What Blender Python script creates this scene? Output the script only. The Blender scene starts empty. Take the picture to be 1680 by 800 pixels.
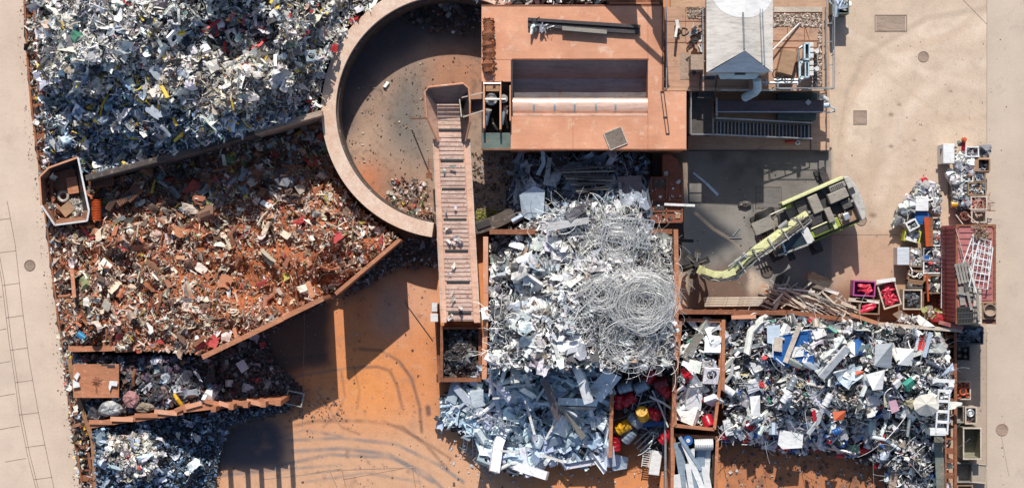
import bpy, math, random
import numpy as np
from mathutils import Vector, Matrix
random.seed(7); rng = np.random.default_rng(7)
R = math.radians
sc = bpy.context.scene
col = sc.collection
# ------------------------------------------------------------------ survey grid
# The yard was surveyed on a plan of 28 units per metre, drone 110 m up; P gives
# the true world position of a plan point that is h metres above the ground.
S = 28.0; HC = 110.0
def P(px, py, h=0.0):
    k = (HC - h) / HC / S
    return Vector(((px - 840) * k, (400 - py) * k, h))

# ------------------------------------------------------------------ materials
def nt(name):
    m = bpy.data.materials.new(name); m.use_nodes = True
    t = m.node_tree; b = t.nodes['Principled BSDF']
    return m, t, b
def L(t, a, b): t.links.new(a, b)
def N(t, k, **kw):
    n = t.nodes.new(k)
    for a, v in kw.items(): setattr(n, a, v)
    return n
def noise(t, vec, scale, detail=4, rough=0.6):
    n = N(t, 'ShaderNodeTexNoise'); n.inputs['Scale'].default_value = scale
    n.inputs['Detail'].default_value = detail; n.inputs['Roughness'].default_value = rough
    L(t, vec, n.inputs['Vector']); return n.outputs['Fac']
def ramp(t, fac, stops):
    r = N(t, 'ShaderNodeValToRGB'); e = r.color_ramp.elements
    while len(e) < len(stops): e.new(0.5)
    for i, (p, c) in enumerate(stops):
        e[i].position = p; e[i].color = (c[0], c[1], c[2], 1) if len(c) > 2 else (c[0],)*3 + (1,)
    L(t, fac, r.inputs['Fac']); return r.outputs['Color']
def mixc(t, a, b, fac, mode='MIX'):
    n = N(t, 'ShaderNodeMix', data_type='RGBA', blend_type=mode)
    for s, v in ((n.inputs[0], fac), (n.inputs[6], a), (n.inputs[7], b)):
        if hasattr(v, 'links'): L(t, v, s)
        elif isinstance(v, (int, float)): s.default_value = v
        else: s.default_value = (*v[:3], 1)
    return n.outputs[2]
def bump(t, b, h, strength=0.4, dist=0.03):
    n = N(t, 'ShaderNodeBump'); n.inputs['Strength'].default_value = strength
    n.inputs['Distance'].default_value = dist
    L(t, h, n.inputs['Height']); L(t, n.outputs['Normal'], b.inputs['Normal'])
MATS = {}
def mat(name, c1, c2=None, scale=1.2, rough=0.7, metal=0.0, c3=None, amt=0.5, grain=0.25, bp=0.3, dust=None, spec=0.5, st=1.0):
    """patchy painted / rusted / weathered surface"""
    if name in MATS: return MATS[name]
    m, t, b = nt(name)
    tc = N(t, 'ShaderNodeTexCoord').outputs['Object']
    c2 = c2 or tuple(x * 0.7 for x in c1)
    n1 = noise(t, tc, scale, 6, 0.65)
    f = ramp(t, n1, [(0.5 - amt * 0.35, (0,)), (0.5 + amt * 0.35, (1,))])
    c = mixc(t, c1, c2, f)
    if c3:
        n2 = noise(t, tc, scale * 3.1, 8, 0.75)
        c = mixc(t, c, c3, ramp(t, n2, [(0.55, (0,)), (0.66, (1,))]))
    if dust:
        g = N(t, 'ShaderNodeNewGeometry'); sp = N(t, 'ShaderNodeSeparateXYZ'); L(t, g.outputs['Normal'], sp.inputs[0])
        n4 = noise(t, tc, scale * 2, 5, 0.7)
        mu = N(t, 'ShaderNodeMath', operation='MULTIPLY'); L(t, sp.outputs['Z'], mu.inputs[0]); L(t, n4, mu.inputs[1])
        c = mixc(t, c, dust, ramp(t, mu.outputs[0], [(0.3, (0,)), (0.7, (0.85,))]))
    n3 = noise(t, tc, 22, 5, 0.7)
    mp = N(t, 'ShaderNodeMapping'); mp.inputs['Scale'].default_value = (1.1, 7.0, 2.0); mp.inputs['Rotation'].default_value = (0, 0, 0.35); L(t, tc, mp.inputs['Vector'])
    n5 = noise(t, mp.outputs[0], 0.9, 6, 0.75); n6 = noise(t, tc, 0.33, 5, 0.6)
    c = mixc(t, c, ramp(t, n5, [(0.36, (1 - amt * .34 * st,)), (0.52, (1.0,)), (0.70, (1 + .07 * st,))]), 1.0, 'MULTIPLY')
    c = mixc(t, c, ramp(t, n6, [(0.35, (1 - amt * .22 * min(1, st + .4),)), (0.6, (1.05,))]), 1.0, 'MULTIPLY')
    c = mixc(t, c, ramp(t, n3, [(0.25, (1 - grain * 1.6,)), (0.7, (1 + grain * 0.4,))]), 1.0, 'MULTIPLY')
    L(t, c, b.inputs['Base Color'])
    b.inputs['Metallic'].default_value = metal
    r = N(t, 'ShaderNodeMapRange'); L(t, n1, r.inputs[0])
    r.inputs[3].default_value = max(0.05, rough - 0.12); r.inputs[4].default_value = min(1, rough + 0.12)
    L(t, r.outputs[0], b.inputs['Roughness'])
    b.inputs['Specular IOR Level'].default_value = spec
    if bp: bump(t, b, n3, bp, 0.02)
    MATS[name] = m; return m

def scrap_material(name, rough=0.42, dirt=(0.10, 0.07, 0.05), dirtamt=0.5):
    m, t, b = nt(name)
    a = N(t, 'ShaderNodeAttribute', attribute_name='Col')
    tc = N(t, 'ShaderNodeTexCoord').outputs['Object']
    n = noise(t, tc, 3.0, 6, 0.7)
    n2 = noise(t, tc, 14.0, 4, 0.7)
    c = mixc(t, a.outputs['Color'], dirt, ramp(t, n, [(0.5, (0,)), (0.72, (dirtamt,))]))
    c = mixc(t, c, ramp(t, n2, [(0.3, (0.72,)), (0.6, (1.05,))]), 1.0, 'MULTIPLY')
    L(t, c, b.inputs['Base Color'])
    mu = N(t, 'ShaderNodeMath', operation='MULTIPLY'); mu.inputs[1].default_value = 0.9
    L(t, a.outputs['Alpha'], mu.inputs[0]); L(t, mu.outputs[0], b.inputs['Metallic'])
    r = N(t, 'ShaderNodeMapRange'); L(t, n, r.inputs[0]); r.inputs[3].default_value = rough - 0.12; r.inputs[4].default_value = rough + 0.2
    L(t, r.outputs[0], b.inputs['Roughness'])
    bump(t, b, n2, 0.35, 0.03)
    return m
M_SCRAP = scrap_material('mixed_scrap_metal')
M_RUSTY = scrap_material('dusty_rusted_scrap', 0.7, (0.36, 0.17, 0.10), 0.6)

RUST = mat('rusted_steel', (0.36, 0.13, 0.055), (0.22, 0.075, 0.035), 1.6, 0.75, 0, (0.42, 0.21, 0.12), 0.8, 0.35)
RUSTL = mat('pale_rust_dusted_steel', (0.72, 0.36, 0.215), (0.56, 0.235, 0.125), 0.45, 0.6, 0, (0.70, 0.44, 0.31), 0.7, 0.12, 0.15, st=0.35)
RUSTO = mat('orange_rust_plate', (0.56, 0.225, 0.11), (0.42, 0.16, 0.075), 1.1, 0.7, 0, (0.60, 0.36, 0.23), 0.8, 0.25)
PEACH = mat('pale_peach_beam', (0.76, 0.48, 0.35), (0.68, 0.38, 0.26), 0.8, 0.6, 0, (0.55, 0.28, 0.18), 0.7, 0.12, 0.1)
DARKST = mat('dark_dirty_steel', (0.10, 0.085, 0.085), (0.05, 0.045, 0.05), 1.2, 0.5, 0.3, (0.16, 0.09, 0.06), 0.8, 0.3)
PURPST = mat('worn_brown_grey_steel', (0.27, 0.21, 0.20), (0.15, 0.12, 0.13), 0.7, 0.45, 0.3, (0.22, 0.13, 0.10), 0.9, 0.2)
GALV = mat('galvanised_steel', (0.55, 0.58, 0.60), (0.40, 0.43, 0.45), 3, 0.4, 0.55, None, 0.8, 0.15, 0.1)
WHITE = mat('dusty_white_paint', (0.76, 0.75, 0.72), (0.62, 0.59, 0.55), 1.3, 0.5, 0, (0.5, 0.42, 0.35), 0.7, 0.1, 0.1)
ROOFW = mat('white_roof_sheet', (0.76, 0.70, 0.63), (0.70, 0.64, 0.57), 0.35, 0.45, 0, None, 0.9, 0.06, 0.05)
BLACK = mat('black_rubber', (0.025, 0.025, 0.027), (0.05, 0.045, 0.04), 4, 0.6, 0, None, 0.8, 0.2)
CONC = mat('pale_stained_concrete', (0.50, 0.38, 0.29), (0.38, 0.26, 0.19), 0.9, 0.85, 0, (0.18, 0.12, 0.09), 0.8, 0.3)
CONCD = mat('dark_soiled_concrete', (0.13, 0.10, 0.085), (0.07, 0.055, 0.05), 1.0, 0.85, 0, (0.36, 0.30, 0.25), 0.8, 0.35)
YELG = mat('pale_lime_paint', (0.74, 0.74, 0.36), (0.68, 0.66, 0.34), 1.0, 0.4, 0, (0.42, 0.36, 0.16), 0.6, 0.2, 0.1, spec=0.5)
GREENL = mat('lime_green_paint', (0.34, 0.46, 0.04), (0.25, 0.33, 0.04), 1.2, 0.4, 0, (0.12, 0.12, 0.05), 0.7, 0.2, 0.1)
GREYP = mat('warm_grey_machine_paint', (0.36, 0.33, 0.28), (0.28, 0.25, 0.21), 1.5, 0.5, 0, (0.15, 0.13, 0.11), 0.7, 0.25, 0.15)
GREYL = mat('light_grey_machine_paint', (0.50, 0.48, 0.44), (0.38, 0.35, 0.31), 1.5, 0.45, 0, (0.24, 0.20, 0.17), 0.7, 0.2, 0.1)
GLASS = mat('dark_tinted_glass', (0.02, 0.035, 0.045), (0.03, 0.045, 0.055), 1, 0.08, 0, None, 0.5, 0.05, 0)
HOSE = mat('hydraulic_hose', (0.06, 0.055, 0.05), (0.20, 0.18, 0.16), 6, 0.45, 0.2, None, 0.8, 0.2)
CHROME = mat('pale_cylinder_rod', (0.60, 0.58, 0.52), (0.5, 0.46, 0.40), 3, 0.3, 0.5, None, 0.5, 0.1, 0)
REDC = mat('faded_red_container_paint', (0.30, 0.035, 0.045), (0.24, 0.03, 0.04), 1.0, 0.55, 0, (0.36, 0.16, 0.13), 0.8, 0.15, 0.1, dust=(0.50, 0.27, 0.22))
REDP = mat('glossy_red_paint', (0.55, 0.012, 0.03), (0.42, 0.01, 0.02), 3, 0.3, 0, None, 0.6, 0.15, 0.05)
ORGP = mat('orange_red_paint', (0.62, 0.10, 0.02), (0.5, 0.08, 0.02), 2, 0.4, 0, (0.3, 0.1, 0.05), 0.6, 0.2, 0.1)
YELP = mat('yellow_drum_paint', (0.80, 0.42, 0.015), (0.7, 0.34, 0.01), 3, 0.35, 0, None, 0.6, 0.1, 0.05)
BLUEP = mat('blue_paint', (0.02, 0.13, 0.42), (0.02, 0.10, 0.30), 2, 0.4, 0, None, 0.6, 0.2, 0.1)
SKYP = mat('grey_blue_drum_paint', (0.36, 0.45, 0.54), (0.28, 0.36, 0.44), 2, 0.4, 0.2, (0.2, 0.2, 0.2), 0.6, 0.15, 0.1)
MAGP = mat('magenta_plastic', (0.42, 0.07, 0.28), (0.33, 0.06, 0.22), 3, 0.5, 0, None, 0.6, 0.15, 0.1)
LIMEP = mat('yellow_green_plastic', (0.60, 0.60, 0.08), (0.5, 0.48, 0.06), 3, 0.5, 0, None, 0.6, 0.15, 0.1)
WOOD = mat('weathered_crate_wood', (0.36, 0.25, 0.16), (0.26, 0.17, 0.10), 3, 0.8, 0, (0.14, 0.09, 0.06), 0.8, 0.3)
WOODL = mat('pale_bleached_timber', (0.70, 0.62, 0.52), (0.56, 0.46, 0.36), 2, 0.8, 0, (0.3, 0.2, 0.14), 0.8, 0.25)
GREYW = mat('grey_old_timber', (0.40, 0.37, 0.33), (0.28, 0.25, 0.22), 3, 0.85, 0, None, 0.8, 0.3)
CARD = mat('brown_cardboard', (0.44, 0.27, 0.16), (0.36, 0.22, 0.13), 2, 0.85, 0, None, 0.8, 0.15)
GREENST = mat('oxidised_green_steel', (0.14, 0.20, 0.17), (0.10, 0.13, 0.11), 1.1, 0.6, 0.1, (0.28, 0.17, 0.11), 0.8, 0.3)
CYAN = mat('pale_blue_duct_paint', (0.58, 0.72, 0.78), (0.50, 0.64, 0.70), 1.5, 0.45, 0.1, None, 0.7, 0.1, 0.1)
SILV = mat('polished_wire_aluminium', (0.84, 0.84, 0.82), (0.62, 0.61, 0.60), 3, 0.42, 0.2, None, 0.8, 0.15, 0.1)
COPPER = mat('copper_brown_wire', (0.45, 0.20, 0.15), (0.30, 0.12, 0.09), 3, 0.5, 0.3, None, 0.8, 0.2)
RUBBLE = mat('gravel_filling', (0.34, 0.26, 0.20), (0.12, 0.09, 0.07), 9, 0.9, 0, (0.5, 0.42, 0.35), 1.0, 0.5, 0.8)
GREYBLK = mat('black_plastic', (0.05, 0.052, 0.05), (0.035, 0.035, 0.035), 3, 0.55, 0, None, 0.6, 0.2)

# ------------------------------------------------------------------ mesh builder
class MB:
    def __init__(s): s.v = []; s.f = []; s.c = []; s.cc = (0.5, 0.5, 0.5, 0)
    def add(s, vs, fs):
        k = len(s.v); s.v += [tuple(v) for v in vs]; s.f += [tuple(i + k for i in f) for f in fs]
        s.c += [s.cc] * len(vs); return s
    def box(s, c, size, rz=0.0, mtx=None):
        x, y, z = (q / 2 for q in size)
        vs = [Vector((a * x, b * y, d * z)) for d in (-1, 1) for a, b in ((-1, -1), (1, -1), (1, 1), (-1, 1))]
        M = mtx if mtx is not None else Matrix.Rotation(rz, 3, 'Z')
        c = Vector(c); vs = [M @ v + c for v in vs]
        return s.add(vs, [(3, 2, 1, 0), (4, 5, 6, 7), (0, 1, 5, 4), (1, 2, 6, 5), (2, 3, 7, 6), (3, 0, 4, 7)])
    def beam(s, a, b, w, h, up=(0, 0, 1)):
        a = Vector(a); b = Vector(b); d = b - a; l = d.length
        if l < 1e-6: return s
        x = d / l; u = Vector(up)
        y = u.cross(x)
        if y.length < 1e-4: y = Vector((0, 1, 0)).cross(x)
        y.normalize(); z = x.cross(y)
        return s.box((a + b) / 2, (l, w, h), mtx=Matrix((x, y, z)).transposed())
    def prism(s, xy, z0, z1):
        n = len(xy)
        ar = sum(xy[i][0] * xy[(i + 1) % n][1] - xy[(i + 1) % n][0] * xy[i][1] for i in range(n))
        if ar < 0: xy = xy[::-1]
        vs = [(p[0], p[1], z0) for p in xy] + [(p[0], p[1], z1) for p in xy]
        fs = [tuple(range(n - 1, -1, -1)), tuple(range(n, 2 * n))]
        fs += [(i, (i + 1) % n, n + (i + 1) % n, n + i) for i in range(n)]
        return s.add(vs, fs)
    def pp(s, pts, z0, z1):                       # prism from plan points measured at z1
        return s.prism([P(x, y, z1)[:2] for x, y in pts], z0, z1)
    def rect(s, x0, y0, x1, y1, z0, z1): return s.pp([(x0, y0), (x1, y0), (x1, y1), (x0, y1)], z0, z1)
    def tube(s, pts, r, n=8, closed=False, caps=True):
        pts = [Vector(p) for p in pts]; m = len(pts); k = len(s.v); vs = []
        rs = r if isinstance(r, (list, tuple)) else [r] * m
        prev = None
        for i, p in enumerate(pts):
            if closed: d = pts[(i + 1) % m] - pts[i - 1]
            else: d = pts[min(i + 1, m - 1)] - pts[max(i - 1, 0)]
            d = d.normalized() if d.length > 1e-9 else Vector((1, 0, 0))
            u = prev if prev is not None else (Vector((0, 0, 1)) if abs(d.z) < 0.9 else Vector((1, 0, 0)))
            a = d.cross(u)
            if a.length < 1e-4: a = d.cross(Vector((0.3, 1, 0.2)))
            a.normalize(); b = a.cross(d).normalized(); prev = b
            for j in range(n):
                t = 2 * math.pi * j / n
                vs.append(p + (a * math.cos(t) + b * math.sin(t)) * rs[i])
        fs = []
        for i in range(m if closed else m - 1):
            i2 = (i + 1) % m
            for j in range(n):
                j2 = (j + 1) % n
                fs.append((i * n + j, i * n + j2, i2 * n + j2, i2 * n + j))
        if caps and not closed:
            fs.append(tuple(range(n - 1, -1, -1))); fs.append(tuple((m - 1) * n + j for j in range(n)))
        return s.add(vs, fs)
    def cyl(s, c, r, z0, z1, n=20, r2=None):
        return s.tube([(c[0], c[1], z0), (c[0], c[1], z1)], [r, r2 if r2 is not None else r], n)
    def opentop(s, c, size, wall, rz=0.0, floor=0.06):
        """crate: four walls and floor, base at c"""
        x, y, z = size; M = Matrix.Rotation(rz, 3, 'Z'); c = Vector(c)
        s.box(c + Vector((0, 0, floor / 2)), (x - 2 * wall, y - 2 * wall, floor), rz)
        for q in (-1, 1):
            s.box(c + M @ Vector((q * (x - wall) / 2, 0, z / 2)), (wall, y - 2 * wall - .002, z), rz)
            s.box(c + M @ Vector((0, q * (y - wall) / 2, z / 2 + .002)), (x, wall, z), rz)
        return s
def link(o, parent=None):
    col.objects.link(o)
    if parent is not None: o.parent = parent
    return o
def obj(name, mb, m, parent=None, loc=None, smooth=False, bevel=0, world=True, label=None):
    """one mesh object; mb in world coordinates unless world=False; loc or the parent's place becomes the origin"""
    me = bpy.data.meshes.new(name)
    o0 = Vector((0, 0, 0))
    if world:
        if parent is not None: o0 = WP(parent)
        elif loc is not None: o0 = Vector(loc)
        else:
            xs = [v[0] for v in mb.v]; ys = [v[1] for v in mb.v]; zs = [v[2] for v in mb.v]
            o0 = Vector(((min(xs) + max(xs)) / 2, (min(ys) + max(ys)) / 2, min(zs)))
    me.from_pydata([(v[0] - o0.x, v[1] - o0.y, v[2] - o0.z) for v in mb.v], [], mb.f)
    if m in (M_SCRAP, M_RUSTY):
        a = me.color_attributes.new('Col', 'FLOAT_COLOR', 'POINT')
        a.data.foreach_set('color', np.array(mb.c, dtype=np.float32).ravel())
    me.materials.append(m)
    if smooth:
        me.polygons.foreach_set('use_smooth', [True] * len(me.polygons))
        try: me.set_sharp_from_angle(angle=R(40))
        except Exception: pass
    me.update()
    o = bpy.data.objects.new(name, me); link(o, parent)
    if parent is None: o.location = o0 if world else (loc or (0, 0, 0))
    if bevel:
        b = o.modifiers.new('bevel', 'BEVEL'); b.width = bevel; b.segments = 2; b.limit_method = 'ANGLE'
    if label: o['label'] = label
    return o
def WP(o):
    p = Vector((0, 0, 0))
    while o is not None: p += o.location; o = o.parent
    return p
def tag(o, label=None, cat=None, group=None, kind=None):
    if label: o['label'] = label
    if cat: o['category'] = cat
    if group: o['group'] = group
    if kind: o['kind'] = kind
    return o
def thing(name, label, cat, loc=(0, 0, 0), group=None):
    o = bpy.data.objects.new(name, None); o.empty_display_size = 0.3
    link(o); o.location = loc
    return tag(o, label, cat, group)
def solo(name, mb, m, label, cat, group=None, **kw):
    return tag(obj(name, mb, m, **kw), label, cat, group)
# ------------------------------------------------------------------ fields
def vnoise(x, y, scale, seed):
    g = np.random.default_rng(seed).random((64, 64))
    u = (x / scale) % 64; v = (y / scale) % 64
    i = np.floor(u).astype(int); j = np.floor(v).astype(int); fu = u - i; fv = v - j
    fu = fu * fu * (3 - 2 * fu); fv = fv * fv * (3 - 2 * fv)
    i0 = i % 64; i1 = (i + 1) % 64; j0 = j % 64; j1 = (j + 1) % 64
    return ((g[i0, j0] * (1 - fu) + g[i1, j0] * fu) * (1 - fv) + (g[i0, j1] * (1 - fu) + g[i1, j1] * fu) * fv) * 2 - 1
def inpoly(x, y, poly):
    x = np.asarray(x, float); y = np.asarray(y, float); r = np.zeros(x.shape, bool); n = len(poly)
    for i in range(n):
        x0, y0 = poly[i]; x1, y1 = poly[(i + 1) % n]
        if y0 == y1: continue
        c = ((y0 > y) != (y1 > y)) & (x < (x1 - x0) * (y - y0) / (y1 - y0) + x0)
        r ^= c
    return r
def idw(ctrl, amp, seed, p=3.0):
    c = np.array(ctrl, float)
    def f(x, y):
        x = np.asarray(x, float); y = np.asarray(y, float); num = 0; den = 0
        for a, b, h in c:
            w = 1 / (((x - a) ** 2 + (y - b) ** 2) ** (p / 2) + 400)
            num = num + w * h; den = den + w
        h = num / den
        h = h + amp * (vnoise(x + 300, y + 300, 46, seed) * 0.6 + vnoise(x + 300, y + 300, 19, seed + 1) * 0.35 + vnoise(x + 300, y + 300, 9, seed + 2) * 0.2)
        return np.maximum(h, 0.03)
    return f
# ------------------------------------------------------------------ scrap piece shapes (all quads)
TR = np.random.default_rng(3)
def gridq(nx, ny): return np.array([(i * (ny + 1) + j, (i + 1) * (ny + 1) + j, (i + 1) * (ny + 1) + j + 1, i * (ny + 1) + j + 1) for i in range(nx) for j in range(ny)])
def t_sheet():
    """crumpled cutting: several hard creases, ragged outline"""
    nx, ny = 5, 4
    u, v = np.meshgrid(np.linspace(-.5, .5, nx + 1), np.linspace(-.5, .5, ny + 1), indexing='ij')
    e = np.zeros(u.shape); e[0] = e[-1] = 1; e[:, 0] = e[:, -1] = 1
    tp = TR.uniform(-.5, .5); v = v * (1 + tp * u)
    u = u + TR.normal(0, .03, u.shape) + e * TR.normal(0, .06, u.shape); v = v + TR.normal(0, .03, v.shape) + e * TR.normal(0, .06, v.shape)
    z = TR.normal(0, .018, u.shape)
    for _ in range(3):
        a = TR.uniform(0, 3.14); d = u * math.cos(a) + v * math.sin(a); z = z + np.abs(d - TR.uniform(-.3, .3)) * TR.uniform(-.75, .75)
    return np.stack([u, v * TR.uniform(.3, .85), z - z.mean()], -1).reshape(-1, 3), gridq(nx, ny)
def t_flat():
    """flat plate with one bent edge"""
    nx, ny = 3, 2
    u, v = np.meshgrid(np.linspace(-.5, .5, nx + 1), np.linspace(-.5, .5, ny + 1), indexing='ij')
    u = u + TR.normal(0, .04, u.shape); v = v + TR.normal(0, .03, v.shape)
    z = np.maximum(u - TR.uniform(.1, .35), 0) * TR.uniform(-1.6, 1.6) + TR.normal(0, .012, u.shape)
    return np.stack([u, v * TR.uniform(.4, .8), z], -1).reshape(-1, 3), gridq(nx, ny)
def t_strip():
    n = 6; t = np.linspace(-.5, .5, n + 1); w = TR.uniform(.09, .26)
    k = TR.uniform(-2.5, 2.5); ang = k * t + TR.uniform(-1, 1) * t * t * 2
    x = np.cumsum(np.cos(ang)) / n; z = np.cumsum(np.sin(ang)) / n
    x = x - x.mean(); z = z - z.mean(); tw = TR.uniform(-2, 2) * t
    V = []
    for i in range(n + 1):
        for q in (-1, 1): V.append((x[i] - math.sin(ang[i]) * 0, q * w / 2 * math.cos(tw[i]), z[i] + q * w / 2 * math.sin(tw[i])))
    return np.array(V), gridq(n, 1)
def t_bar():
    w = TR.uniform(.05, .1); b = TR.uniform(-.12, .12)
    V = []; pr = [(-w, 0), (w, 0), (w, w * 1.2), (-w, w * 1.2)]
    for t in (-.5, 0, .5):
        for a, c in pr: V.append((t, a + (b if t == 0 else 0), c))
    F = [(i * 4 + j, i * 4 + (j + 1) % 4, (i + 1) * 4 + (j + 1) % 4, (i + 1) * 4 + j) for i in range(2) for j in range(4)] + [(0, 3, 2, 1), (8, 9, 10, 11)]
    return np.array(V), np.array(F)
def t_angle():
    w = TR.uniform(.08, .16)
    V = [(-.5, -w, 0), (-.5, 0, 0), (-.5, 0, w), (.5, -w, 0), (.5, 0, 0), (.5, 0, w)]
    return np.array(V), np.array([(0, 3, 4, 1), (1, 4, 5, 2)])
def t_tube():
    n = 7; V = []; b = TR.uniform(-.2, .2); r = TR.uniform(.05, .1)
    for k, t in enumerate((-.5, 0, .5)):
        for j in range(n): V.append((t, r * math.cos(j * 6.283 / n) + (b if k == 1 else 0), r * math.sin(j * 6.283 / n)))
    return np.array(V), np.array([(i * n + j, i * n + (j + 1) % n, (i + 1) * n + (j + 1) % n, (i + 1) * n + j) for i in range(2) for j in range(n)])
def t_chunk():
    V = []; F = []; idx = {}
    for ax in range(3):
        for sg in (-1, 1):
            g = [[None] * 3 for _ in range(3)]
            for i in range(3):
                for j in range(3):
                    p = [0, 0, 0]; p[ax] = sg; p[(ax + 1) % 3] = i - 1; p[(ax + 2) % 3] = j - 1; p = tuple(p)
                    if p not in idx: idx[p] = len(V); V.append(p)
                    g[i][j] = idx[p]
            for i in range(2):
                for j in range(2):
                    q = (g[i][j], g[i + 1][j], g[i + 1][j + 1], g[i][j + 1]); F.append(q if sg > 0 else q[::-1])
    V = np.array(V, float) * .5 * np.array([1, TR.uniform(.5, .9), TR.uniform(.3, .6)])
    return V + TR.normal(0, .06, V.shape), np.array(F)
def t_can():
    n = 8; V = [(math.cos(j * .7854) * .28, math.sin(j * .7854) * .28, z) for z in (-.4, .4) for j in range(n)]
    F = [(j, (j + 1) % n, n + (j + 1) % n, n + j) for j in range(n)]
    for o in (0, n): F += [(o, o + 1, o + 2, o + 3), (o, o + 3, o + 4, o + 7), (o + 4, o + 5, o + 6, o + 7)]
    V = np.array(V)[:, [2, 0, 1]]
    return V, np.array(F)
def t_frame():
    a = TR.uniform(.28, .38); o = [(-.5, -.45), (0, -.45), (.5, -.45), (.5, 0), (.5, .45), (0, .45), (-.5, .45), (-.5, 0)]
    hx, hy = TR.uniform(-.08, .08), TR.uniform(-.08, .08)
    i = [(hx + a * math.cos(k), hy + a * .85 * math.sin(k)) for k in [-2.36, -1.57, -.785, 0, .785, 1.57, 2.36, 3.1416]]
    z = TR.normal(0, .03, 8); d = TR.uniform(.12, .3)
    V = [(*o[k], z[k]) for k in range(8)] + [(*i[k], z[k]) for k in range(8)] + [(*o[k], z[k] - d) for k in range(8)] + [(*i[k], z[k] - .06) for k in range(8)]
    F = []
    for k in range(8):
        q = (k + 1) % 8
        F += [(k, q, 8 + q, 8 + k), (k, 16 + k, 16 + q, q), (8 + k, 8 + q, 24 + q, 24 + k)]
    return np.array(V), np.array(F)
def t_box():
    x, y, z = .5, TR.uniform(.3, .45), TR.uniform(.15, .3)
    V = np.array([(a * x, b * y, c * z) for c in (-1, 1) for a, b in ((-1, -1), (1, -1), (1, 1), (-1, 1))]) + TR.normal(0, .025, (8, 3))
    return V, np.array([(3, 2, 1, 0), (4, 5, 6, 7), (0, 1, 5, 4), (1, 2, 6, 5), (2, 3, 7, 6), (3, 0, 4, 7)])
def t_wire():
    n = 8; p = np.zeros((n + 1, 3)); d = np.array([1., 0, 0]); 
    for i in range(1, n + 1):
        d = d + TR.normal(0, .35, 3) * (1, 1, .5); d /= np.linalg.norm(d); p[i] = p[i - 1] + d / n
    p -= p.mean(0); V = []; r = .012
    for q in p:
        for j in range(3): V.append((q[0] + r * .3 * j, q[1] + r * math.cos(j * 2.1), q[2] + r * math.sin(j * 2.1)))
    return np.array(V), np.array([(i * 3 + j, i * 3 + (j + 1) % 3, (i + 1) * 3 + (j + 1) % 3, (i + 1) * 3 + j) for i in range(n) for j in range(3)])
TPL = {k: [f() for _ in range(14)] for k, f in dict(sheet=t_sheet, flat=t_flat, strip=t_strip, bar=t_bar, angle=t_angle, tube=t_tube, chunk=t_chunk, can=t_can, frame=t_frame, box=t_box, wire=t_wire).items()}

def qobj(name, V, Q, C, m, smooth=False):
    """numpy quad mesh -> object, origin at its base"""
    o0 = np.array([(V[:, 0].min() + V[:, 0].max()) / 2, (V[:, 1].min() + V[:, 1].max()) / 2, V[:, 2].min()])
    V = V - o0; me = bpy.data.meshes.new(name); nq = len(Q)
    me.vertices.add(len(V)); me.vertices.foreach_set('co', V.astype(np.float32).ravel())
    me.loops.add(nq * 4); me.loops.foreach_set('vertex_index', Q.astype(np.int32).ravel())
    me.polygons.add(nq); me.polygons.foreach_set('loop_start', np.arange(0, nq * 4, 4, dtype=np.int32))
    a = me.color_attributes.new('Col', 'FLOAT_COLOR', 'POINT'); a.data.foreach_set('color', C.astype(np.float32).ravel())
    me.materials.append(m)
    me.polygons.foreach_set('use_smooth', [smooth] * nq)
    me.update(calc_edges=True); me.validate()
    o = bpy.data.objects.new(name, me); link(o); o.location = o0
    return o
def rots(n, nrm, tilt, g):
    """random frames: z axis about the slope normal, random spin and tilt"""
    z = nrm + g.normal(0, 1, (n, 3)) * np.tan(tilt) * 0.6; z /= np.linalg.norm(z, axis=1)[:, None]
    a = g.uniform(0, 2 * math.pi, n); x = np.stack([np.cos(a), np.sin(a), np.zeros(n)], 1)
    x -= z * (x * z).sum(1)[:, None]; x /= np.linalg.norm(x, axis=1)[:, None]
    return np.stack([x, np.cross(z, x), z], 2)
def slope(hf, x, y, e=4.0):
    gx = (hf(x + e, y) - hf(x - e, y)) / (2 * e) * S; gy = -(hf(x, y + e) - hf(x, y - e)) / (2 * e) * S
    n = np.stack([-gx, -gy, np.ones_like(gx)], 1); return n / np.linalg.norm(n, axis=1)[:, None]
def pick(pal, n, g):
    w = np.array([p[0] for p in pal], float); k = g.choice(len(pal), n, p=w / w.sum())
    c = np.array([[*p[1], p[2]] for p in pal])[k]
    c[:, :3] *= g.uniform(.7, 1.25, (n, 1)); c[:, :3] *= 1 + g.normal(0, .04, (n, 3)); c[:, :3] = np.clip(c[:, :3], .005, .88); return c
def samp(poly, n, g):
    a = np.array(poly); x = []; y = []
    while len(x) < n:
        u = g.uniform(a[:, 0].min(), a[:, 0].max(), n * 2); v = g.uniform(a[:, 1].min(), a[:, 1].max(), n * 2)
        k = inpoly(u, v, poly); x += list(u[k]); y += list(v[k])
    return np.array(x[:n]), np.array(y[:n])
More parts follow.
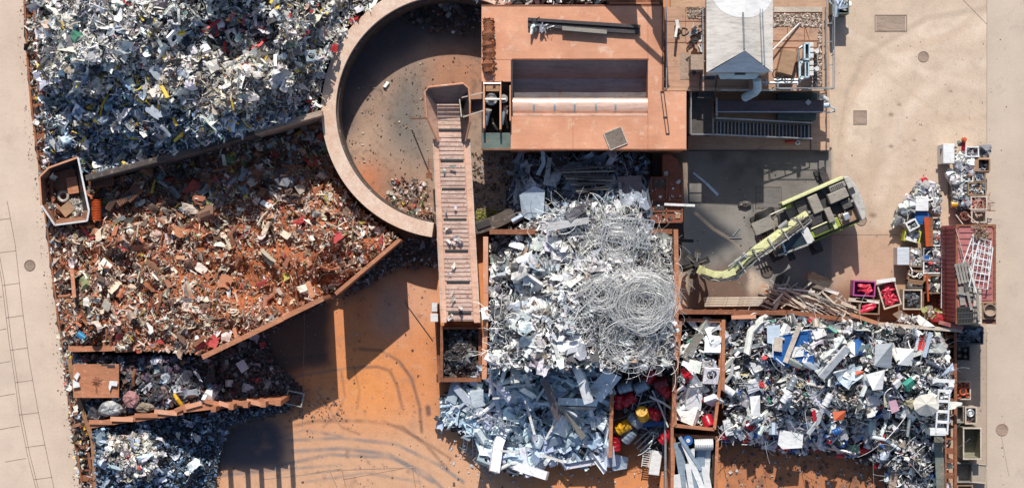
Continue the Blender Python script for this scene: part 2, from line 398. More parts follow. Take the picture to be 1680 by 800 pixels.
def pieces(poly, n, hf, kinds, size, pal, tilt=50, lift=(0, .25), seed=1, pts=None, shape=1.0, dens=None):
    """returns list of (V,Q,C) single pieces as arrays grouped by template"""
    g = np.random.default_rng(seed)
    if pts is None: x, y = samp(poly, n, g)
    else: x, y = np.array(pts, float).T; n = len(x)
    if dens is not None:
        k = g.random(n) < dens(x, y); x = x[k]; y = y[k]; n = len(x)
    h = hf(x, y); Rm = rots(n, slope(hf, x, y), R(tilt), g)
    s = size[0] * (size[1] / size[0]) ** g.beta(1.1, 2.2, n)
    ks = list(kinds); kw = np.array([kinds[k] for k in ks], float)
    kk = g.choice(len(ks), n, p=kw / kw.sum()); vv = g.integers(0, 14, n)
    C = pick(pal, n, g); hz = h + g.uniform(lift[0], lift[1], n) * 1.0 + s * .05
    k = (HC - hz) / HC / S; T = np.stack([(x - 840) * k, (400 - y) * k, hz], 1)
    an = g.uniform(.75, 1.3, (n, 3)) * s[:, None]
    out = []
    for a in range(len(ks)):
        for b in range(14):
            I = np.nonzero((kk == a) & (vv == b))[0]
            if not len(I): continue
            V, Q = TPL[ks[a]][b]
            W = np.einsum('nij,nvj->nvi', Rm[I], V[None] * an[I][:, None, :]) + T[I][:, None, :]
            W[:, :, 2] = np.maximum(W[:, :, 2], .012)
            out.append((W, Q, C[I]))
    return out
def merge(lst):
    Vs = []; Qs = []; Cs = []; off = 0
    for W, Q, C in lst:
        n, nv, _ = W.shape
        Vs.append(W.reshape(-1, 3)); Qs.append((Q[None] + (np.arange(n) * nv)[:, None, None] + off).reshape(-1, 4))
        Cs.append(np.repeat(C, nv, 0)); off += n * nv
    return np.concatenate(Vs), np.concatenate(Qs), np.concatenate(Cs)
def stuff(name, lst, label, cat, m=M_SCRAP):
    o = qobj(name, *merge(lst), m); return tag(o, label, cat, kind='stuff')
COLN = None
def singles(name, lst, labelf, cat, group, m=M_SCRAP):
    for W, Q, C in lst:
        for i in range(len(W)):
            o = qobj(name, W[i], Q, np.repeat(C[i:i + 1], W.shape[1], 0), m)
            tag(o, labelf, cat, group)
def mound(name, poly, hf, label, cat, m, step=6):
    a = np.array(poly); x0, y0 = a.min(0) - step; x1, y1 = a.max(0) + step
    X, Y = np.meshgrid(np.arange(x0, x1 + step, step), np.arange(y0, y1 + step, step), indexing='ij')
    ins = inpoly(X, Y, poly); h = np.where(ins, hf(X, Y) - .12, 0.0); k = (HC - h) / HC / S
    V = np.stack([(X - 840) * k, (400 - Y) * k, h], -1).reshape(-1, 3); ny = X.shape[1]
    Q = []
    for i in range(X.shape[0] - 1):
        for j in range(ny - 1):
            if ins[i:i + 2, j:j + 2].any(): Q.append((i * ny + j, i * ny + j + 1, (i + 1) * ny + j + 1, (i + 1) * ny + j))
    Q = np.array(Q); u, inv = np.unique(Q, return_inverse=True); V = V[u]; Q = inv.reshape(-1, 4)
    V[:, 2] = np.maximum(V[:, 2], 0.006)
    o = qobj(name, V, Q, np.tile([.05, .04, .04, 0], (len(V), 1)), m, True); return tag(o, label, cat, kind='stuff')
# ================================================================== ground
def blur(a, k):
    for ax in (0, 1):
        for _ in range(2):
            c = np.cumsum(np.concatenate([np.repeat(a.take([0], ax), k + 1, ax), a, np.repeat(a.take([-1], ax), k, ax)], ax), ax)
            n = a.shape[ax]; a = (c.take(range(2 * k + 1, 2 * k + 1 + n), ax) - c.take(range(0, n), ax)) / (2 * k + 1)
    return a
def ground():
    st = 2.5
    gx = np.arange(-240, 1920 + st, st); gy = np.arange(-180, 980 + st, st)
    X, Y = np.meshgrid(gx, gy, indexing='ij'); C = np.zeros(X.shape + (3,)); C[:] = (.54, .42, .32)
    n1 = vnoise(X + 500, Y + 500, 90, 11); n2 = vnoise(X + 500, Y + 500, 30, 12); n3 = vnoise(X + 500, Y + 500, 11, 13); n4 = vnoise(X + 500, Y + 500, 4, 14)
    nn = (n1 * .5 + n2 * .3 + n3 * .25 + n4 * .15)
    def put(m, c):
        m = np.clip(m, 0, 1)[..., None]; C[:] = C * (1 - m) + np.array(c) * m
    def area(poly, c, soft=2, amt=1.0, rag=0.0):
        m = inpoly(X + n3 * rag + n4 * rag * .4, Y + n2 * rag * .6 + n4 * rag, poly).astype(float)
        if soft: m = blur(m, soft)
        put(m * amt, c)
    def line(pts, w, c, amt, noisy=.5):
        d = np.full(X.shape, 1e9)
        for (ax, ay), (bx, by) in zip(pts, pts[1:]):
            vx, vy = bx - ax, by - ay; t = np.clip(((X - ax) * vx + (Y - ay) * vy) / (vx * vx + vy * vy), 0, 1)
            d = np.minimum(d, np.hypot(X - ax - t * vx, Y - ay - t * vy))
        put(np.clip(1.5 - d / (w * .8), 0, 1) * min(1, amt * 1.08) * np.clip(1 - noisy * .4 + n3 * noisy * .5 + n2 * noisy * .6, .2, 1), c)
    # right hand concrete
    put(np.clip(n1 * .6 + n2 * .5, 0, 1) * .35, (.54, .40, .29)); put(np.clip(n1 * -1, 0, 1) * .3, (.66, .51, .39))
    line([(1660, 20), (1500, 60), (1420, 160), (1390, 300)], 30, (.68, .55, .43), .6)
    line([(1680, 90), (1560, 110), (1480, 190), (1440, 330)], 12, (.66, .53, .42), .6); line([(1640, -10), (1560, 60), (1440, 90), (1385, 180), (1372, 300)], 9, (.50, .36, .26), .5); line([(1300, -40), (1400, 60), (1520, 120), (1640, 150)], 7, (.68, .55, .44), .5); line([(1420, 300), (1450, 260), (1530, 200), (1660, 190)], 5, (.50, .37, .27), .45); line([(1640, 330), (1560, 200), (1450, 120)], 4, (.50, .37, .27), .35)
    line([(1390, 150), (1420, 90), (1520, 30), (1640, 10)], 6, (.38, .29, .22), .5)
    line([(1375, 240), (1390, 150)], 3, (.38, .29, .22), .4)
    area([(1363, 380), (1560, 380), (1560, 560), (1363, 560)], (.45, .28, .19), 3, .8)
    area([(1363, 250), (1440, 240), (1450, 380), (1363, 380)], (.42, .30, .22), 8, .5)
    for x, y, r in ((1432, 353, 6), (1462, 188, 4), (1409, 200, 4), (1475, 172, 3), (1462, 240, 4), (1640, 250, 5), (1560, 150, 3), (1500, 230, 3)):
        put(np.clip(1.5 - np.hypot(X - x, (Y - y) * 1.5) / r, 0, 1) * .8, (.20, .14, .10))
    # rust stained yard slab
    area([(-300, -300), (1113, -300), (1113, 510), (1560, 540), (1560, 1000), (-300, 1000)], (.62, .25, .105), 3, 1)
    put(np.clip(n1 * .5 + n2 * .5 + .2, 0, 1) * ((X < 1113) & (Y > 380)) * .7, (.54, .205, .075))
    area([(430, 690), (700, 690), (860, 780), (860, 1000), (330, 1000), (340, 780)], (.56, .36, .235), 14, .75, 20)
    area([(560, 600), (640, 590), (650, 680), (570, 690)], (.72, .28, .08), 10, .7, 12)
    area([(1190, 700), (1460, 700), (1460, 1000), (1190, 1000)], (.42, .17, .08), 5, .9, 8)
    put(np.clip(n2 + n3, 0, 1) * ((X > 1190) & (X < 1460) & (Y > 700)) * .6, (.13, .08, .06))
    area([(660, 450), (720, 450), (720, 530), (662, 530)], (.60, .36, .25), 6, .6, 8)
    area([(618, 470), (662, 470), (662, 550), (618, 550)], (.40, .33, .30), 5, .6, 14)
    T = (.15, .085, .065); B = (.20, .18, .175)
    line([(590, 572), (625, 574), (655, 592), (675, 620), (688, 665), (692, 708)], 3.2, T, .75)
    line([(582, 603), (620, 601), (640, 608), (652, 634), (660, 669)], 3.2, T, .65)
    line([(560, 610), (566, 650), (552, 680), (530, 700)], 2.5, T, .5)
    line([(580, 600), (590, 640), (586, 670)], 2.2, T, .5); line([(460, 590), (536, 582)], 3, (.16, .14, .14), .7)
    line([(470, 700), (520, 690), (600, 690), (660, 700), (700, 730), (735, 770)], 3.5, T, .6)
    line([(470, 620), (540, 608), (600, 600)], 2.5, (.19, .14, .12), .6)
    line([(480, 740), (560, 735), (640, 745), (710, 790)], 4, B, .8); line([(450, 765), (540, 745), (640, 750), (700, 775), (740, 815)], 3.5, B, .75)
    line([(470, 722), (560, 718), (650, 728), (720, 762), (760, 790)], 3.5, B, .7); line([(360, 780), (450, 770), (560, 762)], 3, B, .6)
    line([(500, 790), (600, 775), (690, 790)], 3, B, .5); line([(630, 690), (690, 720), (740, 752)], 3, T, .5)
    line([(350, 725), (440, 722), (500, 705), (560, 715)], 3, B, .6)
    line([(520, 640), (560, 700), (590, 712)], 2.5, T, .5); line([(702, 668), (703, 678)], 5, (.15, .08, .07), .9, .1)
    for k in range(46):
        x = rng.uniform(420, 715); y = rng.uniform(470, 790)
        put(np.clip(1.5 - np.hypot(X - x, Y - y) / rng.uniform(1.5, 3.5), 0, 1) * .5, (.15, .09, .07))
    area([(350, 680), (455, 684), (466, 700), (466, 768), (350, 772)], (.065, .07, .09), 3, .95, 6)  # wall's cast shadow painted dark blue into the yard colour
    put(((X > 400) & (X < 730) & (Y > 480)) * np.clip(n3 * .9 + n2 * .5 - .35, 0, 1) * .55, (.36, .20, .13)); put(((X > 400) & (X < 730) & (Y > 560)) * np.clip(-n3 * .8 - n1 * .5 - .35, 0, 1) * .5, (.62, .40, .26))
    # debris darkened dirt near heaps
    area([(330, 540), (440, 540), (500, 660), (360, 700), (330, 640)], (.08, .06, .05), 5, .9, 14)
    area([(520, 380), (720, 380), (720, 440), (640, 450), (540, 500)], (.10, .085, .075), 5, .9, 16)
    area([(55, -300), (540, -300), (540, 600), (340, 640), (340, 1000), (140, 1000)], (.07, .055, .05), 2, .9, 6)
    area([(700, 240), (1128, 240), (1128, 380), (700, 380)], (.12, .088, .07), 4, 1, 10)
    area([(720, 560), (1190, 520), (1190, 760), (740, 690)], (.17, .09, .06), 6, .8, 10)
    area([(770, 235), (795, 235), (795, 300), (770, 300)], (.36, .20, .12), 3, .7, 5)
    # ring floor
    d = np.hypot(X - 742, Y - 180)
    mr = (d < 205).astype(float); put(mr, (.36, .25, .185))
    def ring_area(poly, c, soft, amt, rag=14):
        m = blur(inpoly(X + n3 * rag + n4 * 4, Y + n2 * rag, poly).astype(float), soft) * mr; put(m * amt, c)
    ring_area([(700, 90), (800, 88), (800, 180), (695, 180)], (.40, .20, .12), 6, 1)
    ring_area([(560, 330), (585, 200), (660, 110), (690, 130), (640, 190), (600, 230), (640, 260), (720, 280), (710, 330), (650, 400)], (.36, .22, .15), 8, .9)
    ring_area([(590, 255), (640, 290), (700, 330), (640, 400), (560, 330)], (.56, .17, .06), 6, .9)
    ring_area([(665, 110), (700, 100), (695, 200), (700, 270), (650, 230), (615, 210), (640, 170)], (.17, .155, .14), 7, 1)
    ring_area([(600, 300), (640, 270), (690, 300), (700, 345), (650, 350)], (.22, .17, .135), 6, .9)
    ring_area([(570, 250), (600, 200), (640, 175), (630, 210), (600, 260), (590, 300)], (.50, .34, .24), 6, .8)
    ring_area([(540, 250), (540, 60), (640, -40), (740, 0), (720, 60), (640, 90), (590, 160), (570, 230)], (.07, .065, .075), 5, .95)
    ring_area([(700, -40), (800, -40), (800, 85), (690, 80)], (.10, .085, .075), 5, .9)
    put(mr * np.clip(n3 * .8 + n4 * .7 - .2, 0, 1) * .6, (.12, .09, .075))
    # loading pad in front of the stairs
    area([(1128, 245), (1363, 245), (1363, 512), (1128, 508)], (.20, .185, .165), 1, 1)
    put(((X > 1128) & (X < 1363) & (Y > 245) & (Y < 510)) * np.clip(n1 * .7 + n2 * .6, 0, 1) * .7, (.31, .29, .265))
    put(((X > 1128) & (X < 1363) & (Y > 245) & (Y < 510)) * np.clip(-n2 * .6 - n3 * .5, 0, 1) * .7, (.09, .085, .08))
    area([(1128, 240), (1300, 240), (1330, 300), (1180, 330), (1128, 300)], (.10, .09, .08), 10, .5, 14)  # shading at the top of the pad, painted darker into its colour
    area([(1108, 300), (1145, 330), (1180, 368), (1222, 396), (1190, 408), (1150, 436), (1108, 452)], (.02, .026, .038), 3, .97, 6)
    area([(1128, 450), (1227, 430), (1227, 515), (1128, 515)], (.15, .095, .07), 4, .95, 8)
    area([(1228, 442), (1240, 446), (1262, 468), (1262, 486), (1228, 486)], (.52, .42, .33), 1, .95, 2)  # sunlit patch between shadows, painted into the pad colour
    area([(1270, 400), (1363, 400), (1363, 470), (1270, 470)], (.27, .26, .24), 8, .8, 10)
    area([(1260, 478), (1400, 470), (1560, 520), (1560, 545), (1128, 512)], (.19, .095, .06), 4, .9, 6)
    area([(1400, 470), (1548, 470), (1548, 545), (1400, 530)], (.28, .13, .075), 5, .8, 8)
    line([(1142, 350), (1170, 375), (1195, 390), (1220, 410)], 3, (.30, .24, .18), .5)
    put(np.clip(1.3 - np.hypot(X - 1281, Y - 459) / 11, 0, 1) * 2 * .9, (.09, .085, .08))
    put(np.clip(1.3 - np.hypot(X - 1256, Y - 474) / 8, 0, 1) * 2 * .6, (.52, .24, .13))
    # strip behind the container
    area([(1562, 540), (1640, 540), (1640, 1000), (1562, 1000)], (.40, .31, .245), 2, .9)
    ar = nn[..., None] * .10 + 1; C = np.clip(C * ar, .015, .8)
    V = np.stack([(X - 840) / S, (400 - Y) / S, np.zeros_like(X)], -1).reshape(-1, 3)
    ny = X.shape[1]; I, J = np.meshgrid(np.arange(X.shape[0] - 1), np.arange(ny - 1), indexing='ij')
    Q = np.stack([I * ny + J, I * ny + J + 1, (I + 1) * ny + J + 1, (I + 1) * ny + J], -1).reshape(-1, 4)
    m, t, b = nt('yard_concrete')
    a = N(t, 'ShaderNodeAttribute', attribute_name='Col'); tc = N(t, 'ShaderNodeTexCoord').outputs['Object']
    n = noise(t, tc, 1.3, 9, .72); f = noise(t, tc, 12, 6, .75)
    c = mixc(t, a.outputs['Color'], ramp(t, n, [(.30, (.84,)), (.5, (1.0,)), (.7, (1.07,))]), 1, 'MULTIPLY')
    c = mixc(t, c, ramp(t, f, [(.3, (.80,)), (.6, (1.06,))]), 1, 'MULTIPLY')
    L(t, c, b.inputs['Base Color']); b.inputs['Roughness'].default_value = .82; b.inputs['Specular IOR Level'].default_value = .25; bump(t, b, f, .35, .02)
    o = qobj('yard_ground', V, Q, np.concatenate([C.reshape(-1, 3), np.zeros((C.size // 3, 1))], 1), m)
    tag(o, kind='structure')
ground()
far = mat('far_ground_concrete', (.45, .36, .28), (.38, .29, .22), .05, .9, 0, None, .8, .15)
mb = MB(); mb.box((0, 0, -.07), (3000, 3000, .06)); tag(obj('ground', mb, far), kind='structure')

# pavement on the left, made of cast slabs
PAVE = mat('pinkish_paving_concrete', (.64, .51, .41), (.59, .46, .365), .12, .85, 0, (.56, .43, .345), .7, .12, st=.15)
def leftx(y): return float(np.interp(y, [-200, 0, 100, 180, 300, 400, 560, 680, 800, 1000], [28, 38, 43, 50, 66, 78, 98, 114, 132, 160]))
ys = [-200, 0, 100, 180, 300, 400, 560, 680, 800, 1000]
mb = MB(); mb.pp([(leftx(y), y) for y in ys] + [(-1200, 1000), (-1200, -200)], 0.0, .02)
tag(obj('pavement', mb, PAVE), kind='structure')
mb = MB()
def gr(mb, a, b, w=.035, z=.026):
    a = P(*a, 0); b = P(*b, 0); mb.beam((a.x, a.y, z - .003), (b.x, b.y, z - .003), w, .006)
l1 = [(-12, 380), (3, 460), (15, 560), (24, 620), (32, 680), (45, 745), (62, 812)]; l2 = [(12, 330), (25, 400), (36, 500), (48, 590), (62, 670), (76, 740), (92, 815)]
for l in (l1, [(x + 4, y) for x, y in l1]):
    for a, b in zip(l, l[1:]): gr(mb, a, b)
for a, b in zip(l2, l2[1:]): gr(mb, a, b)
for i, y in enumerate(range(362, 800, 53)):
    x1 = np.interp(y, [q[1] for q in l1], [q[0] for q in l1]); x2 = np.interp(y - 2, [q[1] for q in l2], [q[0] for q in l2])
    gr(mb, (x1, y), (x2, y - 4)); gr(mb, (x1, y + 18), (x1 - 34, y + 24))
JT = mat('dark_paving_joint', (.33, .25, .19), (.25, .19, .15), 3, .95, 0, None, .8, .3)
tag(obj('pavement_joints', mb, JT), kind='structure')
# lane on the right
LANE = mat('greyed_lane_concrete', (.57, .46, .365), (.50, .405, .325), .15, .85, 0, (.46, .37, .30), .5, .14, st=.1)
mb = MB(); mb.pp([(1619, -250), (2400, -250), (2400, 1050), (1619, 1050)], 0.0, .008)
tag(obj('access_lane', mb, LANE), kind='structure')
mb = MB()
for a, b in [((1619, -40), (1619, 236)), ((1619, 545), (1619, 1000)), ((1640, 700), (1655, 780)), ((1580, 0), (1619, 40))]: gr(mb, a, b, .02, .014)
for a, b in [((1363, 385), (1560, 385)), ((1363, 265), (1363, 500)), ((1128, 318), (1128, 250)), ((540, 770), (560, 815)), ((462, 783), (560, 768)), ((563, 786), (676, 765)), ((676, 765), (684, 812)), ((560, 768), (568, 800)), ((500, 500), (496, 700))]: gr(mb, a, b, .03, .008)
tag(obj('lane_joints', mb, JT), kind='structure')
PALEJ = mat('pale_slab_edge', (.50, .36, .28), (.42, .28, .2), 3, .9, 0, None, .8, .3)
mb = MB()
for a, b in [((540, 771), (680, 766)), ((430, 786), (558, 771)), ((684, 768), (690, 800))]: gr(mb, a, b, .05, .010)
tag(obj('slab_edges', mb, PALEJ), kind='structure')

# manholes and hatches
IRON = mat('cast_iron_cover', (.20, .15, .12), (.14, .11, .09), 6, .6, .2, None, .8, .3)
IRONL = mat('dusty_iron_cover', (.42, .31, .24), (.34, .25, .19), 6, .75, .0, None, .8, .2)
def manhole(x, y, r, label, m, rim, z=.0):
    p = P(x, y); t = thing('manhole_cover', label, 'manhole cover', (p.x, p.y, z)); r /= S
    mb = MB(); mb.cyl(p, r * .8, z + .002, z + .014, 28); obj('lid', mb, m, t)
    mb = MB(); mb.tube([(p.x + r * .93 * math.cos(a), p.y + r * .93 * math.sin(a), z + .004) for a in np.linspace(0, 6.283, 33)[:-1]], r * .07 + .015, 6, True); obj('rim', mb, rim, t)
    mb = MB()
    for k in range(6): mb.beam((p.x - r * .5, p.y + (k - 2.5) * r * .2, z + .017), (p.x + r * .5, p.y + (k - 2.5) * r * .2, z + .017), r * .05, .006)
    obj('tread_ribs', mb, rim, t)
manhole(49, 435, 9, 'round manhole cover set in the slabs of the left pavement', IRONL, JT, .02)
manhole(1515, 93, 9, 'dusty round manhole cover in the bare concrete at the upper right', IRONL, IRONL)
manhole(1644, 704, 10, 'pale round manhole cover in the grey lane at the lower right', IRONL, PALEJ, .008)
manhole(1258, 446, 10, 'dark round manhole cover below the boom of the material handler', IRON, BLACK)
manhole(1413, 361, 9, 'sand coloured round manhole cover beside the counterweight of the material handler', IRONL, JT)
def hatch(x0, y0, x1, y1, label, m, fr):
    a = P(x0, y1); b = P(x1, y0); c = (a + b) / 2; sx, sy = (b.x - a.x), (b.y - a.y)
    t = thing('access_hatch', label, 'hatch', (c.x, c.y, 0))
    mb = MB(); mb.box((c.x, c.y, .007), (sx * .86, sy * .84, .012)); obj('lid', mb, m, t)
    mb = MB()
    for q in (-1, 1):
        mb.box((c.x + q * sx * .47, c.y, .010), (.05, sy * .99, .018)); mb.box((c.x, c.y + q * sy * .46, .011), (sx * .9, .05, .017))
    obj('frame', mb, fr, t)
hatch(1434, 24, 1489, 53, 'large rectangular access hatch in the beige concrete near the top edge', IRONL, JT)
hatch(1400, 181, 1422, 205, 'small square access hatch in the beige concrete', IRONL, JT)
hatch(1239, 305, 1283, 343, 'square steel hatch in the dark loading pad left of the material handler', mat('worn_grey_hatch', (.22, .2, .18), (.16, .15, .14), 4, .6, .1, None, .8, .3), IRON)
# ================================================================== heaps
HB = mat('dark_heap_core', (.045, .04, .04), (.09, .07, .06), 1.5, .9, 0, (.16, .12, .10), .8, .4, .8)
HBR = mat('orange_rust_dust', (.54, .155, .05), (.36, .11, .045), .8, .95, 0, (.13, .06, .035), .8, .4, .8)
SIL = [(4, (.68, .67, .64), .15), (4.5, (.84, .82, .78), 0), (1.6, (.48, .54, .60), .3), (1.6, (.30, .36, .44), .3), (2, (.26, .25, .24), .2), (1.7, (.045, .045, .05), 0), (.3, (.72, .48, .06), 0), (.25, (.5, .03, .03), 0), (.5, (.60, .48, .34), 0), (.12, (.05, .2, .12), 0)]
BLU = [(4, (.26, .38, .54), .1), (3, (.12, .19, .30), .1), (1.8, (.58, .65, .74), .1), (2, (.10, .12, .15), .2), (1.2, (.03, .035, .04), 0), (.5, (.72, .48, .06), 0), (.2, (.04, .25, .2), 0), (.2, (.4, .05, .04), 0)]  # blue tint of the shaded slope put into the palette
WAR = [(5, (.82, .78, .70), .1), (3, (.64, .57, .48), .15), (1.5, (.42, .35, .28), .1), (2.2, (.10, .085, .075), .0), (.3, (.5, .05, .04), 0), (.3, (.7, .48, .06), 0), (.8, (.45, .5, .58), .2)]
RUS = [(2.4, (.50, .17, .08), 0), (2.2, (.17, .10, .075), 0), (2.4, (.66, .46, .37), 0), (2.2, (.80, .74, .64), 0), (2.2, (.60, .48, .35), 0), (2.0, (.70, .60, .48), 0), (1.2, (.12, .08, .06), 0), (1, (.34, .34, .33), .3), (.4, (.42, .08, .06), 0), (.25, (.30, .32, .16), 0), (.8, (.50, .26, .14), 0), (.25, (.5, .4, .08), 0)]
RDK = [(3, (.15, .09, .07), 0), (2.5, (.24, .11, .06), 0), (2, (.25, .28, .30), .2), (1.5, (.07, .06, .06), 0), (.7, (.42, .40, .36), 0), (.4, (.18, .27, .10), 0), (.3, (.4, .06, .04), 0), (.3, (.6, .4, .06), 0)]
DRK = [(3, (.06, .055, .06), .1), (2, (.12, .12, .13), .2), (1, (.3, .33, .36), .3), (1, (.16, .09, .07), 0), (.3, (.6, .62, .64), .2), (.12, (.4, .05, .04), 0)]
ALU = [(4, (.80, .79, .77), .12), (5, (.86, .85, .82), .0), (1.2, (.56, .58, .60), .2), (1.6, (.28, .28, .29), .3), (1.6, (.07, .07, .07), 0), (.5, (.4, .28, .2), 0), (.7, (.1, .1, .11), .1)]
APB = [(6, (.56, .69, .82), .0), (4, (.68, .77, .84), .0), (2, (.38, .45, .53), .2), (1.6, (.16, .19, .23), .2), (1.6, (.04, .045, .055), 0)]
MIX = [(6.5, (.84, .83, .80), .0), (2.4, (.62, .62, .61), .15), (1.6, (.36, .40, .45), .3), (2.6, (.11, .11, .11), .1), (3, (.035, .035, .04), 0), (.7, (.50, .42, .33), 0), (.45, (.03, .12, .38), 0), (.4, (.5, .03, .03), 0), (.25, (.62, .52, .32), 0), (.2, (.03, .3, .2), 0), (.3, (.55, .45, .40), 0)]

A_ = [(58, -60), (660, -60), (612, 4), (570, 48), (542, 95), (527, 140), (523, 181), (400, 216), (250, 260), (150, 287), (128, 268), (78, 262), (66, 180)]
hA = idw([(70, 0, 4.5), (60, 90, 3), (150, 20, 7), (150, 85, 7.6), (150, 130, 6.2), (150, 180, 4.4), (150, 230, 2.8), (130, 268, 1.8), (90, 180, 3.2), (210, 60, 6.8), (230, 140, 5.0), (220, 200, 3.6), (220, 250, 2.4),
    (280, 30, 7.2), (380, -25, 8.4), (375, 20, 6.6), (375, 55, 5.0), (380, 85, 4.4), (330, 95, 6), (430, 50, 5.8), (300, 120, 6.6), (290, 160, 6.4), (290, 200, 4.8), (290, 235, 3.4), (400, 120, 7.0), (380, 165, 7.4), (380, 195, 6.0), (390, 210, 5.0), (470, 60, 6.6), (500, 10, 5.4), (540, 5, 3.2), (470, 130, 6.4), (470, 175, 4.6), (490, 188, 3.2), (515, 175, 2.9), (512, 130, 3.2), (525, 70, 3.0), (505, 100, 4.2), (560, 30, 2.6), (600, -20, 2.6), (650, -50, 2.6), (440, 200, 3.6)], 1.0, 21)
mound('scrap_heap', A_, hA, 'huge heap of shredded silvery and white scrap filling the upper left bay', 'scrap heap', HB)
FINE = dict(strip=6, wire=2, sheet=2, bar=1)
AW = [(240, 60), (330, 90), (440, 60), (560, -10), (600, 0), (545, 80), (525, 120), (520, 165), (450, 185), (340, 185), (240, 160)]
AB = [(100, 100), (230, 90), (250, 190), (520, 175), (520, 185), (150, 287), (80, 262), (75, 180)]
K1 = dict(sheet=4, strip=8, angle=1.5, chunk=.5, bar=2, tube=.3, flat=.5)
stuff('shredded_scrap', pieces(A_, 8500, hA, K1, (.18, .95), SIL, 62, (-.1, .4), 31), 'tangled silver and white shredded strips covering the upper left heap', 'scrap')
stuff('shredded_scrap', pieces(AW, 4000, hA, K1, (.18, .85), WAR, 62, (0, .45), 32), 'white and cream shreds, brightened for the sun, on the crest beside the round wall', 'scrap')  # warmer, brighter palette paints sunlight onto the crest
stuff('shredded_scrap', pieces(AB, 3600, hA, K1, (.16, .75), BLU, 58, (0, .35), 33), 'blue grey shreds, tinted for shade, on the lower slope of the upper left heap', 'scrap')
stuff('shredded_scrap', pieces([(75, 0), (250, 0), (240, 100), (170, 150), (90, 160), (72, 90)], 2200, hA, K1, (.18, .85), SIL[:2] + WAR[:2] + [(1.5, (.10, .10, .11), 0)], 62, (.05, .5), 39), 'white and silver shreds, brightened for the sun, on the left shoulder of the upper left heap', 'scrap')  # brighter palette paints sunlight onto the left shoulder
stuff('fine_shreds', pieces(A_, 9000, hA, FINE, (.08, .3), SIL, 65, (0, .4), 38), 'fine slivers caught between the larger shreds of the upper left heap', 'scrap')
singles('metal_sheet', pieces(A_, 40, hA, dict(sheet=1, frame=.1), (.7, 1.2), [(3, (.80, .79, .77), 0), (2, (.5, .56, .62), .3), (1, (.66, .66, .66), .5)], 35, (.25, .45), 34), 'bent pale sheet of metal lying among the shreds of the upper left heap', 'metal sheet', 'metal sheets on the upper left heap')
singles('yellow_strip', pieces([(110, 90), (300, 120), (290, 180), (420, 160), (500, 170), (420, 200), (240, 250), (130, 250)], 46, hA, dict(strip=1, bar=.7), (.6, 1.1), [(1, (.84, .55, .04), 0)], 30, (.2, .45), 35), 'bent yellow strip lying on the shaded slope of the upper left heap', 'metal strip', 'yellow strips on the upper left heap')
singles('red_bar', pieces([(320, 25), (430, 20), (440, 70), (350, 85)], 12, hA, dict(bar=.4, strip=1), (.7, 1.5), [(1, (.55, .02, .03), 0)], 30, (.3, .6), 36), 'thin red bar in the dark hollow at the top of the upper left heap', 'metal bar', 'red bars on the upper left heap')

B_ = [(148, 306), (250, 276), (400, 232), (528, 197), (534, 240), (548, 280), (572, 322), (606, 356), (652, 390), (600, 432), (532, 488), (440, 532), (335, 580), (112, 568), (97, 480), (86, 375), (146, 366)]
hB = idw([(160, 320, 1.2), (300, 280, .9), (450, 240, .5), (520, 220, .4), (530, 280, .6), (570, 340, 1.0), (620, 380, 1.8), (640, 392, 3.0), (200, 400, 2.8), (300, 400, 2.8), (300, 340, 1.6), (420, 330, 1.4), (420, 440, 3.0), (500, 440, 3.2), (300, 530, 4), (150, 470, 3), (150, 550, 3.3), (530, 400, 2.2), (520, 484, 3.4), (541, 486, .1), (541, 474, .4), (541, 455, 1.0), (541, 430, 1.6), (556, 470, .8), (420, 530, 4.6), (340, 570, 4.2)], .9, 41)
mound('scrap_heap', B_, hB, 'wide heap of rusty mixed scrap over orange dust between two slanting walls', 'scrap heap', HBR)
def dB(x, y): return np.clip(1.0 - 1.4 * np.exp(-((x - 420) ** 2 / 9000 + (y - 450) ** 2 / 2600)) - np.clip(vnoise(x + 300, y + 300, 24, 77), 0, 1) * .7, .22, 1)
BT = [(148, 306), (528, 197), (534, 240), (545, 290), (300, 350), (150, 350)]  # outline of the wall's shadow, filled with a darkened palette
stuff('rusty_scrap', pieces(B_, 9500, hB, dict(sheet=4, strip=6, bar=3, tube=1, chunk=.5, angle=2.5, flat=1), (.14, .85), RUS, 42, (-.05, .25), 42, dens=dB), 'mixed rusty, cream and brown metal pieces strewn over the middle left heap', 'scrap', M_RUSTY)
stuff('rusty_scrap', pieces(BT, 1700, hB, dict(sheet=3, strip=2.5, bar=2.5, tube=1.5, chunk=2.5, angle=1), (.18, .95), RDK, 40, (.0, .25), 43), 'brown scrap, darkened for shadow, below the slanting concrete wall', 'scrap', M_RUSTY)
stuff('rust_crumbs', pieces(B_, 7000, hB, dict(chunk=2, strip=1, sheet=1), (.06, .2), [(2, (.45, .20, .10), 0), (2, (.2, .10, .06), 0), (1.6, (.6, .5, .4), 0)], 50, (.0, .1), 44), 'small orange rust flakes between the pieces of the middle left heap', 'rust', M_RUSTY)
stuff('fine_shreds', pieces(B_, 7000, hB, FINE, (.08, .35), RUS, 50, (0, .2), 48, dens=dB), 'fine slivers and splinters between the pieces of the middle left heap', 'scrap', M_RUSTY)
singles('rusty_pipe', pieces(B_, 60, hB, dict(tube=1), (.6, 1.5), [(3, (.28, .11, .06), 0), (1, (.40, .16, .07), 0), (.5, (.5, .42, .33), 0)], 22, (.2, .35), 45), 'short rusty pipe lying on the middle left heap', 'pipe', 'rusty pipes on the middle left heap', M_RUSTY)
singles('steel_plate', pieces(B_, 70, hB, dict(sheet=1, flat=.5), (.6, 1.15), [(2, (.36, .14, .07), 0), (1, (.6, .52, .42), 0), (1, (.2, .1, .07), 0), (.4, (.74, .72, .68), 0)], 25, (.2, .38), 46), 'bent rusty steel plate lying on the middle left heap', 'steel plate', 'steel plates on the middle left heap', M_RUSTY)
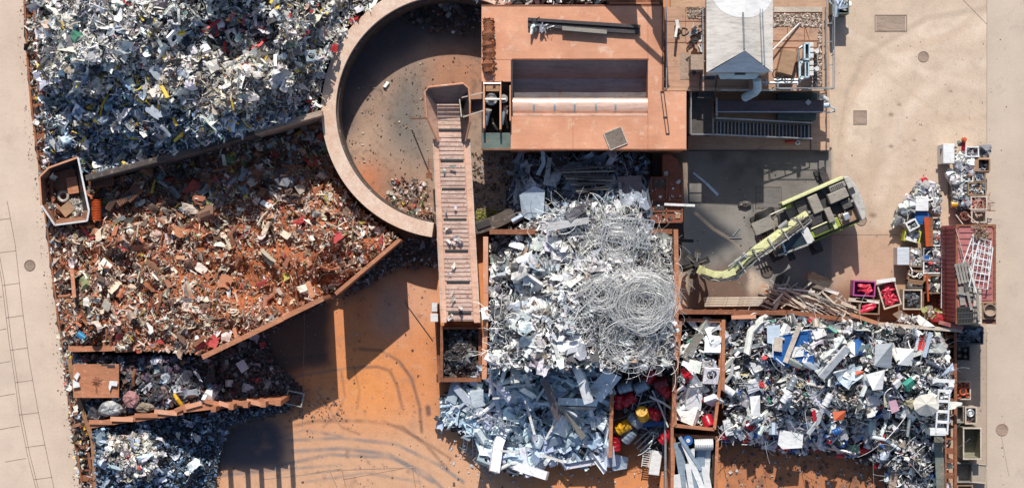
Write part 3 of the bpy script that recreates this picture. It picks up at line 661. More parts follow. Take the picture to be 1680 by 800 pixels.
singles('red_scrap_piece', pieces(B_, 24, hB, dict(sheet=1, angle=1), (.5, 1.1), [(1, (.45, .05, .05), 0)], 25, (.2, .38), 47), 'bent dull red metal piece lying on the middle left heap', 'metal piece', 'red metal pieces on the middle left heap', M_RUSTY)

C_ = [(122, 584), (350, 584), (354, 655), (300, 664), (152, 688), (128, 650)]
hC = idw([(150, 600, 2.4), (250, 600, 2.5), (340, 610, 1.8), (250, 650, 2.9), (330, 650, 2.2), (170, 680, 2.4)], .5, 51)
mound('scrap_heap', C_, hC, 'low dark heap of engine scrap in the small bay below the long rusty beam', 'scrap heap', HB)
stuff('dark_scrap', pieces(C_, 1500, hC, dict(sheet=3, strip=2, bar=1, chunk=3, tube=1, angle=1), (.14, .8), DRK + [(.3, (.5, .52, .56), .2), (.8, (.12, .08, .13), 0), (.8, (.10, .16, .24), 0)], 45, (0, .25), 52), 'black and grey engine scrap filling the small bay', 'scrap')
C2 = [(340, 588), (430, 548), (455, 600), (492, 640), (470, 652), (450, 652), (352, 660)]
hC2 = idw([(350, 600, .9), (350, 650, 1), (400, 600, .25), (430, 560, .15), (480, 640, .3), (430, 650, .6)], .2, 53)
mound('scrap_heap', C2, hC2, 'thin spread of black debris spilling onto the yard by the slanting wall', 'scrap heap', HB)
stuff('dark_scrap', pieces(C2, 1500, hC2, dict(sheet=3, strip=2, bar=1, chunk=3), (.1, .5), DRK, 40, (0, .12), 54), 'small black debris spread on the yard at the foot of the slanting wall', 'scrap')
D_ = [(152, 705), (300, 680), (455, 664), (480, 660), (470, 672), (380, 698), (362, 740), (340, 860), (160, 860)]
hD = idw([(200, 730, 3.4), (240, 760, 3.4), (170, 780, 3.0), (200, 700, 2.6), (290, 760, 1.8), (330, 740, .8), (300, 700, 1.3), (440, 668, .5), (345, 800, .25), (220, 850, 3)], .6, 61)
mound('scrap_heap', D_, hD, 'heap of fine silver and blue turnings in the lower left corner', 'scrap heap', HB)
stuff('shredded_scrap', pieces(D_, 5200, hD, dict(sheet=3, strip=5, chunk=1, bar=1), (.09, .36), [(4, (.16, .26, .40), .1), (2, (.36, .48, .62), .1), (3, (.06, .10, .16), .1), (2.5, (.02, .03, .045), 0)], 50, (0, .18), 62), 'fine blue grey turnings, tinted for shade, spread over the lower left heap', 'scrap')  # palette pushed bluer and darker to paint the heap's shade
stuff('shredded_scrap', pieces([(180, 715), (240, 712), (262, 745), (250, 785), (200, 790), (168, 750)], 1100, hD, dict(sheet=3, strip=5, chunk=1), (.12, .55), WAR, 55, (0, .3), 63), 'white shreds, brightened for the sun, on the top of the lower left heap', 'scrap')  # warm white palette paints the lit top
singles('metal_sheet', pieces([(160, 700), (350, 690), (330, 780), (170, 800)], 22, hD, dict(sheet=1), (.5, .95), [(1, (.72, .74, .76), .2), (1, (.5, .58, .66), .2)], 25, (.2, .35), 64), 'pale sheet of metal lying on the fine turnings of the lower left heap', 'metal sheet', 'metal sheets on the lower left heap')

E_ = [(848, 256), (1066, 252), (1064, 374), (884, 374), (836, 350), (836, 315)]
hE = idw([(860, 270, .8), (950, 270, 1.4), (1050, 270, 1.2), (900, 330, 1.7), (1000, 330, 2.0), (850, 330, 1), (900, 370, 2), (1050, 360, 2.2)], .5, 71)
mound('scrap_heap', E_, hE, 'heap of steel profiles and sheets in the shadow of the shear', 'scrap heap', HB)
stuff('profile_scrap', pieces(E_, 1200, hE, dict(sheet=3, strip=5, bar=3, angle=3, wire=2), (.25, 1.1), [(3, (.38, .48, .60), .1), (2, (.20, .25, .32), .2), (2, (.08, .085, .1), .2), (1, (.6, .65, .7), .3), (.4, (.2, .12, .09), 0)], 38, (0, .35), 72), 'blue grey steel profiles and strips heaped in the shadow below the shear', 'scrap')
singles('steel_sheet', pieces(E_, 26, hE, dict(sheet=1.5, angle=2, bar=1), (.9, 1.9), [(2, (.5, .57, .64), .3), (1, (.3, .34, .4), .3)], 20, (.3, .5), 73), 'long bent steel sheet on the shaded heap below the shear', 'steel sheet', 'steel sheets on the shaded profile heap')

F_ = [(806, 392), (900, 350), (950, 332), (1040, 338), (1066, 380), (1103, 388), (1106, 602), (900, 604), (803, 604)]
hF = idw([(820, 400, 1.8), (860, 400, 2.8), (900, 410, 4.2), (950, 350, 4.2), (1050, 350, 3.8), (1085, 400, 3.2), (830, 470, 3.0), (870, 450, 4.4), (950, 480, 5.2), (1050, 500, 5.2), (850, 570, 4.8), (940, 585, 5.2), (1040, 585, 5.0), (815, 560, 4.2), (1090, 590, 4.8)], .8, 81)
mound('scrap_heap', F_, hF, 'tall heap of bright aluminium offcuts filling the central bay', 'scrap heap', HB)
def dF(x, y): return np.where((x > 930) & (y > 430) & (y < 580), .45, 1)
stuff('aluminium_scrap', pieces(F_, 3600, hF, dict(sheet=6, strip=8, bar=1.5, angle=2, chunk=.4, frame=.3, flat=1), (.22, 1.15), ALU, 58, (-.1, .5), 82, dens=dF), 'crumpled bright aluminium strips and sheets on the central heap', 'scrap')
stuff('fine_shreds', pieces(F_, 5000, hF, FINE, (.1, .4), ALU, 60, (0, .45), 88), 'fine bright slivers between the sheets of the central heap', 'scrap')
singles('metal_sheet', pieces([(830, 395), (930, 360), (1000, 400), (1000, 440), (930, 480), (960, 580), (830, 590), (850, 470)], 80, hF, dict(sheet=5, frame=.5, flat=.6), (.7, 1.5), [(3, (.82, .82, .80), .1), (1, (.66, .72, .78), .3)], 32, (.3, .5), 83), 'crumpled bright aluminium sheet on the tall central heap', 'metal sheet', 'aluminium sheets on the central heap')
G_ = [(790, 602), (900, 600), (1006, 600), (1000, 650), (1000, 748), (960, 765), (900, 748), (880, 772), (840, 775), (800, 752), (790, 715), (760, 712), (722, 692), (726, 650), (760, 632)]
hG = idw([(830, 605, 3.2), (960, 605, 3.6), (850, 650, 1.8), (950, 650, 2.0), (740, 660, .7), (790, 650, 1.2), (850, 740, .9), (950, 740, .9), (720, 690, .4), (800, 720, .8)], .5, 91)
mound('scrap_heap', G_, hG, 'heap of pale blue appliance casings spilling from the central bay', 'scrap heap', HB)
stuff('appliance_scrap', pieces(G_, 1500, hG, dict(sheet=4, strip=4, bar=2, angle=2, frame=1, box=.5, flat=1), (.3, 1.1), APB, 50, (0, .35), 92), 'pale blue pressings and strips filling the appliance heap', 'scrap')
singles('appliance_casing', pieces(G_, 250, hG, dict(frame=3.4, box=.6, sheet=2.4, flat=.8), (.6, 1.25), APB[:3], 30, (.2, .5), 93), 'pale blue appliance casing lying on the heap below the central bay', 'appliance casing', 'appliance casings on the central lower heap')
singles('metal_bar', pieces(G_, 34, hG, dict(bar=1, tube=1, angle=1), (1.4, 3.0), [(1, (.62, .68, .72), .3), (1, (.8, .8, .78), .1)], 16, (.4, .6), 94), 'long pale metal bar lying across the appliance casings', 'metal bar', 'long bars on the appliance heap')

H_ = [(1010, 606), (1100, 604), (1102, 700), (1090, 742), (1062, 742), (1045, 690), (1010, 668)]
hH = idw([(1020, 610, 1.6), (1090, 610, 1.6), (1050, 640, .9), (1090, 690, .8), (1080, 740, .3), (1030, 670, .4)], .25, 101)
mound('scrap_heap', H_, hH, 'low dark heap of drums and tubes in the narrow bay', 'scrap heap', HB)
stuff('mixed_scrap', pieces(H_, 300, hH, dict(sheet=2, strip=3, bar=2, tube=2, wire=2, frame=.3), (.2, .9), [(2, (.35, .42, .5), .3), (2, (.12, .13, .15), .1), (1, (.6, .66, .7), .2), (1, (.05, .05, .06), 0)], 40, (0, .3), 102), 'dark tubes and strips under the drums in the narrow bay', 'scrap')

K_ = [(1190, 528), (1290, 518), (1400, 526), (1545, 548), (1560, 600), (1556, 700), (1544, 860), (1460, 860), (1452, 768), (1420, 752), (1350, 738), (1310, 742), (1260, 730), (1188, 722)]
hK = idw([(1250, 560, 2.8), (1400, 590, 3.7), (1500, 600, 3.4), (1300, 640, 3.4), (1420, 660, 3.4), (1520, 670, 3.4), (1210, 620, 2.4), (1200, 690, 1.4), (1260, 690, 1.7), (1330, 690, 1.8), (1200, 722, .4), (1260, 728, .4), (1330, 735, .4), (1410, 745, .4), (1450, 700, 1.6), (1500, 720, 2.2), (1540, 740, 2.2), (1480, 790, 1.3), (1530, 820, 1.6)], .8, 111)
mound('scrap_heap', K_, hK, 'large heap of mixed white household scrap in the lower right bay', 'scrap heap', HB)
KW = dict(sheet=5, strip=7, bar=2, tube=2, angle=1.5, chunk=1.2, box=.6, can=1, frame=.6, wire=1.5, flat=1)
stuff('mixed_scrap', pieces(K_, 8000, hK, KW, (.14, .9), MIX, 55, (-.1, .45), 112), 'small white, grey and black household scrap covering the lower right heap', 'scrap')
stuff('fine_shreds', pieces(K_, 7000, hK, FINE, (.08, .35), MIX, 60, (0, .4), 118), 'fine slivers and cables between the household scrap pieces', 'scrap')
singles('metal_sheet', pieces(K_, 60, hK, dict(sheet=3, box=.5, frame=1.2, flat=1), (.6, 1.25), [(4, (.82, .82, .80), .05), (1, (.6, .66, .72), .2)], 28, (.3, .5), 113), 'white sheet metal panel lying on the lower right household scrap heap', 'metal panel', 'white panels on the lower right heap')
singles('metal_tube', pieces(K_, 46, hK, dict(tube=1, bar=.5), (1.0, 2.4), [(3, (.78, .78, .76), .2), (1, (.4, .42, .45), .3)], 20, (.35, .5), 114), 'pale tube lying across the lower right household scrap heap', 'metal tube', 'tubes on the lower right heap')
singles('metal_canister', pieces([(1190, 680), (1440, 700), (1420, 750), (1330, 738), (1240, 728), (1190, 722)], 110, hK, dict(can=1), (.45, .8), [(3, (.72, .74, .76), .2), (1.2, (.5, .02, .03), 0), (1, (.03, .12, .38), 0), (1, (.3, .36, .44), .2)], 55, (.1, .3), 115), 'small metal canister at the foot of the lower right heap', 'canister', 'canisters at the foot of the lower right heap')
# ================================================================== bay walls
def wallmb(mb, a, b, w, z0, z1):
    A = P(*a, z1); B = P(*b, z1); w = w / S
    mb.beam((A.x, A.y, (z0 + z1) / 2), (B.x, B.y, (z0 + z1) / 2), w, z1 - z0)
    return A, B
def steelwall(label, pts, w, h, m=RUST, cap=None, flange=True, studs=28, group=None, name='steel_wall', posts=None):
    """retaining wall of sheet steel: web, top flange, stiffener studs on both faces"""
    a0 = P(*pts[0], 0); t = thing(name, label, 'wall', (a0.x, a0.y, 0), group)
    for a, b in zip(pts, pts[1:]):
        mb = MB(); A, B = wallmb(mb, a, b, w * .45, 0, h - .06); obj('web', mb, m, t)
        d = (B - A); ln = d.length; d.normalize(); n = Vector((-d.y, d.x, 0))
        mb = MB(); k = max(2, int(ln * S / studs)); ww = w / S
        for i in range(k + 1):
            c = A + d * (.05 + (ln - .1) * i / k)
            mb.beam((c.x - n.x * ww * .42, c.y - n.y * ww * .42, (h - .07) / 2), (c.x + n.x * ww * .42, c.y + n.y * ww * .42, (h - .07) / 2), .07, h - .07)
        obj('stiffeners', mb, m, t)
        if flange:
            mb = MB(); e = d * .04
            seg = max(1, int(ln / 2.2))
            for i in range(seg):
                p = A + d * (ln * i / seg + .008); q = A + d * (ln * (i + 1) / seg - .008)
                dz = random.uniform(-.03, .03); o = n * random.uniform(-.045, .045)
                mb.beam((p.x + o.x, p.y + o.y, h - .03 + dz), (q.x + o.x, q.y + o.y, h - .03 + dz * .5), ww, .055)
            obj('top_flange', mb, cap or m, t, bevel=.008)
    if posts:
        for (px, hh) in posts:
            mb = MB(); c = P(px[0], px[1], h); mb.box((c.x, c.y, hh / 2), (.28, .28, hh)); obj('post', mb, m, t)
    return t
# slanting concrete wall between the two upper heaps
a = P(140, 292, 3.9); t = thing('concrete_wall', 'long slanting concrete wall, dark at its left end and pale at its right end', 'wall', (a.x, a.y, 0))
mb = MB(); wallmb(mb, (140, 292), (330, 243), 9, 0, 3.9); wallmb(mb, (331, 242.8), (415, 217), 9, 0, 3.9); obj('dark_panel', mb, CONCD, t, bevel=.03)
mb = MB(); wallmb(mb, (416, 216.5), (528, 185), 9, 0, 3.9); obj('pale_panel', mb, CONC, t, bevel=.03)
steelwall('long slanting rusty wall along the lower edge of the rust heap', [(331, 585), (530, 489)], 8, 5.5, RUSTO, studs=40)
steelwall('short slanting rusty wall rising to the round concrete wall', [(550, 482), (655, 393)], 6, 4.8, RUSTO, studs=40)
steelwall('knee high rusty plate closing the gap between the two slanting walls', [(534, 494), (548, 484)], 5, .7, RUSTO, studs=20)
steelwall('straight orange beam wall between the rust heap and the small engine bay', [(112, 573), (340, 569)], 9, 3.4, RUSTO, studs=60)
# loose beams leaning on the rust heap
for i, (a, b, w, lab) in enumerate([((318, 566), (336, 552), 7, 'stub of orange beam leaning on the right end of the straight wall'), ((505, 462), (513, 488), 8, 'upright rusty plate stub at the upper end of the long slanting wall'), ((384, 538), (388, 554), 6, 'small rusty plate stub halfway along the long slanting wall'), ((118, 441), (122, 488), 6, 'narrow rusty beam lying at the left edge of the rust heap')]):
    mb = MB(); hh = 4.1 if i < 3 else 3.4
    A = P(*a, hh + .3); B = P(*b, hh + .9); mb.beam(A, B, w / S, .06); mb.beam(A + Vector((0, 0, -.12)), B + Vector((0, 0, -.12)), .05, .2)
    solo('steel_beam', mb, RUSTO, lab, 'steel beam')
# south wall of the engine bay, overlapping plates and tall posts
t = steelwall('patched wall of overlapping orange plates below the engine bay', [(146, 697), (300, 673)], 10, 3.3, RUSTO, studs=45)
t2 = steelwall('crooked orange wall stub with tall posts ending at the cage on the yard', [(301, 671), (385, 662), (462, 657)], 9, 3.6, RUSTO, studs=30, posts=[((356, 668), 4.9), ((385, 664), 5.0), ((408, 661), 4.9), ((437, 660), 5.0), ((461, 658), 4.9)])
for i, (x, y, r) in enumerate([(165, 692, -.12), (200, 687, -.14), (240, 681, -.10), (272, 676, -.2), (300, 668, .3), (318, 664, .15), (350, 660, -.35), (372, 664, -.4), (395, 661, -.3), (418, 660, -.35), (440, 658, -.3)]):
    c = P(x, y, 3.7 if x > 300 else 3.4); mb = MB(); mb.box(c + Vector((0, 0, .03 + .004 * i)), (1.3 if x < 300 else .95, .26, .035), r - .05 + .16)
    obj('loose_plate', mb, RUSTL if i % 2 else RUSTO, t if x < 300 else t2, bevel=.006)
# central aluminium bay
t = steelwall('tall rusty wall on the right of the central aluminium bay', [(1108, 376), (1110, 512), (1109, 590)], 7, 4.6, RUSTO, studs=34)
steelwall('rusty back wall behind the central aluminium bay', [(803, 379), (900, 379)], 8, 3.4, RUST, studs=30)
steelwall('short brown back wall near the top right corner of the central aluminium bay', [(1066, 379), (1103, 379)], 8, 3.4, RUST, studs=30)
steelwall('worn brown wall between the slag bin and the central aluminium bay', [(797, 388), (797, 480), (795, 622)], 8, 3.4, RUSTL, studs=30)
steelwall('narrow bright orange divider between the appliance casings and the drums', [(1004, 620), (1001, 750)], 6, 3.0, RUSTO, studs=30)
steelwall('lower rusty wall on the right of the narrow drum bay', [(1106, 596), (1103, 700), (1104, 860)], 5, 3.2, RUSTO, studs=34)
# household scrap bay
steelwall('rusty top wall of the household scrap bay, left part', [(1114, 512), (1290, 513)], 7, 3.3, RUSTO, RUST, studs=24)
steelwall('rusty top wall of the household scrap bay, middle part', [(1292, 512), (1425, 529)], 7, 3.3, RUSTO, RUST, studs=24)
t = steelwall('white topped wall of the household scrap bay beside the container', [(1426, 530), (1578, 542)], 6, 3.4, RUSTO, WOODL, studs=30)
steelwall('rusty divider between the open skip and the household scrap heap', [(1187, 524), (1186, 640)], 6, 3.2, RUSTO, studs=26)
# white/rust loose beams on the wall
for a, b, m, lab in [((1395, 515), (1440, 530), RUSTO, 'orange beam lying askew on the middle of the scrap bay wall'), ((1200, 520), (1240, 519), RUSTL, 'short pale rusty plate lying on the left part of the scrap bay wall'), ((1540, 528), (1580, 538), REDC, 'narrow red beam by the foot of the container')]:
    mb = MB(); mb.beam(P(*a, 3.5), P(*b, 3.55), .22, .1); solo('steel_beam', mb, m, lab, 'steel beam')

# ---- ladder-like retaining frames on both outer edges
def frame_wall(label, line, wpx, h, step, group=None, m=RUST, inner=True):
    a0 = P(*line[0], 0); t = thing('retaining_fence', label, 'steel frame', (a0.x, a0.y, 0), group)
    ys = [p[1] for p in line]; xs = [p[0] for p in line]; X = lambda y: float(np.interp(y, ys, xs))
    mb = MB()
    for a, b in zip(line, line[1:]): mb.beam(P(*a, h), P(*b, h), .10, .22)
    obj('outer_rail', mb, m, t)
    if inner:
        mb = MB()
        for a, b in zip(line, line[1:]): mb.beam(P(a[0] + wpx, a[1], h), P(b[0] + wpx, b[1], h), .16, .22)
        obj('inner_rail', mb, m, t)
    y = ys[0] + 6; i = 0
    while y < ys[-1] - 3:
        mb = MB(); x = X(y); w = random.choice([.09, .12, .2, .34])
        p = P(x + 1, y, h - .07); q = P(x + wpx - 1, y + random.uniform(-1, 1), h - .07)
        mb.beam(p, q, w, .1); mb.beam((p.x + .1, p.y, h / 2 - .1), (p.x + .1, p.y, h / 2 - .101), .01, .01)
        for e in (p + (q - p) * .12, p + (q - p) * .88): mb.box((e.x, e.y, (h - .14) / 2), (.1, .1, h - .14))
        obj('cross_member', mb, m, t); y += random.uniform(.7, 1.3) * step; i += 1
    return t
LX = [(leftx(y) + 3, y) for y in (-60, 0, 60, 120, 180, 240)]
frame_wall('rusty ladder-like retaining frame beside the upper left heap', LX, 15, 2.4, 16)
frame_wall('rusty ladder-like retaining frame beside the tipping bucket and the rust heap', [(leftx(y) + 3, y) for y in (245, 300, 360, 430, 500, 545)], 15, 2.2, 17)
frame_wall('leaning rusty frame between the pavement and the engine bay', [(leftx(y) + 4, y) for y in (550, 620, 690)], 16, 2.0, 24)
frame_wall('rusty frame with plain inner rail beside the lower left turnings', [(leftx(y) + 4, y) for y in (695, 750, 800, 860)], 18, 2.0, 17)
lf = lambda x, y: np.full(np.shape(x), .9)
LP = [(leftx(y) + 4, y) for y in (-60, 100, 250, 400, 560, 700, 860)] + [(leftx(y) + 24, y) for y in (860, 700, 560, 400, 250, 100, -60)]
mound('scrap_fill', LP, idw([(60, 0, 1.2), (100, 400, 1.1), (130, 700, 1.1)], .4, 131), 'narrow strip of debris fallen inside the ladder-like frames on the left', 'scrap heap', HB)
hL = idw([(60, 0, 1.4), (60, 100, 1.5), (90, 400, 1.1), (110, 600, 1.3), (130, 750, 1.2)], .4, 131)
stuff('mixed_scrap', pieces(LP, 2300, hL, dict(sheet=3, strip=4, bar=1, chunk=1), (.12, .6), [(3, (.7, .66, .6), .1), (1, (.4, .45, .5), .2), (2, (.30, .13, .07), 0), (2, (.08, .06, .05), 0), (.3, (.6, .4, .05), 0)], 50, (0, 1.35), 132), 'shreds caught inside the ladder-like frames along the pavement', 'scrap')
stuff('mixed_scrap', pieces([(96, 540), (112, 545), (135, 800), (150, 860), (140, 860), (118, 700)], 420, hL, dict(sheet=4, strip=3), (.15, .6), WAR, 40, (.3, .9), 133), 'white shreds along the leaning frame beside the engine bay', 'scrap')
RX = [(1551, y) for y in (545, 600, 680, 740, 860)]
frame_wall('rusty ladder-like frame on the right side of the household scrap bay', RX, 16, 2.6, 22)
mb = MB(); A = P(120, 590, 2.6); B = P(160, 800, 2.2)
mb.beam(P(114, 588, 2.6), P(124, 640, 2.6), .28, .1); mb.beam(P(124, 641, 2.6), P(152, 720, 2.5), .25, .1); mb.beam(P(152, 721, 2.5), P(160, 830, 2.4), .25, .1)
solo('steel_beam', mb, mat('ochre_rust', (.40, .22, .10), (.30, .13, .06), 1.2, .7, 0, None, .8, .2), 'long ochre beam running down the left edge from the engine bay to the corner', 'steel beam')
mb = MB(); mb.beam(P(1536, 640, 2.9), P(1546, 860, 2.4), .5, .08)
solo('steel_plate', mb, mat('greenish_plate', (.16, .27, .24), (.22, .14, .09), 1.0, .6, 0, (.36, .25, .18), .8, .3), 'long greenish plate along the lower right edge of the scrap bay', 'steel plate')
mb = MB(); mb.beam(P(1476, 735, 1.9), P(1462, 800, 1.7), .42, .07); solo('steel_plate', mb, CONC, 'brown stained plank leaning in the lower right scrap heap', 'steel plate')

# ================================================================== round concrete wall
CX, CY = (738 - 840) / S, (400 - 178) / S
def ringwall(mb, a0, a1, r0, r1, z0, z1, n):
    vs = []; fs = []
    for i in range(n + 1):
        a = a0 + (a1 - a0) * i / n; c, s_ = math.cos(a), math.sin(a)
        vs += [(CX + r0 * c, CY + r0 * s_, z0), (CX + r1 * c, CY + r1 * s_, z0), (CX + r1 * c, CY + r1 * s_, z1), (CX + r0 * c, CY + r0 * s_, z1)]
    for i in range(n):
        for j in range(4):
            fs.append((i * 4 + j, i * 4 + 4 + j, i * 4 + 4 + (j + 1) % 4, i * 4 + (j + 1) % 4))
    fs += [(0, 1, 2, 3), (n * 4 + 3, n * 4 + 2, n * 4 + 1, n * 4)]
    mb.add(vs, fs)
CX, CY = P(738, 180, 2.9)[:2]
t = thing('round_wall', 'thick round concrete wall with a pale worn rim around the slag pit', 'wall', (CX, CY, 0))
RO, RI = 211 / S * .974, 187 / S * .974
m_, tt, bb = nt('worn_ring_concrete'); tc = N(tt, 'ShaderNodeTexCoord').outputs['Object']
sp = N(tt, 'ShaderNodeSeparateXYZ'); L(tt, tc, sp.inputs[0]); at = N(tt, 'ShaderNodeMath', operation='ARCTAN2'); L(tt, sp.outputs[1], at.inputs[0]); L(tt, sp.outputs[0], at.inputs[1])
cb = N(tt, 'ShaderNodeCombineXYZ'); L(tt, at.outputs[0], cb.inputs[0])
nr = noise(tt, cb.outputs[0], 17, 3, .6); nb = noise(tt, tc, 1.2, 8, .7); ng = noise(tt, tc, 14, 6, .7)
mm = N(tt, 'ShaderNodeMath', operation='MULTIPLY'); L(tt, nr, mm.inputs[0]); L(tt, nb, mm.inputs[1])
c = mixc(tt, (.68, .52, .41), (.60, .40, .29), ramp(tt, nb, [(.4, (0,)), (.6, (1,))]))
c = mixc(tt, c, (.20, .12, .09), ramp(tt, mm.outputs[0], [(.40, (0,)), (.47, (.6,))]))
c = mixc(tt, c, ramp(tt, ng, [(.3, (.75,)), (.6, (1.08,))]), 1, 'MULTIPLY'); L(tt, c, bb.inputs['Base Color']); bb.inputs['Roughness'].default_value = .85; bump(tt, bb, ng, .5, .03)
RINGM = m_
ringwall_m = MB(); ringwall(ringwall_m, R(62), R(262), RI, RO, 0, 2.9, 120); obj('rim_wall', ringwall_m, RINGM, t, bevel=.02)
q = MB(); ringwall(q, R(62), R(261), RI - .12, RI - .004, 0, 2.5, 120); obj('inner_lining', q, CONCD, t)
q = MB(); ringwall(q, R(278), R(302), RI, RO - .1, 0, 1.6, 16); obj('stained_low_wall', q, CONCD, t)
q = MB(); c0 = P(793, 368, 1.7); q.box((c0.x, c0.y, 1.66), (.8, .35, .1), .35); obj('dark_opening', q, BLACK, t)
# debris on the ring floor
RF = [(575, 240), (600, 320), (650, 362), (712, 372), (712, 330), (660, 310), (600, 250)]
hz = lambda x, y: np.full(np.shape(x), .02)
stuff('rusty_scrap', pieces([(640, 290), (700, 300), (712, 372), (660, 366), (630, 335)], 420, idw([(700, 355, .4), (640, 300, .03), (690, 310, .05)], .1, 140), dict(chunk=1, sheet=3, strip=3), (.08, .45), RDK + RUS[2:4], 40, (0, .1), 141), 'brown debris piled against the inside of the round wall', 'scrap', M_RUSTY)
stuff('rust_crumbs', pieces([(575, 120), (700, 90), (790, 90), (700, 200), (712, 372), (650, 366), (590, 310), (560, 240)], 520, hz, dict(chunk=2, strip=3), (.04, .15), [(1, (.55, .5, .44), 0), (2, (.25, .13, .08), 0), (2, (.12, .09, .07), 0)], 30, (0, .02), 142), 'small crumbs scattered on the floor of the slag pit', 'rust', M_RUSTY)
singles('white_block', pieces([], 0, hz, dict(chunk=1), (.34, .4), [(1, (.75, .73, .7), 0)], 10, (.05, .06), 143, pts=[(634, 139)]), 'small white block lying alone on the floor of the slag pit', 'block', None)
stuff('rusty_scrap', pieces([(600, 0), (790, 0), (790, 60), (700, 50), (640, 20)], 350, idw([(740, 0, .3)], .2, 144), dict(chunk=3, sheet=3, strip=2, wire=3), (.1, .7), DRK, 40, (0, .1), 145), 'dark debris in the shaded top of the slag pit', 'scrap', M_RUSTY)
stuff('rusty_scrap', pieces([(775, 250), (850, 250), (850, 330), (830, 375), (780, 372)], 700, hz, dict(chunk=3, sheet=3, strip=2), (.05, .3), [(2, (.12, .09, .07), 0), (1, (.3, .2, .14), 0), (1, (.4, .4, .4), .1)], 35, (0, .05), 146), 'dark dirt and chips on the ground right of the conveyor', 'scrap', M_RUSTY)
stuff('debris', pieces([(640, 392), (715, 390), (720, 440), (655, 440), (600, 470), (560, 490)], 1100, idw([(650, 410, .5), (700, 420, .3), (580, 480, .3)], .2, 147), dict(chunk=3, sheet=3, strip=2), (.06, .4), DRK, 35, (0, .06), 148), 'dark scrap crumbs in the shadow of the round wall', 'scrap', M_RUSTY)
stuff('weeds', pieces([(780, 345), (812, 340), (826, 350), (810, 366), (780, 368)], 900, idw([(800, 352, .45)], .2, 149), dict(sheet=1, strip=1), (.05, .18), [(3, (.22, .24, .04), 0), (1, (.40, .36, .08), 0), (1, (.10, .13, .03), 0)], 60, (0, .25), 150), 'patch of yellow green weeds at the foot of the conveyor', 'weeds', M_RUSTY)
stuff('debris', pieces([(335, 588), (530, 492), (532, 500), (345, 600)], 420, hz, dict(chunk=3, sheet=3), (.04, .14), DRK, 35, (0, .04), 151), 'chips lying along the foot of the long slanting wall', 'scrap', M_RUSTY)
stuff('debris', pieces([(480, 640), (560, 655), (570, 690), (470, 690)], 130, hz, dict(chunk=3, sheet=3), (.04, .14), DRK, 35, (0, .02), 152), 'loose chips on the open yard near the cage', 'scrap', M_RUSTY)
stuff('debris', pieces([(1140, 300), (1350, 260), (1350, 420), (1300, 470), (1140, 490)], 150, hz, dict(chunk=3, sheet=2, strip=2), (.03, .12), [(1, (.5, .5, .5), .1), (2, (.08, .07, .07), 0), (1, (.3, .17, .1), 0)], 35, (0, .02), 153), 'chips scattered over the dark loading pad', 'scrap', M_RUSTY)
stuff('debris', pieces([(715, 700), (1110, 755), (1110, 800), (730, 800)], 260, hz, dict(chunk=3, sheet=2, strip=2), (.05, .3), [(2, (.6, .66, .72), .1), (1, (.1, .1, .1), 0)], 35, (0, .02), 154), 'chips scattered below the appliance casings', 'scrap', M_RUSTY)
stuff('debris', pieces([(1190, 700), (1450, 740), (1450, 800), (1190, 800)], 420, hz, dict(chunk=3, sheet=2, strip=2), (.05, .28), [(2, (.5, .5, .5), .1), (3, (.07, .06, .06), 0)], 35, (0, .02), 155), 'chips scattered on the brown floor of the household scrap bay', 'scrap', M_RUSTY)

# ================================================================== shear block
BH = 4.6
t = thing('scrap_shear', 'big orange scrap shear with an open rectangular feed box', 'scrap shear', tuple(P(950, 130, 0)))
m = MB()
for r in ((790, 10, 838, 134), (838, 10, 1086, 98), (1063, 98, 1086, 150), (1063, 150, 1126, 244), (838, 191, 1063, 244)): m.rect(*r, 0, BH)
obj('steel_deck', m, RUSTL, t)
m = MB(); m.rect(838, 98, 841, 191, 0, BH - .02); obj('box_side', m, DARKST, t)
m = MB(); m.rect(841, 98, 1063, 191, 0, 2.1); obj('box_floor', m, PURPST, t)
PITM = mat('dull_pit_steel', (.34, .28, .27), (.24, .20, .20), .8, .5, .1, (.30, .20, .15), .8, .2); PITM2 = mat('bluish_pit_steel', (.42, .38, .38), (.30, .27, .28), .8, .45, .1, (.34, .24, .2), .8, .2)
m = MB()
yN = P(0, 98, BH).y; x0 = P(841, 0, BH).x; x1 = P(1063, 0, BH).x; yM = P(0, 126, BH).y; yP = P(0, 160, BH).y
m.add([(x0, yN - .01, BH - .15), (x1, yN - .01, BH - .15), (x1, yM, 3.35), (x0, yM, 3.35)], [(0, 3, 2, 1)])
obj('sloped_back_plate', m, PITM, t)
m = MB(); m.add([(x0, yM, 3.34), (x1, yM, 3.34), (x1, yP, 2.9), (x0, yP, 2.9)], [(0, 3, 2, 1)]); obj('feed_plate', m, PITM2, t)
# rounded pressing lid
ROLL = mat('polished_orange_lid', (.80, .56, .44), (.72, .46, .35), .6, .35, .1, None, .8, .08, .05)
yb = P(0, 185, BH).y; m = MB(); vs = []; n = 14
for i in range(n + 1):
    a = math.pi * i / n; yy = (yP + yb) / 2 + (yP - yb) / 2 * math.cos(a); zz = BH - .32 + .22 * math.sin(a)
    vs += [(x0, yy, zz), (x1, yy, zz)]
m.add(vs, [(2 * i, 2 * i + 2, 2 * i + 3, 2 * i + 1) for i in range(n)]); obj('rounded_lid', m, ROLL, t, smooth=True)
for px in (876, 910, 943, 978, 1010):
    x = P(px, 0, BH).x; v2 = []; m = MB()
    for i in range(n + 1):
        a = math.pi * i / n; yy = (yP + yb) / 2 + ((yP - yb) / 2 + .012) * math.cos(a); zz = BH - .32 + .232 * math.sin(a)
        v2 += [(x - .05, yy, zz), (x + .05, yy, zz)]
    m.add(v2, [(2 * i, 2 * i + 2, 2 * i + 3, 2 * i + 1) for i in range(n)])
    obj('lid_strap', m, GALV, t)
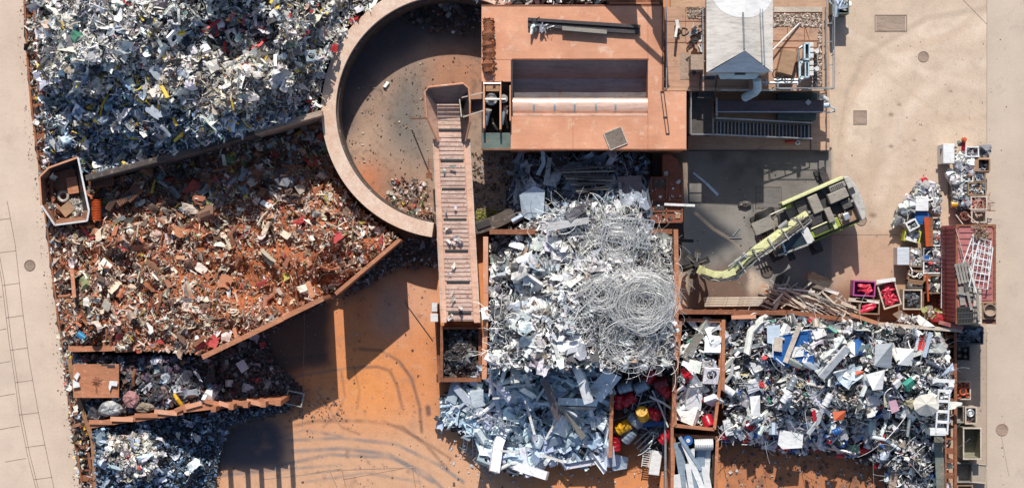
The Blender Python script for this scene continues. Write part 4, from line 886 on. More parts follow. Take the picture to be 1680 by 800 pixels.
m = MB(); m.rect(841.5, 185.5, 1062.5, 190.6, BH - .4, BH - .02); obj('front_lip', m, PEACH, t, bevel=.01)
m = MB()
for r in ((840, 96, 1064, 98),): m.rect(*r, BH + .002, BH + .05)
m.rect(1086.5, 12, 1089, 150, 0, BH + .1); m.rect(790, 8, 1086, 10, 0, BH + .03)
m.rect(789, 244, 1127, 246, BH - .3, BH + .03)
obj('edge_bars', m, RUST, t)
m = MB()
for a, b in (((1063, 98), (1063, 10)), ((838, 98), (790, 98)), ((1063, 191), (1063, 244)), ((940, 191), (940, 244))):
    m = MB(); m.beam(P(*a, BH + .004), P(*b, BH + .004), .03, .012); obj('weld_seam', m, RUSTO, t)
# drive recess at the left
m = MB(); m.rect(790, 134, 838, 218, 0, 1.9); obj('recess_floor', m, BLACK, t)
m = MB(); m.rect(790, 218, 838, 244, 0, BH - .05); obj('green_cover_plate', m, GREENST, t, bevel=.01)
for (xa, ya, yb_, w) in ((794, 130, 210, 3.2), (821, 130, 212, 3.0), (837, 140, 198, 2.4)):
    m = MB(); m.rect(xa - w / 2, ya, xa + w / 2, yb_, 1.9, 5.3); obj('bearing_plate', m, RUSTL, t, bevel=.01)
m = MB(); m.add([P(823, 132, 5.1), P(836, 142, 5.0), P(836, 158, 4.2), P(823, 158, 4.2)], [(0, 3, 2, 1)]); obj('slanted_shield', m, DARKST, t)
m = MB(); m.rect(797, 136, 819, 150, 1.9, 4.4); obj('gear_cover', m, CARD, t, bevel=.02)
def gear(cx, cy, r, z):
    g = MB(); n = 22; c = P(cx, cy, z); pts = []
    for i in range(n * 2):
        a = math.pi * i / n; rr = r * (1 if i % 2 else .86); pts.append((c.x + rr * math.cos(a), c.y + rr * math.sin(a)))
    g.prism(pts, z - .15, z); o = obj('gear', g, CHROME, t)
    h_ = MB(); h_.cyl(c, r * .55, z + .002, z + .12, 20, r * .45); obj('hub', h_, GREYP, o)
gear(806, 163, .36, 4.75); gear(826, 162, .26, 4.9)
for a, b, r in (((801, 181), (794, 212), .15), ((829, 175), (821, 213), .12)):
    g = MB(); A = P(*a, 4.6); B = P(*b, 3.9); g.tube([A, A + (B - A) * .75], r, 14); o = obj('hydraulic_cylinder', g, CYAN, t, smooth=True)
    g = MB(); g.tube([A + (B - A) * .74, B], r * .6, 12); obj('rod', g, CHROME, o, smooth=True); g = MB(); g.tube([A + (B - A) * -.05, A + (B - A) * .08], r * 1.3, 14); obj('gland', g, CHROME, o, smooth=True)
for a, b in (((808, 195), (816, 212)), ((832, 180), (833, 210))):
    g = MB(); A = P(*a, 3.7); B = P(*b, 3.5); g.tube([A, (A + B) / 2 + Vector((-.1, 0, .3)), B], .07, 8); obj('pipe', g, GREYP, t, smooth=True)
m = MB(); m.tube([P(794, 137, 5.35), P(821, 137, 5.35)], .05, 8); m.tube([P(796, 163, 4.95), P(830, 163, 5.1)], .06, 8); obj('cross_shaft', m, CHROME, t)
# things lying on the deck
lg = MB(); LR = random.Random(5)
pts = [P(801 + LR.uniform(-1.5, 1.5), 31 + i * 6.2, BH + .22) for i in range(15)]
lg.tube(pts, [.31 + LR.uniform(-.07, .09) for _ in pts], 11)
solo('scrap_bale', lg, mat('dark_rust_bale', (.42, .13, .045), (.14, .05, .03), 3.5, .8, 0, (.5, .2, .07), 1, .5, 1.0), 'long crumbling dark rust bale lying on the left of the shear deck', 'scrap bale')
g = np.random.default_rng(8)
stuff('rust_crumbs', pieces([(793, 30), (810, 30), (811, 120), (794, 120)], 260, lambda x, y: np.full(np.shape(x), BH + .15), dict(sheet=2, chunk=2, strip=1), (.1, .35), [(2, (.36, .12, .04), 0), (1, (.12, .05, .03), 0), (.3, (.5, .4, .3), 0)], 60, (0, .3), 160), 'loose rust flakes clinging to the long bale', 'rust', M_RUSTY)
def hbeam(a, b, w, hh, z, m, label, group=None):
    mb = MB(); A = P(*a, z); B = P(*b, z); u = Vector((0, 0, 1))
    d = (B - A).normalized(); n = Vector((-d.y, d.x, 0))
    mb.beam(A + u * .012, B + u * .012, w, .024); mb.beam(A + u * hh, B + u * hh, w, .024); mb.beam(A + u * hh / 2, B + u * hh / 2, .03, hh - .026)
    return solo('steel_beam', mb, m, label, 'steel beam', group, bevel=.004)
hbeam((866, 33), (1050, 45), .18, .4, BH, DARKST, 'longest dark I-beam lying on the shear deck')
hbeam((866, 41), (1048, 53), .26, .28, BH, DARKST, 'second dark I-beam lying beside the longest one on the shear deck')
hbeam((922, 48), (995, 54), .22, .42, BH + .05, GREYP, 'short light grey channel lying below the dark beams on the shear deck')
singles('metal_offcut', pieces([(865, 38), (905, 42), (920, 50), (900, 52), (868, 48)], 18, lambda x, y: np.full(np.shape(x), BH + .1), dict(sheet=1, strip=2, bar=2), (.25, .7), [(1, (.4, .4, .42), .3), (1, (.1, .1, .1), .2), (.6, (.7, .7, .68), .2)], 25, (.1, .3), 161), 'twisted offcut at the left end of the beams on the shear deck', 'offcut', 'offcuts beside the beams on the shear deck')
# grating lying on the deck
c = P(1010, 227, BH + .06); t = thing('grating', 'tilted square steel grating lying on the lower edge of the shear deck', 'grating', tuple(c - Vector((0, 0, .05))))
g = MB(); M3 = Matrix.Rotation(R(22), 3, 'Z')
for q in (-1, 1): g.box(c + M3 @ Vector((q * .52, 0, 0)), (.05, .98, .06), mtx=M3); g.box(c + M3 @ Vector((0, q * .5, 0)), (1.0, .05, .058), mtx=M3)
obj('frame', g, WOODL, t)
g = MB()
for k in range(15): g.box(c + M3 @ Vector((-.46 + k * .0657, 0, 0)), (.022, .93, .03), mtx=M3); g.box(c + M3 @ Vector((0, -.44 + k * .063, 0)), (.97, .02, .026), mtx=M3)
obj('bars', g, GREYP, t)
g = MB(); 
for a, b in (((1084, 150), (1093, 219)), ((1089, 150), (1098, 219)), ((1093, 219), (1098, 219)), ((1088, 192), (1095, 192)), ((1084, 150), (1089, 150))): g.beam(P(*a, BH + .05), P(*b, BH + .05), .045, .05)
solo('steel_ladder', g, DARKST, 'thin dark ladder frame lying at the right end of the shear deck', 'ladder')
# strip of scrap and steel behind the shear
hT = idw([(800, -20, 2.5), (900, -10, 3.2), (1060, -20, 3)], .3, 171)
TP = [(770, -60), (1086, -60), (1086, 7), (800, 7), (780, 0)]
mound('scrap_heap', TP, hT, 'edge of a scrap heap behind the top of the shear', 'scrap heap', HB)
stuff('mixed_scrap', pieces(TP, 800, hT, KW, (.15, .9), MIX + [(2, (.3, .12, .07), 0)], 45, (0, .5), 172), 'mixed pale and rusty scrap showing behind the top of the shear', 'scrap')
g = MB(); g.rect(997, -20, 1083, 5, 0, 4.2); t = thing('steel_box', 'rusty steel box with a white stripe behind the top of the shear', 'steel box', tuple(P(1040, -8, 0)))
obj('box_body', g, RUST, t); g = MB(); g.rect(1000, 4.5, 1082, 6.5, 3.9, 4.3); obj('top_edge', g, RUSTL, t)

# ================================================================== conveyor
CH = 3.6
t = thing('conveyor', 'long pale orange slatted steel conveyor with an octagonal hopper', 'conveyor', tuple(P(745, 350, 0)))
def cx(y): return float(np.interp(y, [165, 528], [737.5, 756]))
def cw(y): return float(np.interp(y, [165, 528], [29, 31]))
g = MB(); g.pp([(cx(215) - 22, 215), (cx(215) + 22, 215), (cx(526) + 24, 526), (cx(526) - 24, 526)], CH - .5, CH - .12); obj('trough_floor', g, mat('rusty_belt_bed', (.62, .34, .24), (.74, .52, .41), 1.5, .5, .1), t)
BELT = mat('worn_shiny_slats', (.72, .45, .34), (.80, .62, .52), 1.8, .42, .1, (.28, .11, .07), .9, .3, .3)
g = MB(); slots = [213, 263, 310, 360, 411, 462, 513]; y = 170.0
while y < 524:
    y2 = y + 6.6
    if not any(abs((y + y2) / 2 - s_) < 4.2 for s_ in slots):
        xa, xb = cx(y) - cw(y) + 8.5, cx(y) + cw(y) - 10
        A = P(xa, (y + y2) / 2, CH - .12); B = P(xb, (y + y2) / 2, CH - .12)
        g.beam(A + Vector((0, 0, .03)), B + Vector((0, 0, .03)), .17, .03)
    y += 7.1
obj('slats', g, BELT, t)
for s_ in slots:
    g = MB(); A = P(cx(s_) - 20, s_, CH - .09); B = P(cx(s_) + 18, s_, CH - .09); g.beam(A, B, .15, .09); obj('drag_bar', g, BLACK, t, bevel=.03)
for q, ww in ((-1, 8), (1, 9)):
    g = MB(); a, b = (cx(228) + q * (cw(228) - ww / 2), 228), (cx(529) + q * (cw(529) - ww / 2), 529)
    A = P(*a, CH); B = P(*b, CH); g.beam((A.x, A.y, CH - .25), (B.x, B.y, CH - .25), ww / S, .5); obj('side_beam', g, PEACH, t, bevel=.015)
    g = MB(); a, b = (cx(228) + q * (cw(228) + .6), 228), (cx(529) + q * (cw(529) + .6), 529); A = P(*a, CH); B = P(*b, CH); g.beam((A.x, A.y, CH - .2), (B.x, B.y, CH - .2), .05, .62); obj('edge_strip', g, WOODL, t)
    for yy in (300, 420, 515):
        g = MB(); c = P(cx(yy) + q * (cw(yy) - 5), yy, CH); g.box((c.x, c.y, (CH - .5) / 2), (.22, .22, CH - .52)); g.box((c.x, c.y, .02), (.45, .45, .03)); obj('leg', g, RUST, t)
# hopper
top = [(697, 151), (703, 143), (760, 137), (769, 145), (771, 168), (771, 200), (764, 231), (718, 232), (700, 192)]
bot = [(717, 172), (717, 171), (752, 171), (753, 172), (754, 185), (756, 210), (757, 232), (721, 232), (718, 200)]
ht = [5.0, 5.1, 5.1, 5.0, 4.9, 4.6, 3.9, 3.9, 4.8]
T3 = [P(x, y, h) for (x, y), h in zip(top, ht)]; B3 = [P(x, y, CH - .02) for x, y in bot]
for nm, idx, mm in (('back_plate', [0, 1, 2, 3], PURPST), ('right_plate', [3, 4, 5, 6], DARKST), ('left_plate', [7, 8, 0], PEACH)):
    g = MB(); n = len(idx); vs = [T3[i] for i in idx] + [B3[i] for i in idx]; vs2 = [v + Vector((0, 0, -.06)) for v in vs]
    g.add(vs, [(i, i + 1, n + i + 1, n + i) for i in range(n - 1)]); obj('hopper_' + nm, g, mm, t)
g = MB(); rim = T3[6:] + T3[:7]; g.tube(T3[7:] + T3[:7], .055, 6); obj('hopper_rim', g, RUSTL, t)
g = MB(); A = [P(754, 164, 4.4), P(792, 162, 5.0), P(792, 184, 5.0), P(757, 192, 4.4)]; Bm = [P(758, 168, 3.9), P(792, 166, 4.3), P(792, 181, 4.3), P(760, 188, 3.9)]
g.add(A + Bm, [(4, 5, 6, 7), (0, 1, 5, 4), (2, 3, 7, 6), (3, 0, 4, 7)]); obj('feed_chute', g, PURPST, t)
g = MB(); g.beam(P(760, 192, 4.55), P(794, 181, 5.0), .07, .08); g.beam(P(758, 160, 4.6), P(792, 152, 5.0), .06, .08); g.beam(P(754, 163, 4.5), P(757, 192, 4.5), .06, .2); obj('chute_rails', g, WOODL, t)
g = MB()
for k in range(6): g.beam(P(703, 262 + k * 3, 2.9), P(712, 262 + k * 3, 2.9), .03, .03)
g.beam(P(703, 260, 2.9), P(703, 286, 2.9), .05, .05); g.box(P(704, 288, 2.9), (.35, .3, .3)); g.beam(P(674, 195, .6), P(700, 194, 3.2), .06, .06); obj('side_bracket', g, RUST, t)
# scrap lying on the belt
singles('white_scrap_lump', pieces([], 0, lambda x, y: np.full(np.shape(x), CH), dict(chunk=1, sheet=3), (.2, .42), [(3, (.70, .64, .58), 0), (1, (.6, .6, .6), .2)], 25, (.1, .2), 175, pts=[(728, 281), (743, 274), (747, 340), (732, 345), (735, 373), (740, 386), (748, 390), (735, 395), (744, 398), (754, 394), (745, 435), (737, 448), (742, 480), (744, 490), (756, 505), (739, 518), (737, 523)]), 'small pale lump of scrap riding on the conveyor slats', 'scrap lump', 'pale lumps on the conveyor')
# foot post with white plates at the discharge
g = MB(); c = P(713, 512, 3.4); t = thing('access_step', 'narrow red and white step bracket left of the conveyor discharge', 'step', (c.x, c.y, 0))
g.box((c.x, c.y, 1.7), (.28, .85, 3.4)); obj('post', g, RUSTO, t); g = MB(); g.box((c.x, c.y + .3, 3.44), (.3, .5, .06)); g.box((c.x - .02, c.y - .3, 3.44), (.42, .45, .05)); obj('treads', g, WHITE, t)
# slag bin under the discharge
t = thing('slag_bin', 'rusty open bin of dark slag under the end of the conveyor', 'bin', tuple(P(756, 580, 0)))
g = MB(); h = 2.3
g.rect(722, 536, 727, 626, 0, h); g.rect(785, 536, 790, 626, 0, h); g.rect(727.2, 620, 784.8, 626, 0, h - .03); g.rect(727.2, 536, 784.8, 540, 0, h - .04); g.rect(727, 540, 785, 620, 0, .2)
obj('bin_walls', g, RUST, t)
SB = [(728, 541), (784, 541), (784, 619), (728, 619)]; hS = idw([(756, 580, 2.0), (730, 545, 1.5), (780, 545, 1.6), (730, 615, 1.5), (780, 615, 1.6)], .3, 181)
mound('slag_heap', SB, hS, 'black slag heaped in the bin under the conveyor', 'slag', HB)
stuff('slag', pieces(SB, 520, hS, dict(chunk=3, sheet=2, box=1), (.12, .5), [(4, (.07, .065, .065), .2), (2, (.13, .10, .09), .1), (1, (.28, .29, .30), .2)], 40, (0, .15), 182), 'lumps of dark slag filling the bin under the conveyor', 'slag')
steelwall('thin brown post wall left of the slag bin', [(718, 530), (720, 628)], 4, 1.6, RUST, studs=30)

# ================================================================== plant base, deck, shed, stairs
g = MB(); g.rect(1129, 148, 1361, 247, 0, .45); g2 = MB(); g2.rect(1100, -60, 1361, 147.8, 0, .45)
t = thing('plant_base', 'low pale orange concrete base under the stairs and the white shed', 'concrete base', tuple(P(1240, 200, 0)))
BASE = mat('orange_tinted_concrete', (.55, .36, .24), (.47, .29, .19), .6, .8, 0, (.34, .22, .15), .6, .15)
obj('front_slab', g, BASE, t, bevel=.02); obj('rear_slab', g2, BASE, t)
g = MB(); g.beam(P(1330, 190, .47), P(1330, 246, .47), .05, .03); g.beam(P(1130, 247, .47), P(1360, 247, .47), .06, .05); obj('edge_strips', g, DARKST, t)
DH = 3.6
t = thing('service_deck', 'raised orange service deck with galvanised railings around the white shed', 'platform', tuple(P(1220, 80, .45)))
DECK = mat('orange_deck_plate', (.54, .33, .22), (.46, .26, .17), .7, .75, 0, (.36, .22, .15), .7, .15)
g = MB(); g.rect(1090, 12, 1350, 143, DH - .25, DH); obj('deck_plate', g, DECK, t)
g = MB(); g.rect(1100, 14, 1340, 130, .46, DH - .26); obj('under_structure', g, DARKST, t)
for x in (1125, 1200, 1270, 1345):
    g = MB(); c = P(x, 140, DH); g.box((c.x, c.y, (DH - .26 + .45) / 2), (.24, .24, DH - .26 - .45 - .01)); obj('post', g, DARKST, t)
for k, (a, b, w) in enumerate([((1092, 35), (1158, 35), .03), ((1092, 70), (1158, 70), .03), ((1125, 12), (1125, 70), .03), ((1268, 22), (1349, 22), .05), ((1268, 67), (1349, 67), .05), ((1268, 78), (1349, 78), .05), ((1292, 12), (1292, 67), .04), ((1320, 12), (1320, 67), .04), ((1321, 43), (1328, 66), .03), ((1341, 116), (1348, 140), .03), ((1307, 78), (1307, 130), .06)]):
    g = MB(); g.beam(P(*a, DH + .012 + k * .0012), P(*b, DH + .012 + k * .0012), w, .02); obj('deck_joint', g, RUST, t)
g = MB(); g.rect(1270, 11.5, 1349, 20, DH + .003, DH + .07); obj('edge_ledge', g, WOODL, t)
g = MB(); g.rect(1349, 12, 1355, 143, DH - .3, DH + .1); g.rect(1090, 143.5, 1355, 149, DH - .3, DH + .06); obj('edge_channel', g, BASE, t)
for i, r in enumerate([(1270, 23, 1348, 32), (1270, 36, 1348, 42), (1345.4, 42, 1348.6, 80), (1337, 79, 1348, 142), (1128, 12, 1156, 30), (1090.3, 68, 1092.5, 143), (1334, 100, 1337, 142)]):
    g = MB(); g.rect(*r, DH + .004, DH + .02); obj('gravel_strip', g, RUBBLE, t)
stuff('gravel', pieces([(1270, 23), (1348, 23), (1348, 142), (1330, 142), (1341, 80), (1344, 44), (1270, 43)], 1500, lambda x, y: np.full(np.shape(x), DH + .02), dict(chunk=1), (.05, .13), [(2, (.5, .40, .32), 0), (2, (.14, .10, .08), 0), (1, (.7, .62, .55), 0)], 30, (0, .02), 190), 'loose stones along the right edge of the service deck', 'gravel', M_RUSTY)
stuff('gravel', pieces([(1128, 12), (1156, 12), (1156, 30), (1128, 30)], 300, lambda x, y: np.full(np.shape(x), DH + .02), dict(chunk=1), (.05, .13), [(2, (.5, .40, .32), 0), (2, (.14, .10, .08), 0)], 30, (0, .02), 191), 'loose stones at the top left corner of the service deck', 'gravel', M_RUSTY)
g = MB()
def rail(mb, pts, z, h=1.05, n=None, r=.028, mid=True):
    for (a, za), (b, zb) in zip(zip(pts, z), zip(pts[1:], z[1:])):
        A = P(*a, za); B = P(*b, zb); U = Vector((0, 0, h)); mb.tube([A + U, B + U], r, 6)
        if mid: mb.tube([A + U * .5, B + U * .5], r * .8, 6)
        k = max(1, int((B - A).length / 1.5))
        for i in range(k + 1): q = A + (B - A) * i / k; mb.tube([q, q + U], r, 6)
rail(g, [(1364, -20), (1364, 147), (1270, 147)], [DH, DH, DH]); rail(g, [(1352, -20), (1352, 145)], [DH, DH], .95, mid=False)
for y in (40, 70, 108): g.tube([P(1352, y, DH + .3), P(1366, y - 2, DH + .3)], .025, 6)
obj('right_railing', g, GALV, t)
g = MB(); rail(g, [(1268, 150), (1180, 150)], [DH, DH]); rail(g, [(1091, -20), (1091, 148)], [DH, DH], mid=False); rail(g, [(1150, 20), (1150, 125)], [DH, DH], mid=False); obj('inner_railing', g, GALV, t)
# thin deck clutter
for a, b, w, m, lab in [((1268, 82), (1311, 39), .10, WHITE, 'slender white pole lying diagonally on the deck right of the shed')]:
    g = MB(); g.tube([P(*a, DH + .5), P(*b, DH + .12)], w / 2, 8); solo('pole', g, m, lab, 'pole')
g = MB(); c = P(1290, 103, DH + .5); g.box(c, (.85, 1.35, .9), R(-14)); solo('cabinet', g, CARD, 'brown metal cabinet standing on the deck right of the shed', 'cabinet', bevel=.02)
g = MB(); c = P(1142, 104, DH + .7); t = thing('control_box', 'pale control box with a cable beside the left wall of the shed', 'control box', (c.x, c.y, DH)); g.box(c, (.72, .85, 1.3)); obj('box_body', g, CONC, t, bevel=.02)
g = MB(); g.tube([c + Vector((.36, .1, .3)), c + Vector((.6, .1, .2)), c + Vector((.75, .1, .1))], .03, 6); obj('cable', g, WHITE, t)
g = MB(); g.rect(1116, 88, 1132, 130, DH + .004, DH + .03); solo('loose_plate', g, CONC, 'thin pale plate flat on the left part of the deck', 'plate')
mid = random.Random(4)
for i in range(22):
    x = 1141 + mid.uniform(-5, 8); y = mid.choice([45, 52, 66, 72, 80, 110, 118]) + mid.uniform(-3, 3); g = MB(); c = P(x, y, DH + mid.uniform(.2, .7))
    if i % 3: g.box(c, (mid.uniform(.1, .35), mid.uniform(.1, .35), .25), mid.uniform(0, 2))
    else: g.tube([c, c + Vector((mid.uniform(-.5, .5), mid.uniform(-.5, .5), .1)), c + Vector((mid.uniform(-.7, .7), mid.uniform(-.7, .7), 0))], .035, 6)
    solo('machine_fitting', g, [GALV, BLACK, DARKST, WHITE][i % 4], 'small pump fitting crowded against the left side of the shed', 'fitting', 'pump fittings left of the shed')
g = MB(); g.tube([P(1112, 36, DH + .3), P(1108, 62, DH + .9)], .08, 8); g.box(P(1111, 40, DH + .4), (.2, .5, .3), .2); solo('valve_stand', g, WHITE, 'white valve stand on the left part of the deck', 'valve')
g = MB(); pts = [P(1118 + 12 * math.cos(a) * (.6 + .4 * math.cos(3 * a)), 52 + 6 * math.sin(a * 2), DH + .03) for a in np.linspace(0, 6, 40)]; g.tube(pts, .03, 6); solo('hose', g, BLACK, 'black hose coiled on the left part of the deck', 'hose')
# hydraulic radiators
t = thing('cooling_unit', 'cooling unit with two open frames and white fans on the deck', 'cooling unit', tuple(P(1320, 100, DH)))
def frame(g, x0, y0, x1, y1, z, w, hgt):
    for a, b in (((x0, y0), (x1, y0)), ((x1, y0), (x1, y1)), ((x1, y1), (x0, y1)), ((x0, y1), (x0, y0))): g.beam(P(*a, z), P(*b, z), w, hgt)
g = MB(); frame(g, 1319, 72, 1327, 98, DH + 1.3, .09, .5); frame(g, 1312, 102, 1326, 127, DH + 1.1, .12, .12); frame(g, 1321, 102, 1326, 127, DH + 1.3, .06, .3); obj('frame', g, CYAN, t)
g = MB(); g.rect(1320.5, 73, 1325.5, 97, DH + .3, DH + 1.1); g.rect(1322, 103, 1325, 126, DH + .3, DH + 1.1); obj('radiator_core', g, DARKST, t)
for y in (74, 83, 92, 104, 113, 121):
    g = MB(); g.rect(1328, y - 4, 1335, y + 3, DH + .4, DH + 1.0); obj('fan_box', g, WHITE, t, bevel=.02)
for y in (84, 113): g = MB(); g.cyl(P(1340, y, DH + .8), .13, DH, DH + .9, 12); g.tube([P(1335, y, DH + .8), P(1343, y, DH + .8)], .06, 8); obj('motor', g, WHITE, t)
g = MB(); 
for a, b in (((1311, 80), (1319, 74)), ((1309, 80), (1311, 102)), ((1314, 130), (1326, 127)), ((1314, 130), (1308, 140)), ((1270, 131), (1311, 131)), ((1250, 136), (1311, 136)), ((1256, 128), (1256, 141)), ((1276, 128), (1276, 143)), ((1292, 129), (1292, 138))): g.tube([P(*a, DH + .7), P(*b, DH + .7)], .07, 8)
obj('pipework', g, GALV, t)
g = MB()
for cx_, cy_, r_ in ((1258, 133, .28), (1275, 134, .33), (1298, 133, .2)): g.tube([(P(cx_, cy_, 0).x + r_ * math.cos(a), P(cx_, cy_, 0).y + r_ * math.sin(a), DH + .9) for a in np.linspace(0, 6.283, 17)[:-1]], .03, 6, True)
obj('valve_wheels', g, BLACK, t)
# shed
SH = 6.6; RH = 7.7
t = thing('white_shed', 'tall white shed with a hipped roof and a shaded triangular end', 'shed', tuple(P(1213, 60, DH)))
e0, e1, e2, e3 = P(1159, 119, SH), P(1268, 119, SH), P(1268, -90, SH), P(1159, -90, SH); r0, r1 = P(1222, 83, RH), P(1222, -90, RH)
def slab(g, vs, th=.07):
    n = len(vs); lo = [Vector(v) - Vector((0, 0, th)) for v in vs]; g.add(list(vs) + lo, [tuple(range(n)), tuple(range(2 * n - 1, n - 1, -1))] + [(i, n + i, n + (i + 1) % n, (i + 1) % n) for i in range(n)])
g = MB(); slab(g, [e0, r0, r1, e3][::-1]); obj('roof', g, ROOFW, t); g = MB(); slab(g, [e1, e2, r1, r0][::-1]); obj('roof', g, ROOFW, t)
HIP = mat('shade_blue_hip_sheet', (.72, .78, .84), (.64, .70, .76), .6, .5, .0, None, .7, .1, .1)  # blue of the shaded hip end put into its sheet colour
g = MB(); slab(g, [P(1164, 118.6, SH - .06), P(1265, 118.6, SH - .06), r0 + Vector((0, -.02, 0))], .05); obj('hip_end', g, HIP, t)
g = MB(); w0 = P(1166, 117, SH); w1 = P(1262, -90, SH); g.prism([(w0.x, w0.y), (w1.x, w0.y), (w1.x, w1.y), (w0.x, w1.y)], DH + .005, SH - .1); obj('wall', g, WHITE, t)
g = MB()
for x in (1248, 1252): g.beam(P(x - 1, 15, 7.32 - (x - 1250) * .03), P(x + 3, 108, 7.25 - (x - 1250) * .03), .04, .10)
g.tube([P(1219, 20, RH + .02), P(1221, 80, RH + .02)], .05, 8); obj('roof_seam', g, GALV, t)
g = MB(); slab(g, [P(1178, 121, 5.6), P(1246, 121, 5.6), P(1240, 130, 5.3), P(1182, 130, 5.3)][::-1], .05); obj('canopy', g, CYAN, t)
g = MB(); g.rect(1206, 120.5, 1223, 122.6, 5.62, 5.9); obj('vent_slot', g, DARKST, t)
GLARE = mat('glare_white', (.88, .87, .85), (.86, .84, .80), 1, .4, 0, None, .5, .03, 0)  # overexposed glare on the roof, painted as whiter patches
for q in (-1, 1):
    g = MB(); vs = []; ex = e1.x if q > 0 else e0.x; cx0 = r0.x
    for i in range(15):
        a = math.pi / 2 * i / 14; x = cx0 + q * 1.72 * math.cos(a) * 1.0; y = P(0, -20, RH).y - 1.62 * math.sin(a); f = abs(x - cx0) / abs(ex - cx0); vs.append((x, y, RH + (SH - RH) * f + .012))
    vs.append((cx0, P(0, -90, RH).y, RH + .012)); f = 1.72 / abs(ex - cx0); vs.append((cx0 + q * 1.72, P(0, -90, RH).y, RH + (SH - RH) * f + .012))
    vs = vs[::-1] if q > 0 else vs; g.add(vs, [tuple(range(len(vs)))]); obj('roof_glare_patch', g, GLARE, t)
# duct from the canopy
t = thing('exhaust_duct', 'bent pale blue exhaust duct coming down from the shed canopy', 'duct', tuple(P(1240, 140, DH)))
g = MB(); g.tube([P(1242, 131, 5.2), P(1243, 146, 4.9), P(1239, 151, 4.6), P(1222, 160, 3.6)], .24, 14); obj('pipe', g, CYAN, t, smooth=True)
g = MB(); g.rect(1231, 131, 1247, 143, DH, DH + .9); obj('filter_box', g, CONC, t, bevel=.02)
# step ladder cage, left of the shed
t = thing('steel_steps', 'dark steel steps between the deck and the lower landing', 'steps', tuple(P(1160, 145, .45)))
g = MB(); rail(g, [(1148, 124), (1144, 160)], [DH, 2.6], 1.0); rail(g, [(1175, 124), (1169, 160)], [DH, 2.6], 1.0); g.tube([P(1144, 160, 3.6), P(1169, 162, 3.6)], .03, 6); obj('handrail', g, DARKST, t)
for i in range(6): g = MB(); y = 128 + i * 6; g.beam(P(1148 - i * .6, y, DH - i * .18), P(1173 - i * .8, y, DH - i * .18), .2, .04); obj('tread', g, HOSE, t)
# landing and stairs
LH = 2.5
t = thing('landing', 'open grated landing with white railings at the head of the stairs', 'landing', tuple(P(1150, 190, .45)))
g = MB(); g.rect(1131, 152, 1168, 222, LH - .08, LH); obj('grating_floor', g, mat('smoky_grating', (.08, .075, .07), (.15, .12, .10), 2, .7, .2, None, .7, .4), t)
g = MB()
for x in (1134, 1166):
    for y in (155, 219): c = P(x, y, LH); g.box((c.x, c.y, (LH - .09 + .45) / 2), (.12, .12, LH - .55))
obj('posts', g, DARKST, t)
g = MB(); rail(g, [(1131, 152), (1131, 222), (1168, 222)], [LH] * 3, 1.05, r=.035); rail(g, [(1173, 163), (1173, 192)], [LH] * 2, 1.05, r=.03); rail(g, [(1168, 222), (1168, 196)], [LH] * 2, .6, mid=False); obj('railing', g, GALV, t)
t = thing('stair_flight', 'long metal stair flight with thin treads going down to the right', 'stairs', tuple(P(1250, 212, .45)))
g = MB(); rail(g, [(1172, 195), (1329, 203)], [LH, .5], 1.0, r=.035); g2 = MB(); rail(g2, [(1170, 222), (1328, 229)], [LH, .5], 1.0, r=.035)
obj('handrail', g, GALV, t); obj('handrail', g2, GALV, t)
for ya, yb_ in ((197.5, 204.5), (220.5, 227.5)): g = MB(); g.beam(P(1170, ya, LH - .1), P(1328, yb_, .55), .05, .22); obj('stringer', g, GREENST, t)
for i in range(26):
    f = (i + .5) / 26; y = 198 + 7 * f; x = 1171 + 156 * f; z = LH - (LH - .5) * f
    A = P(x, y + 1, z); B = P(x, y + 22, z); g = MB(); g.beam(A, B, .15, .03); o = obj('tread', g, BLACK, t); g = MB(); g.beam(A + Vector((.07, 0, .03)), B + Vector((.07, 0, .03)), .03, .03); obj('nosing', g, GALV, o)
# horizontal ram housing
t = thing('ram_housing', 'long dark brown ram housing with a hydraulic elbow, between the stairs and the deck', 'ram housing', tuple(P(1265, 173, .45)))
g = MB(); g.rect(1174, 164, 1352, 184, 1.3, 2.3); obj('housing', g, mat('brown_ram_paint', (.16, .105, .10), (.11, .085, .095), .7, .45, .1, (.24, .13, .09), .9, .2), t, bevel=.03)
g = MB(); g.rect(1276, 153, 1341, 163.6, .45, 1.2); obj('support', g, GREENST, t, bevel=.02); g = MB(); g.rect(1276, 184.4, 1339, 197, .45, 1.2); obj('support', g, GREENST, t, bevel=.02)
g = MB(); g.rect(1174, 182.6, 1352, 184.6, 2.3, 2.36); obj('edge_strip', g, GALV, t)
g = MB(); c = P(1326, 168, 2.33); g.box(c, (.26, .26, .04), R(45)); obj('lifting_plate', g, WHITE, t)
g = MB(); g.tube([P(1345, 173, 2.1), P(1360, 172, 2.1)], .17, 12); g.tube([P(1358, 170, 2.2), P(1364, 176, 2.2), P(1369, 178, 2.1), P(1370, 183, 1.9), P(1355, 185, 1.8)], .045, 8); obj('elbow', g, CYAN, t, smooth=True)
g = MB(); g.tube([P(1343, 158, 2.4), P(1352, 160, 2.3), P(1358, 165, 2.2)], [.1, .16, .12], 10); obj('grease_pot', g, WHITE, t, smooth=True)
